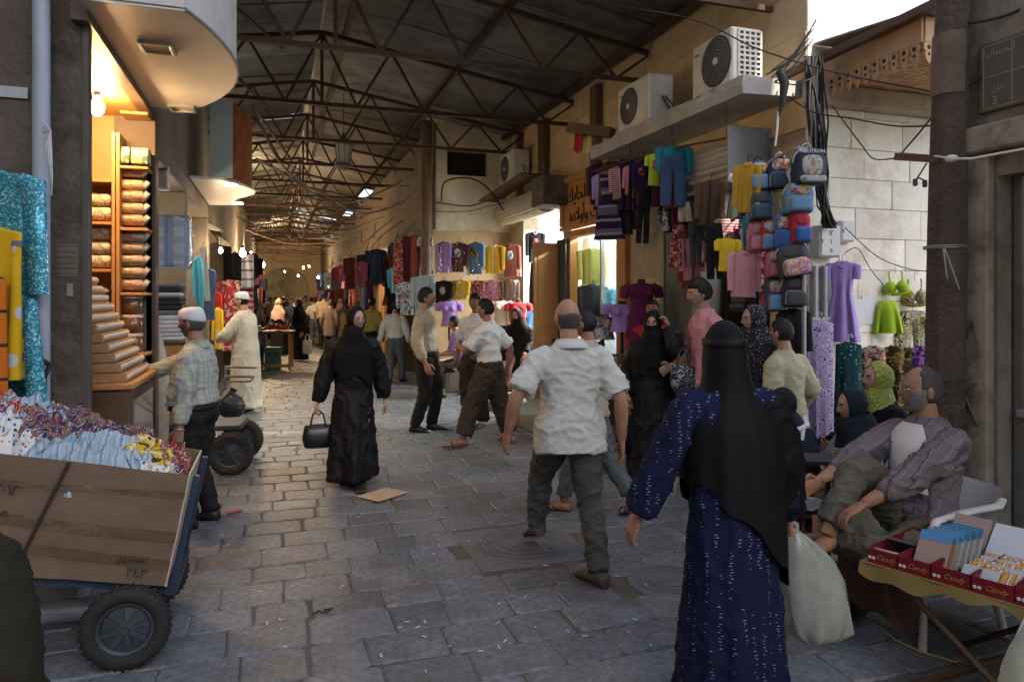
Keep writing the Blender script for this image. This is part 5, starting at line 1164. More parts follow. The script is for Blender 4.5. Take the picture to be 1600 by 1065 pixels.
# --- first right shop: roller shutter box, frame, half door
sb = thing('shutter_box', 'ribbed cream roller shutter housing under the concrete slab', 'shutter', (0, 0, 0))
for k in range(7):
    a0, a1 = R(150-k*19), R(150-(k+1)*19+2); c = V((4.12, 0, 2.93)); q = MB(); r_ = .21
    pr = [(c.x-r_*math.sin(a0), c.z-r_*math.cos(a0)), (c.x-(r_+.012)*math.sin((a0+a1)/2), c.z-(r_+.012)*math.cos((a0+a1)/2)), (c.x-r_*math.sin(a1), c.z-r_*math.cos(a1)), (c.x-(r_-.02)*math.sin(a1), c.z-(r_-.02)*math.cos(a1)), (c.x-(r_-.02)*math.sin(a0), c.z-(r_-.02)*math.cos(a0))]
    q.rings([[(x, 5.5, z) for x, z in pr], [(x, 7.3, z) for x, z in pr]], 0, True, False); q.build('slat', M('shutter_cream', (.46, .42, .33), .5, .15, 5, stain=.4, sc=(.25, .2, .12)), sb)
q = MB(); q.bb((3.86, 5.44, 2.68), (4.31, 5.47, 3.2), .006); q.build('end_plate', M('galvanised', (.34, .36, .37), .5, .3, 10, .1, 30, metal=.5), sb)
q = MB(); q.bb((3.9, 5.5, 2.66), (4.05, 7.3, 2.7)); q.build('bottom_rail', m_steel, sb)
gp = thing('metal_door', 'grey green ribbed metal door leaf at the first right shop', 'door', (0, 0, 0))
q = MB(); q.bb((XR-.03, 7.27, .1), (XR+.08, 7.36, 3.05), .006); q.build('door_frame', M('greenish_steel', (.27, .29, .24), .5, .2, 5, metal=.3, stain=.4), gp)
q = MB(); q.bb((XR+.01, 6.72, .1), (XR+.03, 7.26, 2.6)); q.build('leaf', MATS['greenish_steel'], gp)
for k in range(11): q = MB(); q.bb((XR-.005, 6.76+k*.045, 1.25), (XR+.009, 6.78+k*.045, 2.4), .004); q.build('rib', MATS['greenish_steel'], gp)
q = MB(); q.bb((XR-.012, 6.7, 1.14), (XR+.009, 7.26, 1.2), .004); q.build('cross_rail', MATS['greenish_steel'], gp)
# rail on which the children's clothes hang
rl = thing('clothes_rail', 'thin rail under the slab from which the children\'s clothes hang', 'rail', (0, 0, 0))
pts = [onx(u, v, 3.74) for u, v in ((925, 268), (985, 250), (1050, 232), (1135, 216))]; q = MB(); q.tube(pts, .01, 6); q.build('rail', m_rust, rl)
q = MB()
for p in pts[1:]: q.cyl(p, (p.x, p.y, 3.36), .004, 5)
q.build('rail_tie', m_rust, rl)
K = 'children\'s clothes on the rail'
DC = lambda u: 3.72/ray(u, 300).x
for kind, bx_, dd, cn, lab, f in (
    ('tier', (925, 268, 974, 374), -.1, 'plaidskirt', 'purple tiered girl\'s dress with plaid bands in front of the wooden sign', 190), ('top', (926, 272, 946, 322), .15, 'lilac', 'pale lilac blouse half hidden behind the purple dress', 200),
    ('top', (952, 260, 982, 312), .05, 'redstripe', 'red and white striped top right of the purple dress', 190), ('top', (976, 258, 996, 304), .1, 'palepink', 'pink patterned top on the rail before the purple jacket', 200),
    ('top', (988, 252, 1018, 300), -.05, 'dkpurple', 'dark purple jacket hanging on the rail', 185), ('pants', (996, 298, 1018, 380), -.02, 'black', 'black trousers hanging below the purple jacket', 185), ('shirt', (962, 312, 992, 366), .3, 'black', 'black top hanging low right of the tiered dress', 200),
    ('tee', (1010, 240, 1036, 290), -.1, 'lime', 'lime green sleeveless top beside the denim dungarees', 190), ('shirt', (1024, 228, 1080, 278), .0, 'teal', 'teal shirt under the denim dungarees', 185), ('pants', (1030, 244, 1074, 322), -.07, 'denim', 'child\'s denim dungarees hanging over the teal shirt', 183),
    ('pants', (1048, 288, 1066, 352), .25, 'maroon', 'maroon trousers behind the denim dungarees', 190), ('shorts', (1058, 316, 1080, 346), .2, 'cream', 'cream shorts below the denim dungarees', 190), ('pants', (1066, 290, 1084, 340), .35, 'charcoal', 'dark grey leggings behind the dungarees', 190),
    ('shirt', (1090, 282, 1132, 352), .05, 'brown', 'dark brown glittery jacket inside the first shop', 190), ('skirt', (1044, 352, 1076, 418), .1, 'redfloral', 'pink and black patterned skirt under the rail', 190), ('top', (1062, 372, 1100, 438), .3, 'palepink', 'pink blouse behind the dark trousers', 185),
    ('pants', (1074, 346, 1096, 418), .0, 'charcoal', 'charcoal trousers in the doorway of the first shop', 185), ('pants', (1100, 348, 1130, 436), -.05, 'black', 'black trousers with pink heart patch in the first shop', 180), ('tee', (1118, 372, 1156, 424), .05, 'yellow', 'yellow t-shirt in the first right shop', 180),
    ('shirt', (1136, 392, 1192, 464), -.1, 'palepink', 'pink long-sleeved jumper hanging in the doorway of the first shop', 172), ('shirt', (1150, 254, 1188, 332), -.1, 'mustard', 'mustard hooded jacket left of the backpacks', 200), ('tee', (1118, 342, 1164, 374), .25, 'redstripe', 'red and white striped tops in a row inside the first shop', 180),
    ('pants', (1158, 338, 1174, 392), .1, 'cyan', 'light blue trousers between jumper and backpacks', 185)):
    hang(kind, bx_, DC((bx_[0]+bx_[2])/2)+dd, C[cn], lab, f, K)
rd = random.Random(41)
for i in range(20):                                             # denser stock behind, inside the first shop
    u = rd.uniform(1036, 1190); v = rd.choice((292, 300, 345, 352, 400)); cn = rd.choice(['maroon', 'black', 'plum', 'charcoal', 'denim', 'brown', 'palepink', 'redfloral', 'violet', 'rust', 'bwprint']); kd = rd.choice(['top', 'shirt', 'tee', 'pants', 'skirt'])
    hang(kd, (u-15, v, u+15, v+rd.uniform(48, 72)), DC(u)+rd.uniform(.35, .6), C[cn], '%s children\'s garment at the back of the first shop, %s hung' % (cn if cn not in ('redfloral', 'bwprint', 'palepink') else {'redfloral': 'red flowered', 'bwprint': 'black and white', 'palepink': 'pale pink'}[cn], ordw(i+1)), 185, K)
for i in range(14):
    u = 930+i*9.5+rd.uniform(-3, 3); v = rd.uniform(255, 262)-(u-930)*.16; cn = rd.choice(['maroon', 'black', 'plum', 'charcoal', 'denim', 'brown', 'redfloral', 'rust', 'dkpurple']); kd = rd.choice(['top', 'shirt', 'dress', 'pants'])
    hang(kd, (u-13, v, u+13, v+rd.uniform(55, 95)), DC(u)+rd.uniform(.12, .3), C[cn], 'dark garment squeezed behind the others on the rail, %s from the left' % ordw(i+1), 195, K)
# packed clothes in front of the first shop, on a plank table
ptb = thing('display_table', 'plank display table of folded clothes before the first right shop', 'table', (3.75, 6.35, .095))
q = MB(); q.box((.15, 0, .8), (.7, 1.5, .04), .006); q.build('table_top', m_wood, ptb)
for a in (-.15, .45):
    for b_ in (-.68, .68): q = MB(); q.box((a, b_, .39), (.05, .05, .78), .005); q.build('leg', m_wood, ptb)
q = MB(); q.bb((-.19, -.74, .2), (-.175, .74, .77)); q.build('front_board', m_card, ptb)
rd = random.Random(31); m_pk = M('packed_black', (.02, .02, .022), .15, .4, 12, 1, 30, coat=.8, bd=.02)
for i in range(12):
    c = i % 4; lv = i//4; q = MB(); q.box((0, 0, 0), (.34, .3, .07), .025)
    tag(q.build('packed_clothes', m_pk if rd.random() < .7 else C[rd.choice(['charcoal', 'plum', 'grey'])], None, (3.88+rd.uniform(-.04, .04), 5.85+c*.33, .095+.857+lv*.072), rd.uniform(-.2, .2)), 'shiny packet of dark folded clothes on the plank table, %s of the pile' % ordw(i+1), 'clothes', 'packed clothes on the plank table')
ptc = thing('display_table', 'carton counter of folded black clothes before the wooden shop', 'table', (3.66, 8.35, .095)); q = MB(); q.box((0, 0, .42), (.6, 1.0, .84), .01); q.build('carton', m_card, ptc); q = MB(); q.box((0, 0, .853), (.64, 1.04, .024), .004); q.build('table_top', m_woodd, ptc)
for i in range(9):
    q = MB(); q.box((0, 0, 0), (.3, .26, .05), .02); tag(q.build('packed_clothes', m_pk if i % 3 else C['charcoal'], None, (3.6+rd.uniform(-.1, .1), 8.02+(i % 3)*.31, .987+(i//3)*.052), rd.uniform(-.2, .2)), 'black folded garment piled on the carton counter, %s of the pile' % ordw(i+1), 'clothes', 'packed clothes on the carton counter')
sh3 = thing('stock_rack', 'rack of dark folded stock at the back of the first right shop', 'rack', (5.35, 6.4, .1))
for z in (.5, .95, 1.4, 1.85): q = MB(); q.box((0, 0, z), (.5, 1.7, .03), .004); q.build('shelf_board', m_woodd, sh3)
for y in (-.84, .84): q = MB(); q.box((0, y, 1.0), (.5, .03, 2.0), .004); q.build('side_panel', m_woodd, sh3)
for zi, z in enumerate((.5, .95, 1.4, 1.85)):
    for k in range(5):
        hh = rd.uniform(.2, .38); q = MB(); n_ = 5
        for j in range(n_): q.box((rd.uniform(-.02, .02), rd.uniform(-.01, .01), hh*(j+.5)/n_), (.36, .27, hh/n_-.004), .015)
        tag(q.build('clothes_pile', [m_pk, C['charcoal'], C['plum'], C['brown'], C['maroon'], C['grey'], C['denim']][rd.randrange(7)], None, (5.3, 5.74+k*.33, .1+z+.016)), 'folded dark clothes, %s pile on the %s shelf of the stock rack' % (ordw(k+1), ordw(zi+1)), 'clothes', 'folded piles on the stock rack')
# --- backpacks
m_zip = M('zip_grey', (.3, .3, .32), .4)
def arch(w_, h, r_, n=8):
    r_ = min(r_, w_/2, h/2); b = min(.025, w_*.12); out = []
    for cx, cz, a0, rr_ in ((w_/2-r_, h-r_, 0, r_), (-w_/2+r_, h-r_, 90, r_), (-w_/2+b, b, 180, b), (w_/2-b, b, 270, b)):
        for i in range(n+1): a = R(a0+90*i/n); out.append((cx+rr_*math.cos(a), cz+rr_*math.sin(a)))
    return out
def puff(mb, poly, y0, y1, k=.9, mi=0):
    cx = sum(p[0] for p in poly)/len(poly); cz = sum(p[1] for p in poly)/len(poly); s_ = lambda f, y: [(cx+(x-cx)*f, y, cz+(z-cz)*f) for x, z in poly]
    d = y1-y0; mb.rings([s_(.93, y0), s_(1, y0+d*.12), s_(1, y0+d*.7), s_(.97, y0+d*.88), s_(k, y1-d*.02), s_(k*.6, y1)], mi)
def fabric(c, nm): return M('bag_'+nm, c, .55, .12, 8, .2, 60)
def backpack(box, d, main, pock, trim, print_, label, face=180, tilt=0, word=None, rtop=.1):
    u0, v0, u1, v1 = box; w_ = (u1-u0)*d/FPX*.97; h = (v1-v0)*d/FPX*1.0; dp = .15; p = at((u0+u1)/2, v1, d)
    o = thing('backpack', label, 'backpack', p, -YAW+R(180-face), 'children\'s backpacks on the rack'); o.rotation_euler[1] = R(tilt)
    rt_ = min(rtop, w_*.48); q = MB(); puff(q, arch(w_, h, rt_), .06, -dp*.5); q.build('bag_body', main, o)
    ph_ = h*(.46 if not word else .16); q = MB(); pk = arch(w_*.8, ph_, w_*.18); pk = [(x, z+h*.05) for x, z in pk]; puff(q, pk, -dp*.35, -dp*.85); po = q.build('front_pocket', pock, o)
    q = MB(); q.tube([(x, -dp*.55, z) for x, z in pk[:len(pk)//2+2]], .006, 5); q.build('pocket_piping', trim, po)
    q = MB(); q.tube([(x*1.005, .0, z) for x, z in arch(w_, h, rt_)[:18]], .009, 5); q.build('zip', trim, o)
    q = MB(); q.tube([(-.035, .03, h-.01), (-.03, .03, h+.03), (0, .03, h+.045), (.03, .03, h+.03), (.035, .03, h-.01)], .008, 6); q.build('top_handle', trim, o)
    for k in (-1, 1): q = MB(); q.tube([(k*w_*.25, .06, h*.93), (k*w_*.34, .14, h*.7), (k*w_*.4, .15, h*.4), (k*w_*.42, .07, h*.1)], .02, 6, flat=.4); q.build('shoulder_strap', trim, o)
    q = MB(); c_ = (0, h*(.74 if not word else .5)); n_ = 16; rx, rz = w_*.34, h*(.17 if not word else .28)
    q.rings([[(c_[0]+rx*f*math.copysign(abs(math.cos(2*PI*i/n_))**.7, math.cos(2*PI*i/n_)), y, c_[1]+rz*f*math.copysign(abs(math.sin(2*PI*i/n_))**.7, math.sin(2*PI*i/n_))) for i in range(n_)] for f, y in ((1.02, -dp*.36), (1, -dp*.53), (.9, -dp*.56), (.5, -dp*.57))]); q.build('print_panel', print_, o)
    if word: text('lettering', word, w_*.17, M('white_letter', (.75, .76, .78), .5), o, (0, -dp*.54, h*.87), (PI/2, 0, 0), .003)
    return o
pr1 = M('print_a', (.2, .4, .6), .5, .05, pat='floral', cols=[(.6, .5, .05), (.5, .52, .55), (.45, .08, .05)], ps=26); pr2 = M('print_b', (.5, .5, .48), .4, .05, pat='floral', cols=[(.45, .06, .05), (.1, .12, .2), (.5, .45, .2)], ps=28); pr3 = M('print_c', (.36, .37, .38), .5, .05, pat='floral', cols=[(.36, .37, .38), (.2, .3, .2), (.3, .15, .1), (.4, .4, .42)], ps=24)
pr4 = M('print_d', (.5, .2, .25), .5, .05, pat='floral', cols=[(.6, .45, .5), (.3, .1, .25), (.5, .4, .1)], ps=28)
nv, dt, rdb, pk_, gr, bl = fabric((.012, .02, .05), 'navy'), fabric((.02, .06, .09), 'teal'), fabric((.4, .02, .035), 'red'), fabric((.42, .16, .2), 'pink'), fabric((.05, .05, .055), 'grey'), fabric((.02, .09, .3), 'blue'); lb = fabric((.12, .25, .38), 'sky'); yl = fabric((.5, .38, .03), 'yellow'); sv = M('bag_silver', (.4, .41, .42), .35, .1, metal=.3)
backpack((1168, 252, 1203, 300), 5.85, bl, lb, nv, pr1, 'blue backpack with yellow base, top left of the backpack rack', 190)
backpack((1199, 246, 1238, 298), 5.75, nv, dt, sv, pr2, 'teal and black backpack with red print in the top row of the rack', 195)
backpack((1238, 232, 1287, 290), 5.45, nv, pr3, sv, pr3, 'navy round-topped backpack with white NEUTRON lettering', 178, 0, 'NEUTRON', .2)
backpack((1170, 298, 1208, 346), 5.8, dt, dt, lb, gr, 'dark teal backpack with light blue piping, second row left', 195)
backpack((1224, 284, 1268, 334), 5.5, lb, lb, yl, pr1, 'light blue backpack with yellow print below the NEUTRON one', 186)
backpack((1167, 345, 1194, 394), 5.85, pk_, pk_, gr, pk_, 'pink backpack with striped top at the left of the third row', 190)
backpack((1189, 343, 1216, 393), 5.75, rdb, lb, yl, pr1, 'red-topped backpack with blue yellow pocket in the third row', 195)
backpack((1210, 335, 1240, 390), 5.6, bl, bl, lb, pr2, 'bright blue backpack with red print in the third row', 200)
backpack((1232, 330, 1262, 382), 5.5, rdb, bl, rdb, rdb, 'red backpack with blue front pocket at the right of the third row', 180)
backpack((1196, 390, 1224, 434), 5.7, pk_, pk_, rdb, sv, 'small pink backpack with silver window in the fourth row', 188)
backpack((1220, 378, 1270, 432), 5.5, gr, pr4, sv, gr, 'grey backpack with pink pocket print tilted in the fourth row', 190, -12)
backpack((1194, 434, 1224, 487), 5.7, dt, lb, rdb, pr4, 'teal dotted backpack at the bottom left of the rack', 186)
backpack((1222, 430, 1260, 480), 5.55, nv, gr, sv, gr, 'navy and grey backpack at the bottom right of the rack', 192)
br = thing('backpack_rack', 'bent steel tube rack carrying the children\'s backpacks', 'rack', (0, 0, 0)); q = MB(); q.tube([at(1190, 480, 5.95), at(1190, 275, 5.95), at(1200, 255, 5.9), at(1232, 236, 5.6), at(1248, 231, 5.5), at(1254, 240, 5.45), at(1256, 300, 5.45), at(1256, 640, 5.45)], .018, 8); q.build('tube', m_steel, br)
q = MB(); 
for v in (300, 345, 392, 436): q.cyl(at(1168, v, 5.95), at(1262, v-6, 5.5), .006, 5)
q.build('cross_wire', m_steel, br)
hang('shirt', (1215, 482, 1262, 560), 5.6, C['black'], 'black jacket hanging below the backpacks', 190, K)
# --- second right shop: wooden sign, glass front
ws = thing('wooden_shop_front', 'orange wooden shop front with glass door and dark shutters', 'shop front', (0, 0, 0))
q = MB(); q.bb((XR-.06, 8.17, .1), (XR+.1, 8.42, 2.62), .01); q.build('jamb', m_wood, ws); q = MB(); q.bb((XR-.05, 9.98, .1), (XR+.1, 10.1, 2.62), .01); q.build('jamb', m_wood, ws); q = MB(); q.bb((XR-.07, 8.17, 2.56), (XR+.1, 10.1, 2.66), .01); q.build('lintel', m_wood, ws)
q = MB(); q.bb((XR+.12, 8.43, .1), (XR+.128, 9.97, 2.55)); q.build('glass_door', glass_mat(), ws); q = MB(); q.bb((XR+.1, 9.2, .1), (XR+.15, 9.24, 2.55)); q.build('door_stile', m_steel, ws)
for k in range(4): q = MB(); q.bb((XR-.12+.0*k, 10.0+.09*k, .1), (XR-.09, 10.08+.09*k, 2.55), .006); q.build('shutter_leaf', M('dark_green_metal', (.035, .05, .045), .5, .2), ws)
q = MB(); q.bb((3.78, 10.28, .1), (4.24, 10.32, 2.5), .008); lf = q.build('wooden_door_leaf', m_wood, ws)
for a, b_ in ((.2, 1.1), (1.2, 2.4)): q = MB(); q.bb((3.84, 10.266, a), (4.18, 10.281, b_), .008); q.build('door_panel', m_wood, lf)
sn = thing('arabic_shop_sign', 'orange wooden sign board with black Arabic lettering over the glass door', 'sign', (0, 0, 0))
q = MB(); q.bb((XR-.1, 8.17, 2.68), (XR-.02, 10.12, 3.42)); q.build('board', m_wood, sn)
for p0, p1 in (((XR-.16, 8.14, 3.36), (XR-.101, 10.15, 3.46)), ((XR-.16, 8.14, 2.66), (XR-.101, 10.15, 2.72)), ((XR-.158, 8.14, 2.73), (XR-.101, 8.22, 3.35)), ((XR-.158, 10.07, 2.73), (XR-.101, 10.15, 3.35))): q = MB(); q.bb(p0, p1, .015); q.build('frame_moulding', m_wood, sn)
m_letter = M('black_letter', (.008, .007, .006), .4, 0)
T1 = '\uFEE3\uFEA4\uFEFC\uFE95 \uFE8D\uFEDF\uFEA4\uFE8E\uFEF3\uFEDA'[::-1]; T2 = '\uFE8D\uFEDF\uFEA4\uFE8E\uFEF3\uFEDA \uFEED\uFE83\uFEED\uFEFB\uFEA9\uFEE9'[::-1]
for tx, z, sz in ((T1, 3.17, .29), (T2, 2.86, .26)): text('lettering', tx, sz, m_letter, sn, (XR-.105, 9.15, z), (PI/2, 0, -PI/2), .006)
def tube_lamp(p, L, axis, power, label, col=COOLW):
    o = thing('fluorescent_lamp', label, 'lamp', p); q = MB(); d = V((L/2, 0, 0)) if axis == 'x' else V((0, L/2, 0)); q.cyl(-d, d, .016, 8); q.build('tube', M('tube_glow', (.95, .98, 1), .3, 0, emit=14), o)
    q = MB(); q.box((0, 0, .035), (L+.04, .06, .03) if axis == 'x' else (.06, L+.04, .03), .004); q.build('fitting', m_acw, o)
    Lt = bpy.data.lights.new('tube_light', 'AREA'); Lt.shape = 'RECTANGLE'; Lt.size = L if axis == 'x' else .06; Lt.size_y = .06 if axis == 'x' else L; Lt.energy = power; Lt.color = col
    lo = bpy.data.objects.new('tube_light', Lt); COL.objects.link(lo); lo.parent = o; lo.location = (0, 0, -.03); return o
tube_lamp((5.1, 9.0, 2.95), 1.2, 'y', 85, 'fluorescent tube lighting the wooden-fronted shop'); tube_lamp((4.95, 11.3, 2.95), 1.2, 'y', 95, 'fluorescent tube lighting the white shop with hanging clothes')
tube_lamp((5.2, 6.4, 2.95), 1.0, 'y', 9, 'fluorescent tube inside the children\'s clothes shop')
IN = 'clothes in the lit glass shop'
for kind, bx_, d, cn, lab, f in (('shirt', (902, 388, 946, 444), 10.6, 'paleyellow', 'pale yellow jacket in the glass shop window', 185), ('shirt', (904, 444, 948, 500), 10.5, 'charcoal', 'dark grey jacket below the yellow one in the window', 185), ('tee', (936, 395, 966, 445), 11.2, 'white', 'white shirt on the back wall of the glass shop', 185), ('top', (942, 452, 970, 502), 10.4, 'cyan', 'light blue blouse low in the glass shop window', 185), ('tee', (905, 490, 935, 525), 10.6, 'teal', 'teal folded top at the foot of the window', 185),
    ('top', (822, 362, 851, 410), 12.4, 'black', 'black top with white collar in the white shop', 180), ('skirt', (822, 410, 852, 490), 12.4, 'black', 'long black skirt below the white-collared top', 180), ('pants', (820, 484, 850, 545), 12.4, 'blue', 'blue jeans at the bottom of the white shop display', 180), ('tee', (850, 385, 874, 430), 13.2, 'white', 'white top at the back of the white shop', 180)):
    hang(kind, bx_, d, C[cn], lab, f, IN, trim=C['white'] if 'collar' in lab else None)
q = MB()
sv2 = thing('wall_shelves', 'pale shelves with folded stock at the back of the glass shop', 'shelf', (6.0, 9.1, 0))
for z in (.9, 1.35, 1.8, 2.25): q = MB(); q.box((0, 0, z), (.3, 1.7, .03), .004); q.build('shelf_board', m_in, sv2)
rd = random.Random(8)
for z in (.9, 1.35, 1.8, 2.25):
    for k in range(5): q = MB(); hh = rd.uniform(.15, .3); q.box((0, 0, hh/2), (.22, .26, hh), .03); tag(q.build('folded_stock', C[rd.choice(['white', 'pink', 'palepink', 'red', 'cream', 'grey'])], None, (5.98, 8.45+k*.32, z+.016)), 'folded garments on the back shelves of the glass shop, %s stack, %s shelf' % (ordw(k+1), {.9: 'lowest', 1.35: 'second', 1.8: 'third', 2.25: 'top'}[z]), 'clothes', 'folded stock on the back shelves')
# mannequins
def mannequin(u, v0, v1, d, cm, label, skirtm=None, headed=False, face=180):
    """headless bust: v0 = neck top, v1 = bottom of cloth"""
    k = d/FPX; h = (v1-v0)*k; o = thing('mannequin', label, 'mannequin', at(u, v1, d), -YAW+R(180-face), 'mannequin busts'); q = MB()
    q.lathe([(.04, h-.0), (.045, h-.03), (.05, h-.05)], n=14); q.build('neck', m_black, o)
    rr = [ering(V((0, 0, z)), V((1, 0, 0)), V((0, 1, 0)), a, b_, 20) for z, a, b_ in ((0, .15, .11), (h*.2, .13, .095), (h*.4, .115, .085), (h*.62, .14, .105), (h*.78, .155, .09), (h*.87, .13, .07), (h*.9, .06, .055))]
    q = MB(); q.rings(rr); 
    for s_ in (-1, 1): q.tube([(s_*.12, 0, h*.82), (s_*.19, 0, h*.74), (s_*.2, -.01, h*.55)], [.05, .058, .05], 10); q.ell((s_*.06, -.075, h*.64), (.055, .05, .055), 10, 7)
    q.build('blouse', cm, o); q = MB(); q.cyl((0, 0, -.0), (0, 0, -.25), .02, 8); q.build('stand', m_black, o)
    if skirtm is not None: q = MB(); q.rings([ering(V((0, 0, z)), V((1, 0, 0)), V((0, 1, 0)), a, a*.75, 20, 2.2, lambda t, z=z: 1+.05*math.sin(7*t)*(z < -.05)) for z, a in ((.03, .14), (-.15, .17), (-.6, .2))]); q.build('skirt', skirtm, o)
    return o
mannequin(1002, 436, 500, 8.0, C['plum'], 'mannequin in a plum dress beside the red-shirted boy', C['plum']); mannequin(972, 470, 518, 8.2, C['violet'], 'black mannequin bust in a lilac top before the glass shop'); mannequin(942, 490, 530, 8.6, C['bwprint'], 'white mannequin bust in a patterned top before the glass shop')
mannequin(784, 466, 508, 12.2, C['cream'], 'mannequin bust in a cream waistcoat by the plaster wall', C['black']); mannequin(810, 468, 508, 12.1, C['red'], 'mannequin bust in red with white collar', C['black']); mannequin(702, 466, 510, 12.3, C['violet'], 'mannequin bust in a lilac cardigan with white bow')
# --- third shop roll and box
r3 = thing('roller_shutter', 'rolled shutter in its dark box above the white shop', 'shutter', (0, 0, 0)); q = MB(); q.tube([(4.05, 10.45, 3.2), (4.05, 12.6, 3.2)], .2, 20)
for k in range(20): a = 2*PI*k/20; q.cyl((4.05+.2*math.cos(a), 10.45, 3.2+.2*math.sin(a)), (4.05+.2*math.cos(a), 12.6, 3.2+.2*math.sin(a)), .012, 5)
q.build('roll', M('shutter_cream', .4), r3); q = MB(); q.bb((3.8, 9.95, 3.05), (4.28, 10.44, 3.5), .01); q.build('box', m_dark, r3); q = MB(); q.bar((3.75, 10.3, 3.56), (3.75, 12.7, 3.44), .35, .02); q.build('hood', m_rust, r3)
# --- clothes on the plaster building
PW = 'clothes on the plaster wall'
for i, (kind, bx_, cn, lab, fl) in enumerate((('top', (680, 378, 707, 426), 'violet', 'violet blouse in clear film, first in the upper row', 1), ('top', (702, 379, 732, 425), 'maroon', 'dark maroon blouse in clear film, upper row', 1), ('top', (726, 379, 759, 428), 'blue', 'bright blue blouse in clear film, upper row', 1), ('shirt', (753, 383, 790, 427), 'yellow', 'yellow cardigan with white lace collar, upper row', 0), ('top', (780, 381, 812, 432), 'rust', 'rust red blouse in clear film at the end of the upper row', 1),
    ('top', (678, 438, 709, 482), 'black', 'black blouse with gold trim, lower row', 0), ('top', (703, 438, 736, 468), 'yellow', 'yellow blouse in film, lower row', 1), ('top', (732, 438, 760, 468), 'redfloral', 'red and black blouse, lower row', 0), ('top', (755, 438, 788, 474), 'pinkzebra', 'pink zebra-striped blouse, lower row', 1), ('top', (783, 437, 811, 474), 'brown', 'grey brown blouse in film at the end of the lower row', 1))):
    hang(kind, bx_, 12.35-.35*(bx_[0]-680)/130+.25, C[cn], lab, 198, PW, film=bool(fl), trim=C['white'] if 'lace' in lab else None)
for kind, bx_, d, cn, lab, f in (('bodygown', (612, 374, 632, 446), 13.0, 'redfloral', 'red flowered dress at the left of the plaster corner', 200), ('bodygown', (626, 368, 642, 444), 13.0, 'maroon', 'dark red dress beside the flowered one', 200), ('bodygown', (638, 366, 654, 440), 13.0, 'rust', 'brown red dress beside the black and white dress', 200), ('dress', (648, 368, 680, 446), 12.9, 'bwfloral', 'white dress with dark flower print and black belt', 190), ('top', (606, 418, 620, 458), 13.3, 'cyan', 'turquoise top peeping behind the flowered dresses', 200),
    ('top', (618, 440, 650, 492), 12.8, 'bwprint', 'black and white printed blouse below the dark dresses', 195), ('shirt', (642, 430, 680, 486), 12.7, 'bluestripe', 'pale blue shirt below the white flowered dress', 190)):
    hang(kind, bx_, d, C[cn], lab, f, PW)
sp = onz(706, 590); st = thing('stone_plinth', 'small pale stone block with a pyramid top on the pavement', 'stone block', (sp.x+.1, sp.y, .095)); q = MB(); q.box((0, 0, .12), (.3, .3, .24), .015); q.build('block', M('pale_block', (.36, .32, .25), .85, .2, 6, .5), st); q = MB(); q.rings([[(-.17, -.17, .24), (.17, -.17, .24), (.17, .17, .24), (-.17, .17, .24)], [(-.17, -.17, .28), (.17, -.17, .28), (.17, .17, .28), (-.17, .17, .28)], [(-.05, -.05, .36), (.05, -.05, .36), (.05, .05, .36), (-.05, .05, .36)]], 0, True, False); q.build('cap', MATS['pale_block'], st)
q = MB(); q.box((0, 0, .24), (.5, .36, .48), .02); p = at(722, 560, 12.4); tag(q.build('stone_bench', M('dull_block', (.24, .21, .17), .85, .25, 6, .5), None, (p.x, p.y+.15, .0)), 'stone ledge on which the man in violet sits', 'bench')
tr = thing('luggage_trolley', 'black tube luggage trolley leaning by the seated woman', 'trolley', onz(800, 592)+V((0, 0, .1)), -YAW)
for x in (-.16, .16): q = MB(); q.tube([(x, 0, .05), (x, .12, .75), (x*.8, .15, .95), (x*.3, .14, 1.0)], .014, 7); q.build('upright', m_hang, tr)
for z in (.2, .36, .52): q = MB(); q.cyl((-.16, z*.16, z), (.16, z*.16, z), .011, 6); q.build('rung', m_hang, tr)
for x in (-.2, .2): wheel(tr, (x, .02, .075), .075, (1, 0, 0), .04)
q = MB(); q.bb((-.17, -.22, .03), (.17, 0, .05)); q.build('toe_plate', m_hang, tr)
wp = thing('wooden_post', 'dark wooden post at the corner of the plaster building', 'post', (2.6, 12.72, 0)); q = MB(); q.tube([(0, 0, 0), (0, 0, 1.6), (.015, 0, 3.2), (0, 0, 4.85)], .1, 14); q.build('post', m_woodd, wp); q = MB(); q.cyl((.17, .1, 2.9), (.17, .1, 4.85), .035, 8); q.build('pipe', m_brown, wp)
# tall wooden shop doors on the far right side
wd = thing('wooden_doors', 'tall varnished wooden shop doors with window lights on the far right', 'door', (XR2-.04, 0, 0))
for i, y in enumerate((16.9, 18.2)):
    q = MB(); q.bb((0, y, .1), (.05, y+1.2, 2.9), .01); lf = q.build('door_leaf', m_wood, wd)
    for a, b_ in ((.2, .75), (.85, 1.95)):
        for k in range(2): q = MB(); q.bb((-.012, y+.1+k*.52, a), (.001, y+.55+k*.52, b_), .01); q.build('door_panel', m_wood, lf)
    for k in range(2): q = MB(); q.bb((-.008, y+.1+k*.52, 2.1), (.001, y+.55+k*.52, 2.75)); q.build('pane', M('amber_pane', (.35, .25, .12), .2, .2), lf)  # panes in a plain amber colour
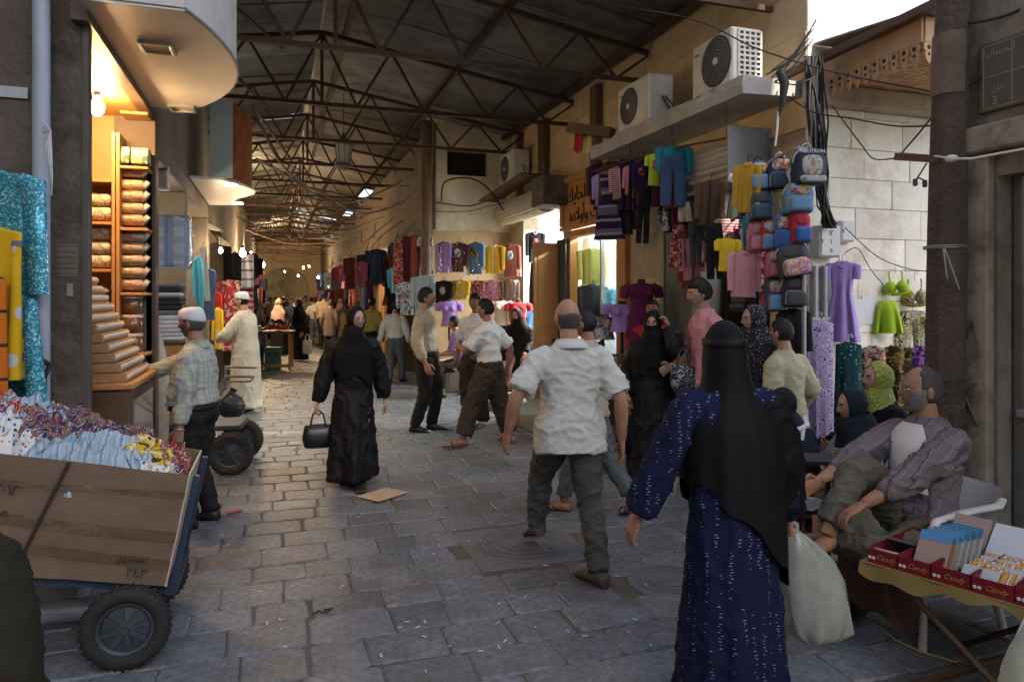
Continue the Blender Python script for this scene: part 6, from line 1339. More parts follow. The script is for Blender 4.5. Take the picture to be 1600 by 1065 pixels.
# --- utility pole, plank, sockets
po = thing('utility_pole', 'rough dark wooden utility pole at the mouth of the alley', 'pole', (0, 0, 0)); pb0 = onz(1469, 888); pt1 = at(1490, -40, depth(pb0)); q = MB(); rr = []
for i in range(40):
    t = i/39; c = pb0.lerp(pt1, t); ring = []
    for j in range(22): a = 2*PI*j/22; n_ = noise.noise(V((math.cos(a)*2.2, math.sin(a)*2.2, t*2.2)))*.012+noise.noise(V((math.cos(a)*7, math.sin(a)*7, t*5)))*.007; r_ = .122-.03*t+n_; ring.append(c+RT*math.cos(a)*r_+FW*math.sin(a)*r_)
    rr.append(ring)
q.rings(rr); q.build('trunk', M('weathered_pole', (.16, .115, .085), .95, .45, 5, 1, 22, pat='wood', cols=[(.055, .038, .028)], ps=14, aniso=(1, 1, .1), bd=.05), po)
q = MB(); rr = [[(p+ (p-pb0.lerp(pt1, (i+31)/39))*.1) for p in r_] for i, r_ in enumerate(rr[31:36])]; rr = [[p for p in r_] for r_ in rr]; q.rings([r_[9:18] for r_ in rr], 0, False, True, closed=False); q.build('tin_patch', M('old_tin', (.15, .105, .075), .8, .5, 8, .8, 30), po)
for v in (385, 388): q = MB(); c = at(1477, v, depth(pb0)); q.lathe([(.118, -.004), (.122, 0), (.118, .004)], c, 20, cap=False); q.build('binding_wire', m_steel, po)
q = MB(); q.tube([at(1476, 388, 4.15), at(1484, 410, 4.15), at(1499, 452, 4.2)], .005, 5); q.tube([at(1474, 388, 4.15), at(1478, 420, 4.15), at(1480, 435, 4.2)], .005, 5); q.build('loose_wire', M('wire_pale', (.45, .43, .4), .5), po)
q = MB(); q.bar(at(1402, 245, 4.6), at(1470, 249, 4.3), .05, .045); q.build('side_plank', M('plank', (.12, .06, .035), .8, .3, 6), po)
q = MB(); q.tube([at(1452, 243, 4.4), at(1468, 245, 4.25), at(1488, 248, 4.05), at(1520, 248, 3.95), at(1560, 240, 3.9), at(1605, 232, 3.85)], .007, 6); q.build('white_cable', M('white_cable', (.66, .64, .58), .5), po)
q = MB(); q.ell(at(1487, 248, 4.03), (.035, .035, .022), 10, 8); q.build('lamp_socket', M('white_cable', .6), po)
q = MB(); q.tube([at(1448, 255, 4.4), at(1440, 268, 4.4), at(1432, 280, 4.4), at(1436, 278, 4.4), at(1445, 282, 4.4)], .005, 5); q.box(at(1430, 285, 4.4), (.025, .025, .045), .006); q.box(at(1445, 287, 4.4), (.025, .025, .045), .006); q.build('terminal_clips', m_acd, po)
# --- carved wooden canopy over the alley
cv = thing('carved_canopy', 'carved wooden canopy with fretwork fringe over the alley', 'canopy', (0, 0, 0)); m_cw = M('canopy_wood', (.52, .33, .18), .8, .25, 5, .4, 40, pat='wood', cols=[(.4, .24, .13)], ps=6, aniso=(1, .3, 1))
x0, y0, y1, zb = 4.42, 3.92, 4.93, 3.47
rd = random.Random(2)
for i in range(7):
    for j in range(6):
        q = MB(); sx, sy = 1.5/7, (y1-y0)/6; c = (x0+.1+sx*(i+.5), y0+.04+sy*(j+.5)*.96, zb+rd.uniform(0, .006)); hz = (i+j) % 2; q.box((0, 0, 0), (sx-.008, sy-.012, .02), .003, 0, Matrix.Rotation(0, 3, 'Z')); ob = q.build('soffit_board', m_cw, cv, c)
        for k in range(3): q = MB(); q.box((0, (k-1)*.045, -.013) if hz else ((k-1)*.055, 0, -.013), (sx*.9, .018, .008) if hz else (.018, sy*.86, .008)); q.build('soffit_batten', m_cw, ob)
q = MB(); q.bb((x0+.03, y0+.02, zb+.02), (x0+1.62, y1, zb+.04)); q.build('deck', m_cw, cv)
def fret(p, d, n, step, nm):
    for k in range(n):
        b_ = V(p)+V(d)*(k+.5)*step; w_ = step*.86; out = [(-.5, 0), (-.5, -.45), (-.32, -.52), (-.42, -.66), (-.3, -.8), (0, -1), (.3, -.8), (.42, -.66), (.32, -.52), (.5, -.45), (.5, 0)]
        q = MB(); q.prism([(x*w_, z*.2) for x, z in out], -.008, .008, 'xz'); 
        ob = q.build(nm, m_cw, cv, b_, math.atan2(d[1], d[0])); q = MB(); q.lathe([(.018, -.0095), (.018, .0095)], (0, 0, -.075), 8, 0, 'y'); q.lathe([(.012, -.0095), (.012, .0095)], (0, 0, -.125), 8, 0, 'y'); q.build('pierced_hole', m_black, ob)
q = MB(); q.bb((x0-.012, y0-.0, zb+.02), (x0+.012, y1, zb+.2)); q.build('fascia', m_cw, cv); q = MB(); q.bb((x0+.013, y0-.012, zb+.02), (x0+1.6, y0+.012, zb+.2)); q.build('fascia', m_cw, cv)
fret((x0, y0+.02, zb+.06), (0, 1, 0), 11, .09, 'fret_tongue'); fret((x0, y0, zb+.06), (1, 0, 0), 16, .1, 'fret_tongue')
q = MB(); 
A, B = V((x0-.08, y0-.1, zb+.23)), V((x0+1.7, y1+.0, zb+.5)); vs__ = [(x0-.08, y0-.1, zb+.21), (x0+1.7, y0-.1, zb+.21), (x0+1.7, y1, zb+.33), (x0-.08, y1, zb+.33)]
q.add(vs__+[(x, y, z+.015) for x, y, z in vs__], [(3, 2, 1, 0), (4, 5, 6, 7), (0, 1, 5, 4), (1, 2, 6, 5), (2, 3, 7, 6), (3, 0, 4, 7)]); q.build('tin_roof', M('tin_roof', (.3, .29, .28), .5, .3, 5, metal=.4, stain=.5), cv)
q = MB(); q.bar(onx(1240, 122, 4.36)+V((-.1, 0, 0)), at(1475, 0, 4.9), .07, .06); q.build('leaning_pole', m_woodd, cv)
# --- plaque on the right building
pq = thing('street_plaque', 'dark stone plaque with gilt lines and numeral on the grey building', 'plaque', (0, 0, 0)); A = onx(1536, 74, XB); B = onx(1536, 180, XB); m_gilt = M('gilt', (.3, .24, .1), .5, .2); m_plq = M('plaque_stone', (.075, .07, .055), .5, .3, 6)
q = MB(); q.bb((XB-.035, A.y-.42, B.z), (XB-.001, A.y, A.z), .006); q.build('slab', m_plq, pq); ph_ = A.z-B.z
for yy in (.03, .2, .39): q = MB(); q.bb((XB-.0375, A.y-yy-.004, B.z+.02), (XB-.0351, A.y-yy+.001, A.z-.02)); q.build('gilt_line', m_gilt, pq)
for f in (.05, .5, .95): q = MB(); q.bb((XB-.0378, A.y-.39, B.z+ph_*f-.002), (XB-.0352, A.y-.03, B.z+ph_*f+.002)); q.build('gilt_line', m_gilt, pq)
for tx, sz, yy, zz_ in (('3', .07, .1, .14), ('\uFE8D\uFEDF\uFEA4\uFEB4\uFE8E\uFEE7\uFEF4\uFE94'[::-1], .06, .12, .84), ('\uFEA7\uFE8E\uFEE5'[::-1], .05, .12, .32)): text('lettering', tx, sz, m_gilt, pq, (XB-.037, A.y-yy, B.z+ph_*zz_), (PI/2, 0, -PI/2), .001)
# --- meter boxes and conduits on the white wall
m_box = M('meter_enamel', (.6, .6, .57), .45, .1, 6, stain=.35, sc=(.4, .33, .25), ss=6)
def wbox(u0, v0, u1, v1, label, dp=.12):
    a, b_ = ony(u0, v0, YW-dp), ony(u1, v1, YW-dp); o = thing('meter_box', label, 'meter box', (0, 0, 0)); q = MB(); q.bb((a.x, YW-dp, b_.z), (b_.x, YW-.012, a.z), .01); q.build('case', m_box, o); q = MB(); q.bb((a.x+.012, YW-dp-.008, b_.z+.012), (b_.x-.012, YW-dp+.001, a.z-.012), .004); q.build('door', m_box, o)
    q = MB(); q.box((a.x+.02, YW-dp-.012, (a.z+b_.z)/2), (.012, .012, .03), .003); q.build('latch', m_steel, o); return o, a, b_
o, a, b_ = wbox(1281, 351, 1314, 402, 'white meter box with painted Arabic numerals on the pale wall')
for tx, f in (('\u0661\u0662', .75), ('\u0661', .48), ('\u0665', .22)): text('painted_numeral', tx, .06, m_ink, o, ((a.x+b_.x)/2, YW-.1295, b_.z+(a.z-b_.z)*f), (PI/2, 0, 0), .0008)
wbox(1314, 344, 1336, 378, 'small grey meter box beside the numbered one', .08)
for i, u in enumerate((1273, 1288)):
    a, b_ = ony(u, 415, YW-.05), ony(u, 560, YW-.05); o = thing('conduit_pipe', ('left' if i == 0 else 'right')+' grey conduit pipe below the meter box', 'pipe', (0, 0, 0), 0, 'conduits'); q = MB(); q.cyl((a.x, YW-.05, a.z), (a.x, YW-.05, 0), .03, 12); q.build('pipe', m_steel, o); q = MB(); q.box((a.x, YW-.04, a.z-.45), (.09, .07, .03), .005); q.build('clamp', m_steel, o)
# --- clothes on the pale alley wall
AW = 'clothes on the pale alley wall'; dw = lambda u, off=.1: (YW-off)/ray(u, 465).y
for kind, bx_, off, cn, lab in (('dress', (1286, 408, 1346, 534), .1, 'lilac', 'lilac dress with gathered waist on the pale wall'), ('bra', (1378, 424, 1420, 464), .08, 'green', 'bright green bikini top on the pale wall'), ('skirt', (1364, 470, 1408, 520), .08, 'green', 'bright green short skirt below the bikini top'), ('bra', (1408, 436, 1450, 482), .08, 'abstract', 'patterned black and white bikini top by the pole'), ('shorts', (1400, 485, 1452, 542), .08, 'abstract', 'patterned shorts in black, white and green by the pole'),
    ('bodygown', (1252, 500, 1306, 690), .28, 'purplefloral', 'purple gown with swirling pale pattern by the conduits'), ('bodygown', (1304, 534, 1348, 700), .22, 'tealdots', 'dark teal gown with small light dots'), ('bodygown', (1342, 540, 1384, 690), .2, 'orangefloral', 'orange and grey flowered gown on the lower row'), ('bodygown', (1378, 540, 1414, 700), .22, 'goldfloral', 'black gown with gold flowers on the lower row'), ('bodygown', (1404, 543, 1430, 700), .16, 'goldfloral', 'second black and gold gown, next to the violet one'), ('bodygown', (1420, 540, 1452, 690), .22, 'violetfloral', 'violet flowered gown beside the wooden pole')):
    hang(kind, bx_, dw((bx_[0]+bx_[2])/2, off), C[cn], lab, 180+math.degrees(-YAW)*0+18.4, AW, hm=m_whang, trim=C['black'] if cn == 'green' else None)
for i, (u0, v0, u1, v1) in enumerate(((1334, 467, 1347, 510), (1347, 463, 1370, 506))):
    a, b_ = ony(u0, v0, YW-.02), ony(u1, v1, YW-.02); q = MB(); q.bb((a.x, YW-.02, b_.z), (b_.x, YW-.015, a.z)); tag(q.build('paper_sheet', M('white_paper', (.62, .63, .64), .8, .05)), ('narrow' if i == 0 else 'wide')+' white paper notice on the pale wall', 'notice')
# ================================================================ PEOPLE
def gp_(u, v, z=0.): p = onz(u, v, z); return (p.x, p.y, z)
m_wshirt = cloth('white_shirt', (.5, .5, .46), bump=.22, bs=3.6); m_tee = cloth('white_tee', (.66, .65, .62)); m_beige = cloth('beige_shirt', (.42, .36, .25)); m_grtr = cloth('grey_trousers', (.075, .075, .068)); m_dktr = cloth('dark_trousers', (.018, .016, .015)); m_brtr = cloth('brown_trousers', (.05, .037, .026))
m_check = cloth('checked_shirt', (.42, .42, .32), pat='plaid', cols=[(.24, .27, .33), (.3, .31, .24)], ps=26, duty=.3); m_white_cap = cloth('cap_white', (.62, .63, .64)); m_thobe = cloth('thobe', (.58, .52, .4)); m_slate = cloth('slate_trousers', (.1, .115, .13))
m_skirt = M('jeans_blue', (.05, .075, .12), .85, .15)
# 1 man with white cap at the counter
o, s = person('man in a white skullcap and checked shirt leaning on the counter', gp_(312, 818), 270, 1.6, dict(lean=3, hr=(.06, .34, .66), er=(.6, -.2, -1), hl=(-.155, .02, .46), el=(-.4, -1, 0), fl=(-.06, .02, .042), fr=(.06, -.03, .042), head=(4, 2)), 'b', True, curl=(.5, .25), hair=m_hairg, pn=(None, (0, 0, -1)))
wear(o, 'shirt', c_shirt(s, m_check, .93, -.0, .014, .06, .007, .012, 1)); wear(o, 'trousers', c_trousers(s, m_dktr, belly=.05)); wear(o, 'skullcap', c_cap(s, m_white_cap)); wear(o, 'hair', c_hair(s, m_hairg, 'recede')); wear(o, 'beard', c_hair(s, m_hairg, 'beard', .004)); wear(o, 'collar', c_collar(s, m_check)); wear(o, 'belt', c_belt(s, m_shoe, .02, (.106, .084), .05)); c_shoes(o, s, m_shoe)
q = MB(); q.lathe([(.033, -.008), (.035, 0), (.033, .008)], n=14, cap=False); wt = q.build('wrist_watch', m_steel, o, s.W[0]); wt.rotation_euler = (s.W[0]-s.E[0]).to_track_quat('Z', 'Y').to_euler()
# 2 man in white robe
o, s = person('man in a long white robe and skullcap standing at the left stalls', gp_(384, 643), 278, 1.76, dict(lean=2, hl=(-.06, .2, .6), hr=(.03, .21, .62), el=(-1, -.4, -.6), er=(1, -.4, -.6), head=(0, 4)), 'c')
wear(o, 'robe', c_robe(s, m_thobe, .04, .95, .035, 6, .006, .016, 1.08, 3, .03)); wear(o, 'skullcap', c_cap(s, m_white_cap)); wear(o, 'hair', c_hair(s, m_hairb, 'recede', .005)); c_shoes(o, s, m_shoeb)
# 3 woman walking in black with handbag
WPOS = gp_(552, 757)
o, s = person('woman in a black robe and headscarf walking forward with a handbag', WPOS, 168, 1.6, dict(lean=3, hr=(.2, .02, .42), er=(.5, -1, 0), hl=(-.17, -.04, .47), fr=(.05, -.16, .06), fl=(-.035, .1, .045), tr=(6, -25), tl=(-5, 0), head=(-30, 4)), 'c', True, False, curl=(.4, .9))
wear(o, 'robe', c_robe(s, m_blk2, .05, 1.0, .085, 8, .009, .013, .9, 7, .034)); wear(o, 'headscarf', c_scarf(s, m_blk, 50, .2, .96, .04, seed=2)); c_shoes(o, s, m_shoe)
q = MB(); k = s.H/1.7
for sx in (-1, 1):
    c = V((sx*.03, .094, .006))*k; q.lathe([(.02*k, 0), (.0225*k, 0), (.0225*k, .003), (.02*k, .003)], (0, 0, 0), 12, 0, 'y', cap=False)
    n0 = len(q.v)-48; q.v = q.v[:n0]+[tuple(s.Hc+s.Rh @ (c+V(p))) for p in q.v[n0:]]
q.build('spectacles', m_steel, o)
def bag_at(name, label, cat, p, m, wv, hv, dv, rz=0, strapm=None, sl=.12):
    o_ = thing(name, label, cat, p, rz); q_ = MB(); rr = []
    for z, a, b_ in ((-hv, .62, .5), (-hv*.97, .85, .9), (-hv*.6, 1, 1), (-hv*.2, .9, .8), (0, .82, .35)): rr.append(ering(V((0, 0, z)), V((1, 0, 0)), V((0, 1, 0)), wv/2*a, dv/2*b_, 20, 3))
    q_.rings(rr); q_.build('bag_body', m, o_)
    for y in (-.25, .25): q_ = MB(); q_.tube([(-wv*.25, y*dv, -.02), (-wv*.16, y*dv*.5, sl*.7), (0, 0, sl), (wv*.16, y*dv*.5, sl*.7), (wv*.25, y*dv, -.02)], .008, 6); q_.build('handle', strapm or m, o_)
    q_ = MB(); q_.box((0, 0, -.002), (wv*.5, dv*.2, .012), .004); q_.build('clasp', strapm or m, o_); return o_
def world_pt(o_, p): return Matrix.Translation(o_.location) @ Matrix.Rotation(o_.rotation_euler[2], 4, 'Z') @ V(p)
m_leath = M('black_leather', (.012, .012, .012), .3, .1, 9, .3, 40, coat=.3)
hp_ = world_pt(o, s.W[1]); bag_at('handbag', 'black leather handbag carried by the woman in black', 'handbag', hp_+V((0, 0, -.2)), m_leath, .27, .2, .12, -YAW+.3, None, .13)
# 4 striding bald man seen from behind
o, s = person('balding man in a pale short-sleeved shirt striding away in the centre', gp_(900, 905), 347, 1.69, dict(lean=6, side=-1, hl=(-.222, .09, .5), el=(-.6, -.8, 0), hr=(.185, .04, .465), er=(.6, -.9, 0), fr=(.06, -.07, .045), fl=(-.06, .3, .10), tl=(-4, -18), tr=(-20, 0), pelvis=(0, .06, .515), head=(-6, 2), sw=.112), 'a', True, curl=(.35, .4), hair=m_hairg)
wear(o, 'shirt', c_shirt(s, m_wshirt, .44, -.085, .014, .025, .008, .012, 12, .004)); wear(o, 'trousers', c_trousers(s, m_grtr, .009, .012, -.006, 1.0, 4, .04)); wear(o, 'hair', c_hair(s, m_hairg, 'bald', .006)); wear(o, 'collar', c_collar(s, m_wshirt, .058)); c_shoes(o, s, m_shoeb)
# person hidden in front of him, one leg showing
o, s = person('walker mostly hidden behind the balding man, one ankle showing', gp_(922, 800), 300, 1.58, dict(fr=(.05, -.2, .08), fl=(-.05, .12, .045), tr=(0, -30)), 'b', barefoot=True, hair=m_hairb)
wear(o, 'shirt', c_shirt(s, m_beige, .45, -.06)); wear(o, 'trousers', c_trousers(s, m_slate, leg=.86)); wear(o, 'hair', c_hair(s, m_hairb)); c_sandals(o, s, m_shoe)
# 5 man in beige shirt
o, s = person('young man in a beige shirt and dark trousers standing in profile', gp_(665, 673), 98, 1.8, dict(lean=-2, hl=(-.14, .05, .47), hr=(.15, .04, .475), head=(-8, 0), fl=(-.05, .03, .042), fr=(.06, -.06, .042)), 'a', True)
wear(o, 'shirt', c_shirt(s, m_beige, .9, .0, .014, 0, .007, .013, 21)); wear(o, 'trousers', c_trousers(s, m_dktr, .007, .014)); wear(o, 'hair', c_hair(s, m_hairb, 'short', .014)); wear(o, 'collar', c_collar(s, m_beige)); wear(o, 'belt', c_belt(s, m_shoe, .012, (.106, .084))); c_shoes(o, s, m_shoe)
# 6 and 7 two men in white t-shirts
o, s = person('man in white t-shirt facing forward behind the younger one', gp_(745, 664), 205, 1.73, dict(hl=(-.1, .12, .55), hr=(.16, .03, .48), head=(-5, 0)), 'b', False)
wear(o, 'shirt', c_shirt(s, m_tee, .42, .0, .01, 0, .006, .014, 31)); wear(o, 'trousers', c_trousers(s, m_brtr, .008, .014, .006)); wear(o, 'hair', c_hair(s, m_hairb, 'short', .012)); c_sandals(o, s, m_shoe)
o, s = person('young man in white t-shirt and rolled brown trousers talking, seen from behind', gp_(765, 696), 292, 1.66, dict(lean=2, hl=(-.02, .22, .66), el=(-1, -.3, -1), hr=(.17, -.06, .5), er=(.6, -1, 0), fl=(-.14, .14, .042), fr=(.14, -.1, .042), tl=(-40, 0), tr=(30, 0), head=(-6, 2)), 'b', True, barefoot=True, curl=(.5, .5))
wear(o, 'shirt', c_shirt(s, m_tee, .42, .005, .012, 0, .008, .013, 41)); wear(o, 'trousers', c_trousers(s, m_brtr, .01, .013, .01, .86, 6, .046)); wear(o, 'hair', c_hair(s, m_hairb, 'short', .014)); wear(o, 'belt', c_belt(s, m_shoe, .02, (.106, .086))); c_sandals(o, s, m_shoeb)
# 8 seated man in violet
p = at(722, 560, 12.0); o, s = person('man in a violet shirt sitting on the stone ledge', (p.x, p.y, 0), 250, 1.7, dict(pelvis=(0, 0, .335), lean=12, hl=(-.12, .26, .42), hr=(.12, .2, .4), fl=(-.08, .22, .042), fr=(.1, .26, .042), head=(40, 0)), 'b')
wear(o, 'shirt', c_shirt(s, C['violet'], .62, .0, .012)); wear(o, 'trousers', c_trousers(s, m_dktr, leg=.8)); wear(o, 'hair', c_hair(s, m_hairb)); c_shoes(o, s, m_shoeb)
# 9 seated woman in black by the trolley
p = at(812, 600, 11.6); o, s = person('woman in black seated by the third shop behind the trolley', (p.x, p.y, .1), 190, 1.58, dict(pelvis=(0, 0, .42), lean=8, fl=(-.08, .22, .042), fr=(.08, .22, .042), hl=(-.1, .2, .42), hr=(.1, .2, .42), head=(25, 10)), 'c', False, False)
wear(o, 'robe', c_robe(s, m_blk2, .04, .95, .05, wid=1.05, center=(0, .13, 0))); wear(o, 'headscarf', c_scarf(s, m_blk, 50, .15, 1.08))
# 10 veiled woman in black, hand at her ear
o, s = person('face-veiled woman in black holding her hand to her ear', gp_(1022, 752), 192, 1.56, dict(lean=2, hl=(-.085, .085, .885), el=(-.25, 1, -.7), hr=(.15, .06, .5), fl=(-.05, .04, .042), fr=(.05, 0, .042), head=(10, 4)), 'c', True, False, curl=(.7, .5), pt=((.3, .0, 1), None))
wear(o, 'robe', c_robe(s, m_blk2, .02, .95, .07, 9, .008, .013, 1.04, 17, .04)); wear(o, 'headscarf', c_scarf(s, m_blk, 40, .15, 1.1, .03, True, seed=5)); c_shoes(o, s, m_shoe)
hq = world_pt(o, s.E[0]); bag_at('patterned_handbag', 'black and white patterned bag on the veiled woman\'s arm', 'handbag', hq+V((.02, -.08, -.12)), cloth('bag_print', (.02, .02, .022), pat='swirl', cols=[(.02, .02, .022), (.3, .32, .38), (.02, .02, .02)], ps=26, rough=.35), .22, .2, .1, -YAW, m_leath, .14)
hq = world_pt(o, s.W[1]); bag_at('carrier_bag', 'black carrier bag in the veiled woman\'s lowered hand', 'bag', hq+V((0, 0, -.18)), m_blk, .2, .34, .1, -YAW, None, .14)
# 11 boy in red, 12 boy in pink
p = at(1021, 600, 7.9); o, s = person('boy in a red t-shirt standing behind the veiled woman', (p.x, p.y, .1), 195, 1.56, dict(hr=(.19, .05, .5), head=(10, 0)), 'a')
wear(o, 'shirt', c_shirt(s, C['red'], .42, -.07, .01)); wear(o, 'trousers', c_trousers(s, m_skirt)); wear(o, 'hair', c_hair(s, m_hairb, 'short', .006)); c_shoes(o, s, m_shoe)
p = at(1106, 600, 6.05); o, s = person('boy in a pink t-shirt looking left before the first shop', (p.x, p.y, .1), 262, 1.74, dict(lean=3, hl=(-.15, .05, .5), hr=(.1, .15, .55), head=(0, 8)), 'c')
wear(o, 'shirt', c_shirt(s, C['palepink'], .42, -.07, .01)); wear(o, 'trousers', c_trousers(s, m_slate)); wear(o, 'hair', c_hair(s, m_hairb, 'short', .02)); c_shoes(o, s, m_shoe)
# 13 woman with dotted scarf, 14 boy in khaki
m_dsc = cloth('dotted_scarf', (.012, .012, .014), pat='dots', cols=[(.5, .5, .52)], ps=70, duty=.2)
p = at(1187, 600, 5.5); o, s = person('woman in black with a white-dotted headscarf looking left', (p.x, p.y, .0), 258, 1.62, dict(hl=(-.1, .14, .58), hr=(.08, .16, .58), head=(0, 2)), 'c', True, False)
wear(o, 'robe', c_robe(s, m_blk2, .03, .9, .05, 8, .006, .014, 1.05, 23)); wear(o, 'headscarf', c_scarf(s, m_dsc, 54, .17, 1.08, .04, seed=8)); c_shoes(o, s, m_shoe)
p = at(1229, 600, 5.2); o, s = person('boy in a khaki shirt standing below the backpacks', (p.x, p.y, 0), 325, 1.52, dict(hr=(.16, .05, .5)), 'a')
wear(o, 'shirt', c_shirt(s, cloth('khaki_shirt', (.36, .33, .2)), .5, -.07)); wear(o, 'trousers', c_trousers(s, m_dktr)); wear(o, 'hair', c_hair(s, m_hairb, 'short', .01)); c_shoes(o, s, m_shoe)
# 15 foreground woman in blue with long black veil
m_bdress = cloth('blue_print_dress', (.006, .009, .038), pat='dashes', cols=[(.2, .22, .33)], ps=64, duty=.17)
FP = gp_(1142, 1103); o, s = person('woman in a blue printed dress and long black veil walking away', FP, 352, 1.57, dict(lean=4, hl=(-.235, .07, .455), el=(-.6, -1, 0), hr=(.19, .05, .43), er=(.6, -1, 0), fl=(-.045, .05, .042), fr=(.045, -.05, .06), sw=.105), 'a', True, False, curl=(.35, .95))
wear(o, 'dress', c_robe(s, m_bdress, .0, .92, .06, 11, .007, .0115, .94, 29, .046))
def c_veil(s, m):
    """long veil from the crown down the back, longer on the right side"""
    b = MB(); H = s.H; k = H/1.7; T = lambda q_: s.Hc+s.Rh @ (q_*k); n = 64; cols__ = []
    key = [(-.03, .057, .068, 0), (-.07, .061, .07, -.004), (-.105, .072, .074, -.006), (-.135, .095, .084, -.008), (-.165, .12, .096, -.01), (-.2, .132, .108, -.012), (-.27, .135, .116, -.016), (-.36, .134, .12, -.02), (-.5, .136, .13, -.024), (-.8, .138, .145, -.026)]
    def prof(z):
        for (z0, a0, b0, c0), (z1, a1, b1, c1) in zip(key, key[1:]):
            if z >= z1: t = (z0-z)/(z0-z1); return a0+(a1-a0)*t, b0+(b1-b0)*t, c0+(c1-c0)*t
        return key[-1][1:]
    rr = [[T(head_pt(V((math.sin(R(t))*math.cos(2*PI*j/n), math.sin(R(t))*math.sin(2*PI*j/n), math.cos(R(t)))), 1.7, .016)) for j in range(n)] for t in (3, 20, 40, 60, 80)]
    for i in range(26):
        t = i/25; ring = []
        for j in range(n):
            a = 2*PI*j/n; hem = -.47-.14*math.cos(a-.25)+.012*math.sin(7*a); z = -.03+(hem+.03)*t; rx, ry, oy = prof(z); am = .022*min(1, t*2.2)
            f = 1+am*math.sin(8*a+1.2*math.sin(3*a)+z*3)+am*.7*math.sin(13*a-z*5+1)
            ring.append(s.Hc+V((.012*H*min(1, t*2)+rx*f*math.cos(a)*H, oy*H+ry*f*math.sin(a)*H, z*H)))
        rr.append(ring)
    b.rings(rr, 0, False); return b.mesh('veil', m)
wear(o, 'veil', c_veil(s, m_blk))
q = MB(); limb(q, [s.S[1]+V((-.02, 0, .02)), s.S[1].lerp(s.E[1], .5), s.E[1], s.E[1].lerp(s.W[1], .9)], [.085, .09, .088, .07], 16); wear(o, 'cloak_sleeve', fuse(q, .014, m_blk, .01, (9, 9, 6), 2, 5))
q = MB(); k = s.H/1.7; q.rings([[s.Hc+s.Rh @ (V((.094*f*math.cos(2*PI*j/32), .113*f*math.sin(2*PI*j/32)-.002, z))*k) for j in range(32)] for z, f in ((.015, 1.0), (.02, 1.03), (.045, 1.01), (.05, .97))], 0, False); q.build('head_band', m_blk2, o); c_shoes(o, s, m_shoe)
hq = world_pt(o, s.W[1])
pl_ = thing('plastic_bag', 'pale translucent plastic shopping bag carried by the woman in blue', 'bag', hq+V((.03, -.02, -.06)), -YAW)
q = MB(); rr = []; n = 60
for z, rx, ry, ox in ((.0, .022, .02, 0), (-.05, .07, .045, .02), (-.11, .1, .06, .05), (-.2, .125, .075, .07), (-.32, .14, .085, .085), (-.41, .13, .08, .09), (-.455, .07, .045, .09), (-.465, .01, .01, .09)):
    rr.append([V((ox+rx*(1+.2*noise.noise(V((math.cos(a)*1.5, math.sin(a)*1.5, z*9)))+.07*math.sin(7*a+z*20))*math.cos(a), ry*(1+.35*noise.noise(V((math.cos(a)*2.5, math.sin(a)*2.5, z*11+4)))+.12*math.sin(6*a-z*25))*math.sin(a), z)) for a in [2*PI*j/n for j in range(n)]])
m_pbag = M('milky_polythene', (.36, .39, .35), .22, .3, 9, .7, 5, bd=.03, alpha=.8, trans=.1, ridged=True); q.rings(rr); q.build('bag_body', m_pbag, pl_)
for sx in (-1, 1): q = MB(); q.tube([(-.05+sx*.03, 0, -.02), (-.06+sx*.02, 0, .03), (-.05, 0, .06), (-.02+sx*.02, 0, .03), (0, 0, -.01)], .012, 6, flat=.5); q.build('bag_handle', m_pbag, pl_)
# 16, 17, 18 women sitting along the pale wall
def stool(p, hgt, label):
    st_ = thing('low_stool', label, 'stool', p); q_ = MB(); q_.box((0, 0, hgt-.02), (.32, .3, .04), .01); q_.build('seat', m_woodd, st_)
    for sx in (-1, 1):
        for sy in (-1, 1): q_ = MB(); q_.box((sx*.12, sy*.11, (hgt-.04)/2), (.035, .035, hgt-.04), .004); q_.build('leg', m_woodd, st_)
p = at(1252, 800, 4.75); o, s = person('seated woman seen from behind, black scarf tied with a white cloth', (p.x, p.y, 0), 330, 1.58, dict(pelvis=(0, 0, .2), lean=14, fl=(-.1, .27, .042), fr=(.1, .27, .042), hl=(-.12, .25, .28), hr=(.12, .25, .28)), 'c', True, False)
wear(o, 'robe', c_robe(s, m_blk, .02, .9, .04, 8, .006, .014, 1.1, 31, center=(0, .17, 0))); wear(o, 'headscarf', c_scarf(s, cloth('navy_scarf', (.012, .017, .026)), 52, .13, 1.1, .04, seed=11)); stool((p.x, p.y, 0), .26, 'low stool under the woman with the white scarf tie')
q = MB(); q.tube([s.N+V((-.11, -.05, .01)), s.N+V((-.03, -.115, .0)), s.N+V((.05, -.11, .02)), s.N+V((.12, -.03, .05))], .018, 8); q.tube([s.N+V((.0, -.118, 0)), s.N+V((-.04, -.14, -.06)), s.N+V((-.05, -.13, -.11))], [.016, .014, .005], 8); q.build('white_tie', C['white'], o)
p = at(1362, 800, 4.6); o, s = person('seated older woman in profile with navy scarf and pale dress', (p.x, p.y, 0), 268, 1.58, dict(pelvis=(0, 0, .22), lean=10, fl=(-.1, .27, .042), fr=(.1, .27, .042), hl=(-.1, .25, .3), hr=(.1, .25, .3), head=(0, 6)), 'c', True, False)
wear(o, 'robe', c_robe(s, cloth('pale_dress', (.33, .33, .27)), .02, .9, .04, 8, .006, .014, 1.1, 37, center=(0, .17, 0))); wear(o, 'headscarf', c_scarf(s, MATS['navy_scarf'], 56, .12, 1.1, .04, seed=14)); stool((p.x, p.y, 0), .29, 'low stool under the older woman in profile')
p = at(1382, 800, 4.78); o, s = person('young woman in a green patterned headscarf and black dress seated by the wall', (p.x, p.y, 0), 262, 1.6, dict(pelvis=(0, 0, .3), lean=2, fl=(-.08, .24, .042), fr=(.08, .24, .042), hl=(-.1, .2, .4), hr=(.1, .2, .4), head=(6, 0)), 'c', True, False)
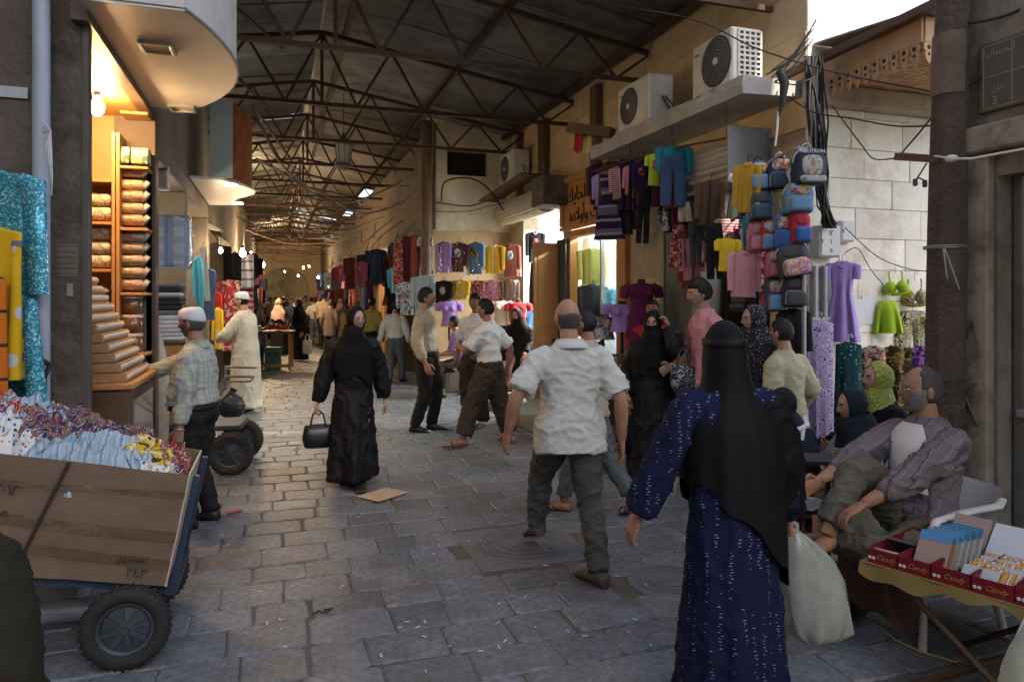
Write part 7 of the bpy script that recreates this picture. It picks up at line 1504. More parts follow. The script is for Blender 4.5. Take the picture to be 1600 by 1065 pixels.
wear(o, 'robe', c_robe(s, m_blk, .02, .9, .04, 8, .006, .014, 1.0, 41, center=(0, .15, 0))); wear(o, 'headscarf', c_scarf(s, cloth('green_scarf', (.26, .3, .04), pat='swirl', cols=[(.5, .5, .22), (.12, .15, .02), (.36, .4, .08)], ps=40), 58, .09, .8, .04, seed=15)); stool((p.x, p.y, 0), .44, 'stool under the woman in the green headscarf')
# 19 old man on the white chair
m_pstr = cloth('striped_shirt', (.15, .122, .132), pat='sx', cols=[(.075, .07, .078), (.19, .16, .168)], ps=17, duty=.2); m_khk = cloth('khaki_trousers', (.105, .098, .075)); m_greybeard = M('grey_beard', (.2, .185, .17), .8, .6, 90, .9, 160)
OP = at(1440, 900, 3.62); OP = (OP.x, OP.y, 0); OF = 252
o, s = person('bearded grey-haired man in a striped shirt sitting with one knee up', OP, OF, 1.72, dict(pelvis=(0, 0, .295), lean=-4, twist=0, hl=(-.02, .27, .36), el=(-1, -.3, -.4), hr=(.12, .36, .37), er=(1, .2, -.4), fr=(.05, .30, .27), kr=(.15, .35, 1), fl=(.12, .24, .25), kl=(-1, .9, .0), tl=(60, 0), tr=(-10, -12), head=(22, 0)), 'b', True, barefoot=True, curl=(.45, .5), hair=m_greybeard, pn=((0, 0, -1), None))
wear(o, 'shirt', c_shirt(s, m_pstr, .8, .0, .013, .0, .01, .012, 51)); wear(o, 'trousers', c_trousers(s, m_khk, .01, .012, -.003, .86, 8, .046)); wear(o, 'hair', c_hair(s, m_hairg, 'recede', .008)); wear(o, 'beard', c_hair(s, m_greybeard, 'beard', .009)); wear(o, 'collar', c_collar(s, m_pstr, .055))
q = MB()                                                                    # white vest showing in the open shirt front
ax, ay_, az = s.Rt @ V((1, 0, 0)), s.Rt @ V((0, 1, 0)), s.Rt @ V((0, 0, 1)); H = s.H
VP = [(.08, .1, .071), (.17, .1, .075), (.225, .111, .071), (.258, .103, .061), (.279, .078, .052), (.3, .048, .045)]
def vest(a, b_):
    an = R(90+(a-.5)*(74+30*(1-b_))*1.0-10); t = .1+.192*b_; i_ = max(0, min(4, sum(1 for v_ in VP if v_[0] <= t)-1)); f_ = min(1, max(0, (t-VP[i_][0])/(VP[i_+1][0]-VP[i_][0]))); rx, ry = [VP[i_][k_]+(VP[i_+1][k_]-VP[i_][k_])*f_+.0065 for k_ in (1, 2)]; return s.P+az*t*H+ax*rx*H*math.cos(an)+ay_*(ry+.003)*H*math.sin(an)
q.grid(vest, 10, 14); q.build('undershirt', m_tee, o)
q = MB(); k = s.H/1.7; fr = lambda x, y, z: s.Hc+s.Rh @ (V((x, y, z))*k)
for sx in (-1, 1):
    q.tube([fr(sx*.03+.02*math.cos(a), .1, .004+.014*math.sin(a)) for a in [2*PI*i/12 for i in range(13)]], .0016, 4); q.tube([fr(sx*.05, .1, .006), fr(sx*.078, .07, .008), fr(sx*.08, .0, .006)], .0018, 4)
q.tube([fr(-.01, .102, .006), fr(0, .106, .009), fr(.01, .102, .006)], .0016, 4); q.build('spectacles', m_steel, o)
m_pch = M('white_plastic', (.6, .59, .55), .45, .12, 6, stain=.4, sc=(.3, .25, .19), ss=6)
ch = thing('plastic_chair', 'white plastic armchair under the bearded man', 'chair', OP, -YAW-R(OF))
q = MB(); q.box((0, .03, .40), (.44, .46, .03), .01); q.build('seat', m_pch, ch)
q = MB(); q.grid(lambda a, b_: ((a-.5)*(.44-.04*b_), -.2-.08*b_-.03*math.cos((a-.5)*PI), .41+.3*b_), 10, 8); q.grid(lambda a, b_: ((.5-a)*(.44-.04*b_), -.215-.08*b_-.03*math.cos((a-.5)*PI), .41+.3*b_), 10, 8); q.build('backrest', m_pch, ch)
for sx in (-1, 1):
    for y0, y1 in ((.22, .26), (-.18, -.26)): q = MB(); q.tube([(sx*.2, y0, .39), (sx*.24, y1, 0)], [.03, .022], 6, 0, True, flat=.6); q.build('leg', m_pch, ch)
    q = MB(); q.tube([(sx*.23, .22, .36), (sx*.255, .25, .5), (sx*.26, .2, .61), (sx*.26, .02, .635), (sx*.25, -.2, .64), (sx*.22, -.27, .66)], [.024, .022, .026, .03, .028, .02], 8, 0, True, flat=.5); q.build('armrest', m_pch, ch)
q = MB(); q.grid(lambda a, b_: ((a-.5)*.5, .265+.02*math.sin(a*9)+.04*b_, .42-.34*b_+.02*math.sin(a*5)), 18, 8); q.grid(lambda a, b_: ((a-.5)*.5, .265+.02*math.sin(a*9)+.04*b_+.008, .42-.34*b_+.02*math.sin(a*5)), 18, 8); tag(q.build('chair_cloth', cloth('brown_rug', (.1, .055, .04), bump=.6, bs=60), None, OP, -YAW-R(OF)), 'brown rug hanging over the front of the white chair', 'rug')
# 20-22 walkers further on
o, s = person('man in a white shirt and grey trousers walking away in mid street', gp_(617, 598), 8, 1.62, dict(fl=(-.05, -.08, .05), fr=(.05, .12, .042), hl=(-.2, .0, .47), hr=(.17, .05, .47)), 'b'); wear(o, 'shirt', c_shirt(s, cloth('mint_shirt', (.52, .58, .56)), .92, .0, .016, seed=61)); wear(o, 'trousers', c_trousers(s, m_slate, .008, .016)); wear(o, 'hair', c_hair(s, m_hairb)); c_shoes(o, s, m_shoe)
o, s = person('man in a yellow green shirt walking away on the right', gp_(580, 582), 20, 1.68, dict(), 'a'); wear(o, 'shirt', c_shirt(s, cloth('olive_yellow_shirt', (.4, .36, .09)), .45, .0, .012, seed=62)); wear(o, 'trousers', c_trousers(s, m_dktr, vox=.018)); wear(o, 'hair', c_hair(s, m_hairb)); c_shoes(o, s, m_shoe)
CR = 'people in the far crowd'
o, s = person('woman in a black robe with a white carrier bag in the far crowd', gp_(468, 564), 215, 1.62, dict(hr=(.16, .06, .5), hl=(-.14, .05, .47)), 'c', False, False, CR); wear(o, 'robe', c_robe(s, m_blk2, .03, .9, .05, vox=.02, wid=1.1)); wear(o, 'headscarf', c_scarf(s, m_blk, 50, .22, 1.15))
hq = world_pt(o, s.W[0]); bag_at('carrier_bag', 'white carrier bag in the far crowd', 'bag', hq+V((.12, 0, -.2)), C['white'], .26, .36, .14, -YAW, None, .16)
def crowd(u, v, face, H, kind, m1, m2, label, z=0, **kw):
    o_, s_ = person(label, gp_(u, v, z), face, H, kw.get('pose', {}), kw.get('sk', 'b'), False, kind == 'man', CR)
    if kind == 'man': wear(o_, 'shirt', c_shirt(s_, m1, kw.get('sleeve', .45), kw.get('hem', 0), .014, vox=.018)); wear(o_, 'trousers', c_trousers(s_, m2, vox=.02)); wear(o_, 'hair', c_hair(s_, kw.get('hair', m_hairb))); c_shoes(o_, s_, m_shoe)
    else: wear(o_, 'robe', c_robe(s_, m1, .03, .9, .05, vox=.02, wid=1.08)); wear(o_, 'headscarf', c_scarf(s_, m2, 50, .18, 1.1))
    return o_, s_
crowd(436, 556, 185, 1.64, 'woman', m_blk2, cloth('flower_scarf', (.5, .2, .12), pat='floral', cols=[(.08, .05, .04), (.55, .45, .4)], ps=60), 'woman in black with a flowered headscarf behind the stall table')
crowd(402, 552, 20, 1.6, 'woman', m_blk, m_blk, 'woman in black robe seen from behind, left of the flowered scarf')
o_, s_ = crowd(516, 553, 8, 1.62, 'man', cloth('grey_vest', (.13, .1, .085)), m_dktr, 'man in a long brown waistcoat walking away in the far crowd', sleeve=.9, hem=-.2, hair=m_hairg)
crowd(506, 545, 4, 1.86, 'man', cloth('peach_shirt', (.5, .36, .25)), m_dktr, 'tall man in a peach shirt in the far crowd')
crowd(492, 540, 350, 1.7, 'man', m_wshirt, m_slate, 'man in a white shirt far down the street, left of the peach shirt')
crowd(478, 532, 185, 1.75, 'man', C['grey'], m_dktr, 'man in grey facing forward far down the street')
crowd(448, 528, 175, 1.78, 'man', m_dktr, m_dktr, 'dark-clad man facing forward behind the flowered scarf')
crowd(424, 530, 200, 1.7, 'man', C['grey'], m_dktr, 'grey-shirted man far left behind the stall')
crowd(540, 548, 10, 1.66, 'woman', cloth('brown_robe', (.07, .05, .035)), m_blk, 'woman in a brown robe left of the yellow green shirt')
crowd(555, 540, 190, 1.78, 'man', m_dktr, m_dktr, 'dark-clad man far right before the hanging clothes', hair=C['white'])
crowd(412, 522, 180, 1.72, 'man', m_dktr, m_dktr, 'dark figure at the far left end of the street', hair=C['white'])
crowd(464, 520, 5, 1.7, 'man', m_wshirt, m_dktr, 'white-shirted man deep in the covered street')
crowd(500, 519, 180, 1.68, 'woman', m_blk, C['white'], 'woman with a white headscarf deep in the covered street')
crowd(523, 524, 355, 1.75, 'man', C['maroon'], m_dktr, 'man in maroon deep in the covered street')
for i, (u, v, f, h_, kd, m1, m2, lb) in enumerate((
    (386, 535, 170, 1.7, 'man', C['grey'], m_dktr, 'grey-clad man at the far left stalls'), (396, 527, 185, 1.66, 'woman', m_blk2, m_blk, 'black-robed woman far left facing forward'), (430, 521, 20, 1.72, 'man', m_beige, m_dktr, 'beige-shirted man walking away far left'),
    (455, 540, 170, 1.66, 'man', C['denim'], m_dktr, 'man in dark blue behind the white carrier bag'), (486, 524, 12, 1.7, 'man', C['paleyellow'], m_dktr, 'yellow-shirted man deep in the crowd'), (533, 535, 200, 1.64, 'woman', m_blk, cloth('rose_scarf', (.4, .2, .2)), 'woman with a rose headscarf by the far clothes'),
    (563, 553, 30, 1.62, 'woman', m_blk2, m_blk, 'black-robed woman beside the yellow green shirt'), (443, 517, 0, 1.74, 'man', m_wshirt, m_dktr, 'white-shirted man at the far end of the crowd'), (472, 516, 180, 1.7, 'man', C['maroon'], m_dktr, 'man in dark red at the far end of the crowd'))):
    crowd(u, v, f, h_, kd, m1, m2, lb)
# people cut by the picture edges
p = at(-172, 465, 1.32); o, s = person('person in an olive sleeve cut off by the left edge', (p.x, p.y, 0), 350, 1.5, dict(hr=(.13, .04, .47)), 'b', False, False); wear(o, 'shirt', c_shirt(s, cloth('olive_jacket', (.018, .017, .01)), .95, -.12, .02, seed=71)); wear(o, 'trousers', c_trousers(s, m_dktr)); wear(o, 'headscarf', c_scarf(s, m_blk))
p = at(1765, 465, 1.15); o, s = person('child in a pale green garment cut off by the right edge', (p.x, p.y, 0), 350, 1.4, dict(hl=(-.14, .04, .47)), 'c', False, False); wear(o, 'robe', c_robe(s, cloth('pale_green', (.42, .46, .36)), .04)); wear(o, 'headscarf', c_scarf(s, C['white']))
# ================================================================ TABLE WITH TRAYS, RIGHT FOREGROUND
A_, B_ = at(1376, 884, 3.08), at(1604, 948, 2.66); ex = (B_-A_); ex.z = 0; ex.normalize(); ey = V((-ex.y, ex.x, 0)); tz_ = .5
A_.z = 0; ft = thing('folding_table', 'low folding table with a cloth edge carrying red trays', 'table', A_, math.atan2(ex.y, ex.x))
q = MB(); q.box((.5, .29, tz_-.012), (1.12, .66, .024), .006); q.build('table_top', m_wood, ft)
q = MB(); q.grid(lambda a, b_: (-.07+1.14*a, -.045+.006*math.sin(a*30)-.01*b_, tz_+.004-b_*(.05+.02*math.sin(a*11)+.012*math.sin(a*37))), 40, 4); q.grid(lambda a, b_: (-.07-.01*b_+.006*math.sin(a*20), -.045+.68*a, tz_+.004-b_*(.05+.015*math.sin(a*13))), 20, 4); q.bb((-.07, -.045, tz_+.0005), (1.07, .63, tz_+.004)); q.build('table_cloth', cloth('ochre_oilcloth', (.2, .15, .055), rough=.5), ft)
for y in (.0, .58):
    q = MB(); q.cyl((.05, y, tz_-.03), (.62, y+.01, .0), .014, 7); q.build('leg', m_rust, ft); q = MB(); q.cyl((.75, y+.03, tz_-.03), (.1, y+.04, .0), .014, 7); q.build('leg', m_rust, ft)
m_redt = M('red_tray_card', (.16, .008, .018), .45, .2, 6); m_gold = M('gold_ink', (.5, .3, .08), .4, .1, metal=.4)
Tt = Matrix.Translation(A_) @ Matrix.Rotation(math.atan2(ex.y, ex.x), 4, 'Z'); rz_ = math.atan2(ex.y, ex.x)
def tp(x, y, z): return Tt @ V((x, y, z))
rd = random.Random(77); z0 = tz_+.0045; tx_ = [(-.04, .12), (.085, .125), (.215, .14), (.36, .14), (.505, .15), (.66, .14), (.805, .14)]
names_ = ['leftmost', 'second', 'third', 'fourth', 'fifth', 'sixth', 'seventh']
for i, (x, w_) in enumerate(tx_):
    t = thing('red_tray', 'red printed card tray with gold lettering, %s along the table edge' % names_[i], 'tray', tp(x+w_/2, .0, z0), rz_+rd.uniform(-.02, .02), 'red trays on the folding table'); L = .42; hh = .062
    for p0, p1, nm in (((-w_/2, -.03, 0), (w_/2, -.027, hh), 'front_wall'), ((-w_/2, L-.003, 0), (w_/2, L, hh), 'back_wall'), ((-w_/2, -.0268, 0), (-w_/2+.003, L-.0032, hh), 'side_wall'), ((w_/2-.003, -.0268, 0), (w_/2, L-.0032, hh), 'side_wall'), ((-w_/2+.0032, -.0268, 0), (w_/2-.0032, L-.0032, .003), 'tray_floor')):
        q = MB(); q.bb(p0, p1); q.build(nm, m_redt, t)
    text('gold_lettering', 'Candy', .03, m_gold, t, (.012, -.0312, hh*.48), (PI/2, 0, 0), .0006, shear=.4)
    for k in (-1, 1): q = MB(); q.lathe([(.007, 0), (.007, .001)], (-w_*.36+k*.008, -.0312, hh*.38), 10, 0, 'y'); q.build('white_dot', m_white_cap, t)
m_cello = M('cellophane_card', (.3, .29, .27), .15, .3, 9, .5, 20, coat=.9); m_kraft = M('kraft_card', (.25, .155, .085), .35, .15, 6, coat=.6); m_blc = M('blue_card', (.03, .16, .3), .3, .1, coat=.6)
def slip(x, y, z, w_, h, th, m, lab, tilt, grp, band=None, rz=0):
    o_ = thing('packed_card', lab, 'packet', tp(x, y, z), rz_+rz, grp); o_.rotation_euler[0] = R(tilt); q_ = MB(); q_.box((0, 0, h/2), (w_, th, h), .002); q_.build('card', m, o_)
    if band: q_ = MB(); q_.box((0, -.0008, h*.87), (w_*1.01, th*1.06, h*.24), .001); q_.build('band', band, o_)
zt = z0+.004
slip(.02, .1, zt, .11, .1, .012, m_cello, 'dull cellophane packet lying in the leftmost red tray', 62, 'packets on the trays'); slip(.03, .2, zt, .11, .12, .012, M('dark_card', (.05, .05, .048), .3), 'dark packet leaning in the leftmost red tray', 50, 'packets on the trays')
for k in range(6): slip(.165+k*.012, .06+k*.036, zt, .125, .17, .013, m_kraft if k < 2 else m_cello, 'clear packet with blue header, %s in the leaning row' % names_[k], -38+k*2, 'blue-topped packets', m_blc)
slip(.2, .34, zt, .15, .2, .014, m_kraft, 'plain brown card packet behind the blue-topped ones', -40, 'packets on the trays'); slip(.36, .31, zt+.02, .15, .2, .02, M('pale_sleeve', (.45, .45, .43), .25, .1, coat=.5), 'pale square sleeve packet lying on top of the stack', -52, 'packets on the trays')
for k in range(14): slip(.36+(k % 2)*.05+k*.002, .02+k*.027, zt+.01, .13, .085, .009, M('yellow_pack', (.45, .25, .02), .35, .1, pat='sx', cols=[(.5, .48, .45), (.3, .05, .03)], ps=30, duty=.3) if k % 3 else m_cello, 'yellow and white striped packet, %s in the middle tray row' % ordw(k+1), -55, 'yellow striped packets', None, rd.uniform(-.1, .1))
for k in range(8): slip(.57+(k % 3)*.1, .04+(k//3)*.1, zt+.008, .1, .1, .012, [M('dark_card', .05), m_cello, M('dark_card', .05)][k % 3], 'dark flat packet in the right-hand trays, %s from the front left' % ordw(k+1), -75, 'dark packets in the trays', None, rd.uniform(-.3, .3))
for k in range(4): q = MB(); q.box((0, 0, .03), (.26, .2, .06), .022); tag(q.build('clothes_packet', M('packed_black', .02) if k % 2 else M('packed_white', .6), None, tp(.55+.16*(k % 3), .52+.06*(k % 2), z0+.002+(k//3)*.062), rz_+rd.uniform(-.3, .3)), ('black' if k % 2 else 'clear wrapped')+' clothes packet at the back of the folding table, %s from the left' % names_[k], 'packet', 'packets at the back of the table')
# stool rack and small things beside the seated people
rk = thing('metal_stand', 'black metal stand between the blue dress and the bearded man', 'stand', at(1268, 905, 4.15)*1.0, -YAW); rk.location.z = 0
for x in (-.14, .14):
    for y in (-.1, .1): q = MB(); q.bb((x-.012, y-.012, 0), (x+.012, y+.012, .72)); q.build('upright', m_hang, rk)
for z in (.22, .42, .70): q = MB(); q.bb((-.15, -.112, z), (.15, .112, z+.02)); q.build('shelf', m_hang, rk)
q = MB(); q.box((0, 0, .006), (.24, .16, .012), .003); tag(q.build('paper_pad', M('blue_white_paper', (.5, .56, .62), .7, .05), None, V(rk.location)+V((0, 0, .442)), .3), 'pale blue paper pad on the metal stand', 'paper')
for i, (u, v) in enumerate(((1290, 935), (1310, 950))): q = MB(); q.box((0, 0, .002), (.14, .1, .003)); tag(q.build('paper_scrap', MATS['white_paper'], None, onz(u, v, .012), .4+i), 'white paper scrap on the ground by the plastic bag, '+('nearer' if i else 'farther')+' one', 'litter')
q = MB(); c = onz(1318, 968); q.ell((0, 0, .05), (.13, .07, .05), 12, 8); q.ell((.1, .02, .04), (.07, .05, .04), 10, 6); tag(q.build('black_slippers', m_shoe, None, (c.x, c.y, .0)), 'pair of black slippers on the ground before the white chair', 'slippers')
q = MB(); q.tube([onz(1342, 952, .014), onz(1372, 978, .02), onz(1400, 1000, .014), onz(1440, 1018, .018), onz(1496, 1034, .014)], .0045, 5); tag(q.build('straw_cord', M('straw', (.42, .32, .13), .7)), 'thin straw-coloured cord lying on the ground by the folding table', 'cord')
# litter in the street
q = MB(); q.box((0, 0, .006), (.34, .26, .004)); o = tag(q.build('cardboard_scrap', M('pale_card', (.4, .31, .2), .85, .15), None, onz(598, 773, .012), .62), 'flat piece of cardboard lying in the street', 'cardboard')
rd = random.Random(13)
q = MB(); q.box((0, 0, .008), (.12, .05, .012), .004); tag(q.build('crushed_packet', M('red_wrap', (.3, .05, .06), .4), None, onz(366, 800, .012), .5), 'crushed red wrapper lying in the street on the left', 'litter')
q = MB(); q.tube([(0, 0, .01), (.03, .01, .02), (.07, -.01, .012), (.1, .015, .02), (.06, .03, .01)], .006, 5); tag(q.build('black_string', m_hang, None, onz(488, 962, .012)), 'twist of black plastic on the paving stones', 'litter')
bits = MB()
for i in range(90):
    u, v = rd.uniform(320, 1150), rd.uniform(620, 1050); c = onz(u, v, .0145); a = rd.uniform(0, 6); bits.box(c, (rd.uniform(.01, .035), rd.uniform(.006, .012), .003), 0, 0, Matrix.Rotation(a, 3, 'Z'))
for i in range(60):
    y = rd.uniform(5, 12); c = V((3.0+rd.uniform(-.15, .04), y, .012)); bits.box(c, (rd.uniform(.02, .07), rd.uniform(.01, .04), .006), 0, 0, Matrix.Rotation(rd.uniform(0, 6), 3, 'Z'))
tag(bits.build('street_litter', M('paper_bits', (.5, .47, .42), .8, .3)), 'scattered paper bits and cigarette ends on the paving', 'litter', kind='stuff')
# ================================================================ FAR CLOTHES, BULBS
rd = random.Random(99); cols_ = ['maroon', 'black', 'rust', 'plum', 'charcoal', 'denim', 'brown', 'denim', 'purple', 'charcoal', 'black', 'brown', 'redfloral', 'bwprint', 'pink', 'black', 'teal']
cw_ = dict(maroon='dark maroon', black='black', rust='rust red', plum='plum', pink='pink', denim='dark blue', brown='brown', red='red', violet='violet', purple='purple', charcoal='charcoal', teal='teal', white='white', redfloral='red flowered', bwprint='black and white', cyan='light blue')
def far_cloth(x, y, z, cn, kind, w_, h, side, grp, num=1):
    o_ = thing(NAMES[kind], '%s %s in the far row on the %s side, %s from the front' % (cw_[cn], CATS[kind], side, ordw(num)), CATS[kind], (x, y, z), rd.uniform(-.5, .3), grp); _gs[0] += 1; garment(kind, w_, h, _gs[0], .04).build('cloth', C[cn], o_)
    q_ = MB(); q_.tube([(0, 0, -.01), (0, 0, .08), (.02, 0, .1)], .006, 4); q_.build('hanger', m_hang, o_)
for i in range(58):
    y = 14.2+i*.42+rd.uniform(-.1, .1); rowz = rd.choice((2.75, 2.75, 2.0))
    far_cloth(2.45+rd.uniform(-.35, .12), y, rowz, rd.choice(cols_), rd.choice(['top', 'gown', 'bodygown', 'dress', 'shirt']), rd.uniform(.34, .5), rd.uniform(.5, .8), 'right', 'far clothes on the right', i+1)
for i in range(26):
    y = 15.0+i*.9+rd.uniform(-.2, .2); far_cloth(-.75+rd.uniform(-.1, .25), y, rd.choice((2.6, 2.0)), rd.choice(cols_), rd.choice(['top', 'gown', 'bodygown', 'shirt']), rd.uniform(.4, .55), rd.uniform(.6, .9), 'left', 'far clothes on the left', i+1)
for kind, bx_, d, cn, lab in (('top', (553, 408, 576, 448), 16.5, 'pink', 'pink sequinned top hanging by the wooden doors'), ('bodygown', (572, 440, 584, 486), 16.3, 'plum', 'dark magenta dress hanging under the pink top'), ('gown', (535, 402, 556, 452), 17.5, 'rust', 'brown red gown left of the pink sequinned top')):
    hang(kind, bx_, d, C[cn], lab, 200, 'far clothes on the right')
# lit bulbs along the covered street
for i, (u, v, d, pw, cl, lab) in enumerate(((379, 393, 12.4, 40, WARM2, 'bare bulb hanging above the red blankets'), (411, 414, 19.5, 900, WARM2, 'brightest bulb glowing far down on the left'), (392, 398, 24.0, 260, WARM2, 'small bulb high on the far left side'), (474, 421, 23.0, 90, WARM2, 'bulb among the far clothes on the right'), (497, 436, 21.0, 80, WARM2, 'low bulb among the far crowd clothes'), (466, 434, 29.0, 90, WARM2, 'tiny bulb deep in the covered street'), (445, 428, 36.0, 1800, WARM2, 'farthest bulb at the end of the street'), (345, 392, 11.0, 45, WARM2, 'bulb under the ribbed canopy'), (483, 420, 33, 80, WARM2, 'tiny bulb near the end of the right row'), (545, 420, 18.2, 70, WARM2, 'bulb inside the far shop by the wooden doors'))):
    bulb(at(u, v-5, d), .05 if i in (0, 1) else .028, pw*.55, cl, lab, 'light_bulb', .5, 'lit bulbs')
bulb((-1.6, 8.2, 2.5), .05, 42, (1, .84, .62), 'bulb lighting the second left shop behind the quilt', cord=.3); bulb((-1.7, 10.8, 2.5), .05, 34, (1, .82, .58), 'bulb lighting the third left shop', cord=.3)
# ================================================================ LANTERN, CABLES
ln = thing('hanging_lantern', 'old metal lantern hanging from the roof over the street', 'lantern', at(537, 262, 12.6)); m_lm = M('lantern_metal', (.11, .12, .1), .6, .3, 8, metal=.4); q = MB()
q.lathe([(.16, .42), (.19, .4), (.06, .52), (.02, .6), (.01, .62)], n=8, sm=False); q.build('cap', m_lm, ln); q = MB(); q.lathe([(.02, -.06), (.09, 0), (.17, .03), (.16, .06)], n=8, sm=False); q.build('base', m_lm, ln)
q = MB(); q.lathe([(.105, .06), (.135, .39)], n=8, sm=False, cap=False); q.build('glass', M('frosted_glass', (.5, .47, .4), .3, .15), ln)
for k in range(8): a = 2*PI*k/8; q = MB(); q.bar((.115*math.cos(a), .115*math.sin(a), .05), (.145*math.cos(a), .145*math.sin(a), .4), .014, .014); q.build('glazing_bar', m_lm, ln)
q = MB(); q.cyl((0, 0, .6), (0, 0, 1.35), .006, 5); q.build('chain', m_rust, ln)
m_cab = M('brown_cable', (.16, .11, .07), .7, .2); m_cabk = M('black_cable', (.018, .016, .014), .6)
def cable(pts, r_, m, label, n=8):
    P = []
    pts = [V(p) for p in pts]
    for i in range(len(pts)-1):
        p0, p1, p2, p3 = pts[max(i-1, 0)], pts[i], pts[i+1], pts[min(i+2, len(pts)-1)]
        for k in range(n): t = k/n; P.append(.5*((2*p1)+(p2-p0)*t+(2*p0-5*p1+4*p2-p3)*t*t+(-p0+3*p1-3*p2+p3)*t**3))
    P.append(pts[-1]); q_ = MB(); q_.tube(P, r_, 6); return tag(q_.build('cable', m), label, 'cable', 'overhead cables')
cable([at(400, 248, 10), at(450, 275, 10.6), at(500, 308, 11.4), at(545, 316, 12.0), at(600, 298, 12.4), at(650, 272, 12.6)], .022, m_cab, 'thick brown cable sagging across the street below the lantern')
cable([at(395, 165, 10), at(432, 245, 10.4), at(470, 285, 10.8), at(510, 306, 11.3), at(560, 333, 12.2), at(620, 322, 12.5), at(655, 298, 12.6)], .018, m_cab, 'second brown cable dropping from the roof and crossing to the post')
cable([at(398, 338, 13), at(440, 345, 14), at(490, 330, 15), at(540, 322, 15), at(600, 325, 14), at(650, 330, 12.6)], .012, m_cab, 'thin slack cable low over the far street')
cable([at(395, 230, 11), at(460, 262, 12), at(540, 290, 13), at(640, 290, 12.6)], .008, m_cabk, 'thin dark wire crossing below the lantern')
cable([at(690, 315, 12.3), at(695, 285, 12.3), at(730, 278, 12.3), at(760, 292, 12.2), at(788, 330, 12.0)], .014, m_cabk, 'black cable looping over the plaster wall')
cable([at(682, 316, 12.4), at(730, 322, 12.2), at(760, 314, 12.1), at(792, 310, 11.9)], .011, m_cabk, 'black cable strung across the plaster wall')
cable([at(676, 330, 12.5), at(730, 330, 12.2), at(788, 316, 12.0)], .006, m_cabk, 'thin wire under the black cables on the plaster wall')
cable([at(900, 0, 6.2), at(1080, 30, 6.0), at(1180, 75, 5.6), at(1300, 112, 5.0), at(1440, 140, 4.5), at(1480, 150, 4.3)], .006, m_cabk, 'long thin wire crossing in front of the slab air conditioner')
cable([at(1232, 150, 5.2), at(1270, 175, 5.2), at(1330, 185, 5.0), at(1400, 197, 4.6), at(1466, 196, 4.4)], .006, m_cabk, 'thin wire running below the carved canopy to the pole')
cable([at(1300, 165, 5.4), at(1345, 225, 5.6), at(1365, 248, 5.4), at(1402, 247, 4.6)], .005, m_cabk, 'looping wire from the cable bundle to the plank on the pole')
cable([at(1403, 246, 4.6), at(1430, 215, 4.6), at(1470, 170, 4.4), at(1535, 120, 4.2)], .006, m_cabk, 'dark wire rising from the plank past the pole')
cable([at(1470, 5, 4.5), at(1500, 35, 4.3), at(1560, 28, 4.1), at(1610, 8, 4.0)], .008, m_cabk, 'wire at the top right corner behind the pole')
cable([at(1320, 355, 5.95), at(1370, 400, 5.9), at(1420, 420, 5.8), at(1462, 424, 4.6)], .004, m_cabk, 'thin wire from the small meter box to the pole')
cable([at(1320, 395, 5.95), at(1340, 388, 5.9), at(1360, 420, 5.9), at(1385, 450, 5.9)], .004, m_cab, 'thin cord from the meter box to the bikini top')
cb2 = thing('cable_bundle', 'thick tangle of black cables running down the building corner', 'cables', (0, 0, 0)); rd = random.Random(17)
for i in range(22):
    o1, o2, o3 = rd.uniform(-12, 14), rd.uniform(-14, 12), rd.uniform(-10, 12); d0 = 5.75; q = MB(); pts_ = []
    for k in range(11): t = k/10; v = 88+t*(rd.choice((300, 320, 355))-88 if False else 260); pts_.append(at(1270+16*t+o1*(1-t)+o2*math.sin(PI*t)+o3*t*.6+rd.uniform(-3, 3), v, d0+.03*math.sin(i+k)-.15*(i % 3)/3+.12))
    pts_ = pts_[:-1] if i % 4 else pts_[:-2]; pts_.append(at(1284+i*1.1, 350+(i % 3)*3, 5.9))
    q.tube(pts_, rd.uniform(.006, .013), 5); q.build('cable', m_cabk, cb2)
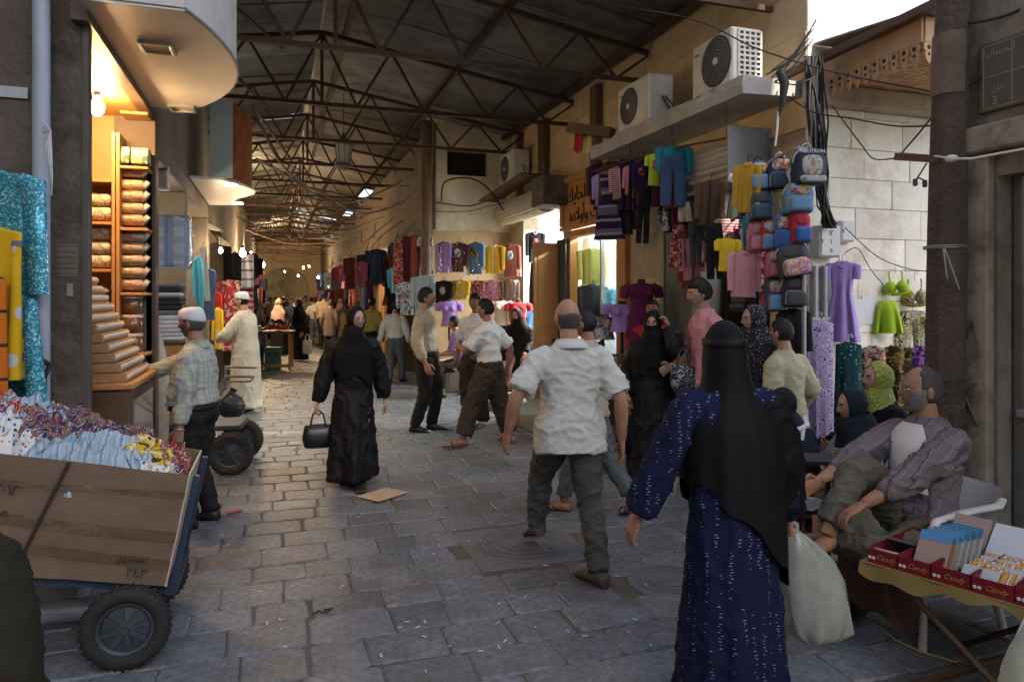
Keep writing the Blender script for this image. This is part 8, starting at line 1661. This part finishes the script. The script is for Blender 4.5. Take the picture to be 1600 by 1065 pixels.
for i in range(9):
    q = MB(); a = (1205+rd.uniform(-12, 20), 118+rd.uniform(-10, 14)); b_ = (1266+rd.uniform(-8, 10), 88+rd.uniform(-60, 60)); q.tube([at(a[0], a[1], 5.5), at((a[0]+b_[0])/2, (a[1]+b_[1])/2+8, 5.55), at(b_[0], b_[1], 5.7)], .006, 5); q.build('cable', m_cabk, cb2)
q = MB(); q.tube([at(1218, 112, 5.45), at(1226, 130, 5.4), at(1222, 165, 5.4), at(1216, 182, 5.4)], [.03, .035, .02, .008], 8); q.build('cable_knot', m_cabk, cb2)
q = MB(); q.tube([at(1216, 175, 5.4), at(1214, 205, 5.4), at(1211, 228, 5.4)], .009, 5); q.build('cable_tail', M('white_cable', .6), cb2)
for i in range(12):
    y0 = 13.4+i*1.5; a = V((2.55, y0, 3.1+.35*((i*7) % 5)/4)); b_ = V((2.4-.2*(i % 3), y0+1.2+.4*(i % 2), 3.0+.4*((i*3) % 4)/3)); cable([a, a.lerp(b_, .3)+V((-.25, 0, -.3)), a.lerp(b_, .7)+V((-.2, 0, -.38)), b_], .012, m_cab, 'drooping cable loop along the far right wall, %s from the front' % ordw(i+1))
for i in range(6):
    y0 = 15+i*3.2; cable([(-.9, y0, 3.6), (.3, y0+.4, 3.25-.1*(i % 2)), (1.5, y0+.3, 3.3), (2.6, y0-.2, 3.7)], .01, m_cab, 'cable slung across the far street, %s from the front' % ordw(i+1))
fl = thing('flag_cluster', 'small red and yellow pennants on a dark beam by the slab', 'flag', (0, 0, 0))
q = MB(); q.bar(at(890, 200, 8.9), at(957, 208, 8.6), .16, .12); q.build('beam', m_woodd, fl)
for u, cn in ((906, 'red'), (920, 'paleyellow')): q = MB(); q.grid(lambda a, b_, u=u: at(u-7+14*a-3*b_, 203+38*b_*(1-.3*abs(a-.5)), 8.8+.03*math.sin(a*6)), 6, 5); q.build('pennant', C[cn], fl)
for i, (a, b_) in enumerate((((360, 5), (442, 75)), ((357, 108), (420, 170)), ((395, 165), (455, 250)))):
    q = MB(); q.bar(at(a[0], a[1], 8.2+i), at(b_[0], b_[1], 9.4+i), .03, .03); tag(q.build('roof_brace', m_rust), 'thin diagonal steel brace under the left roof, %s from the front' % names[i], 'brace', 'roof braces')
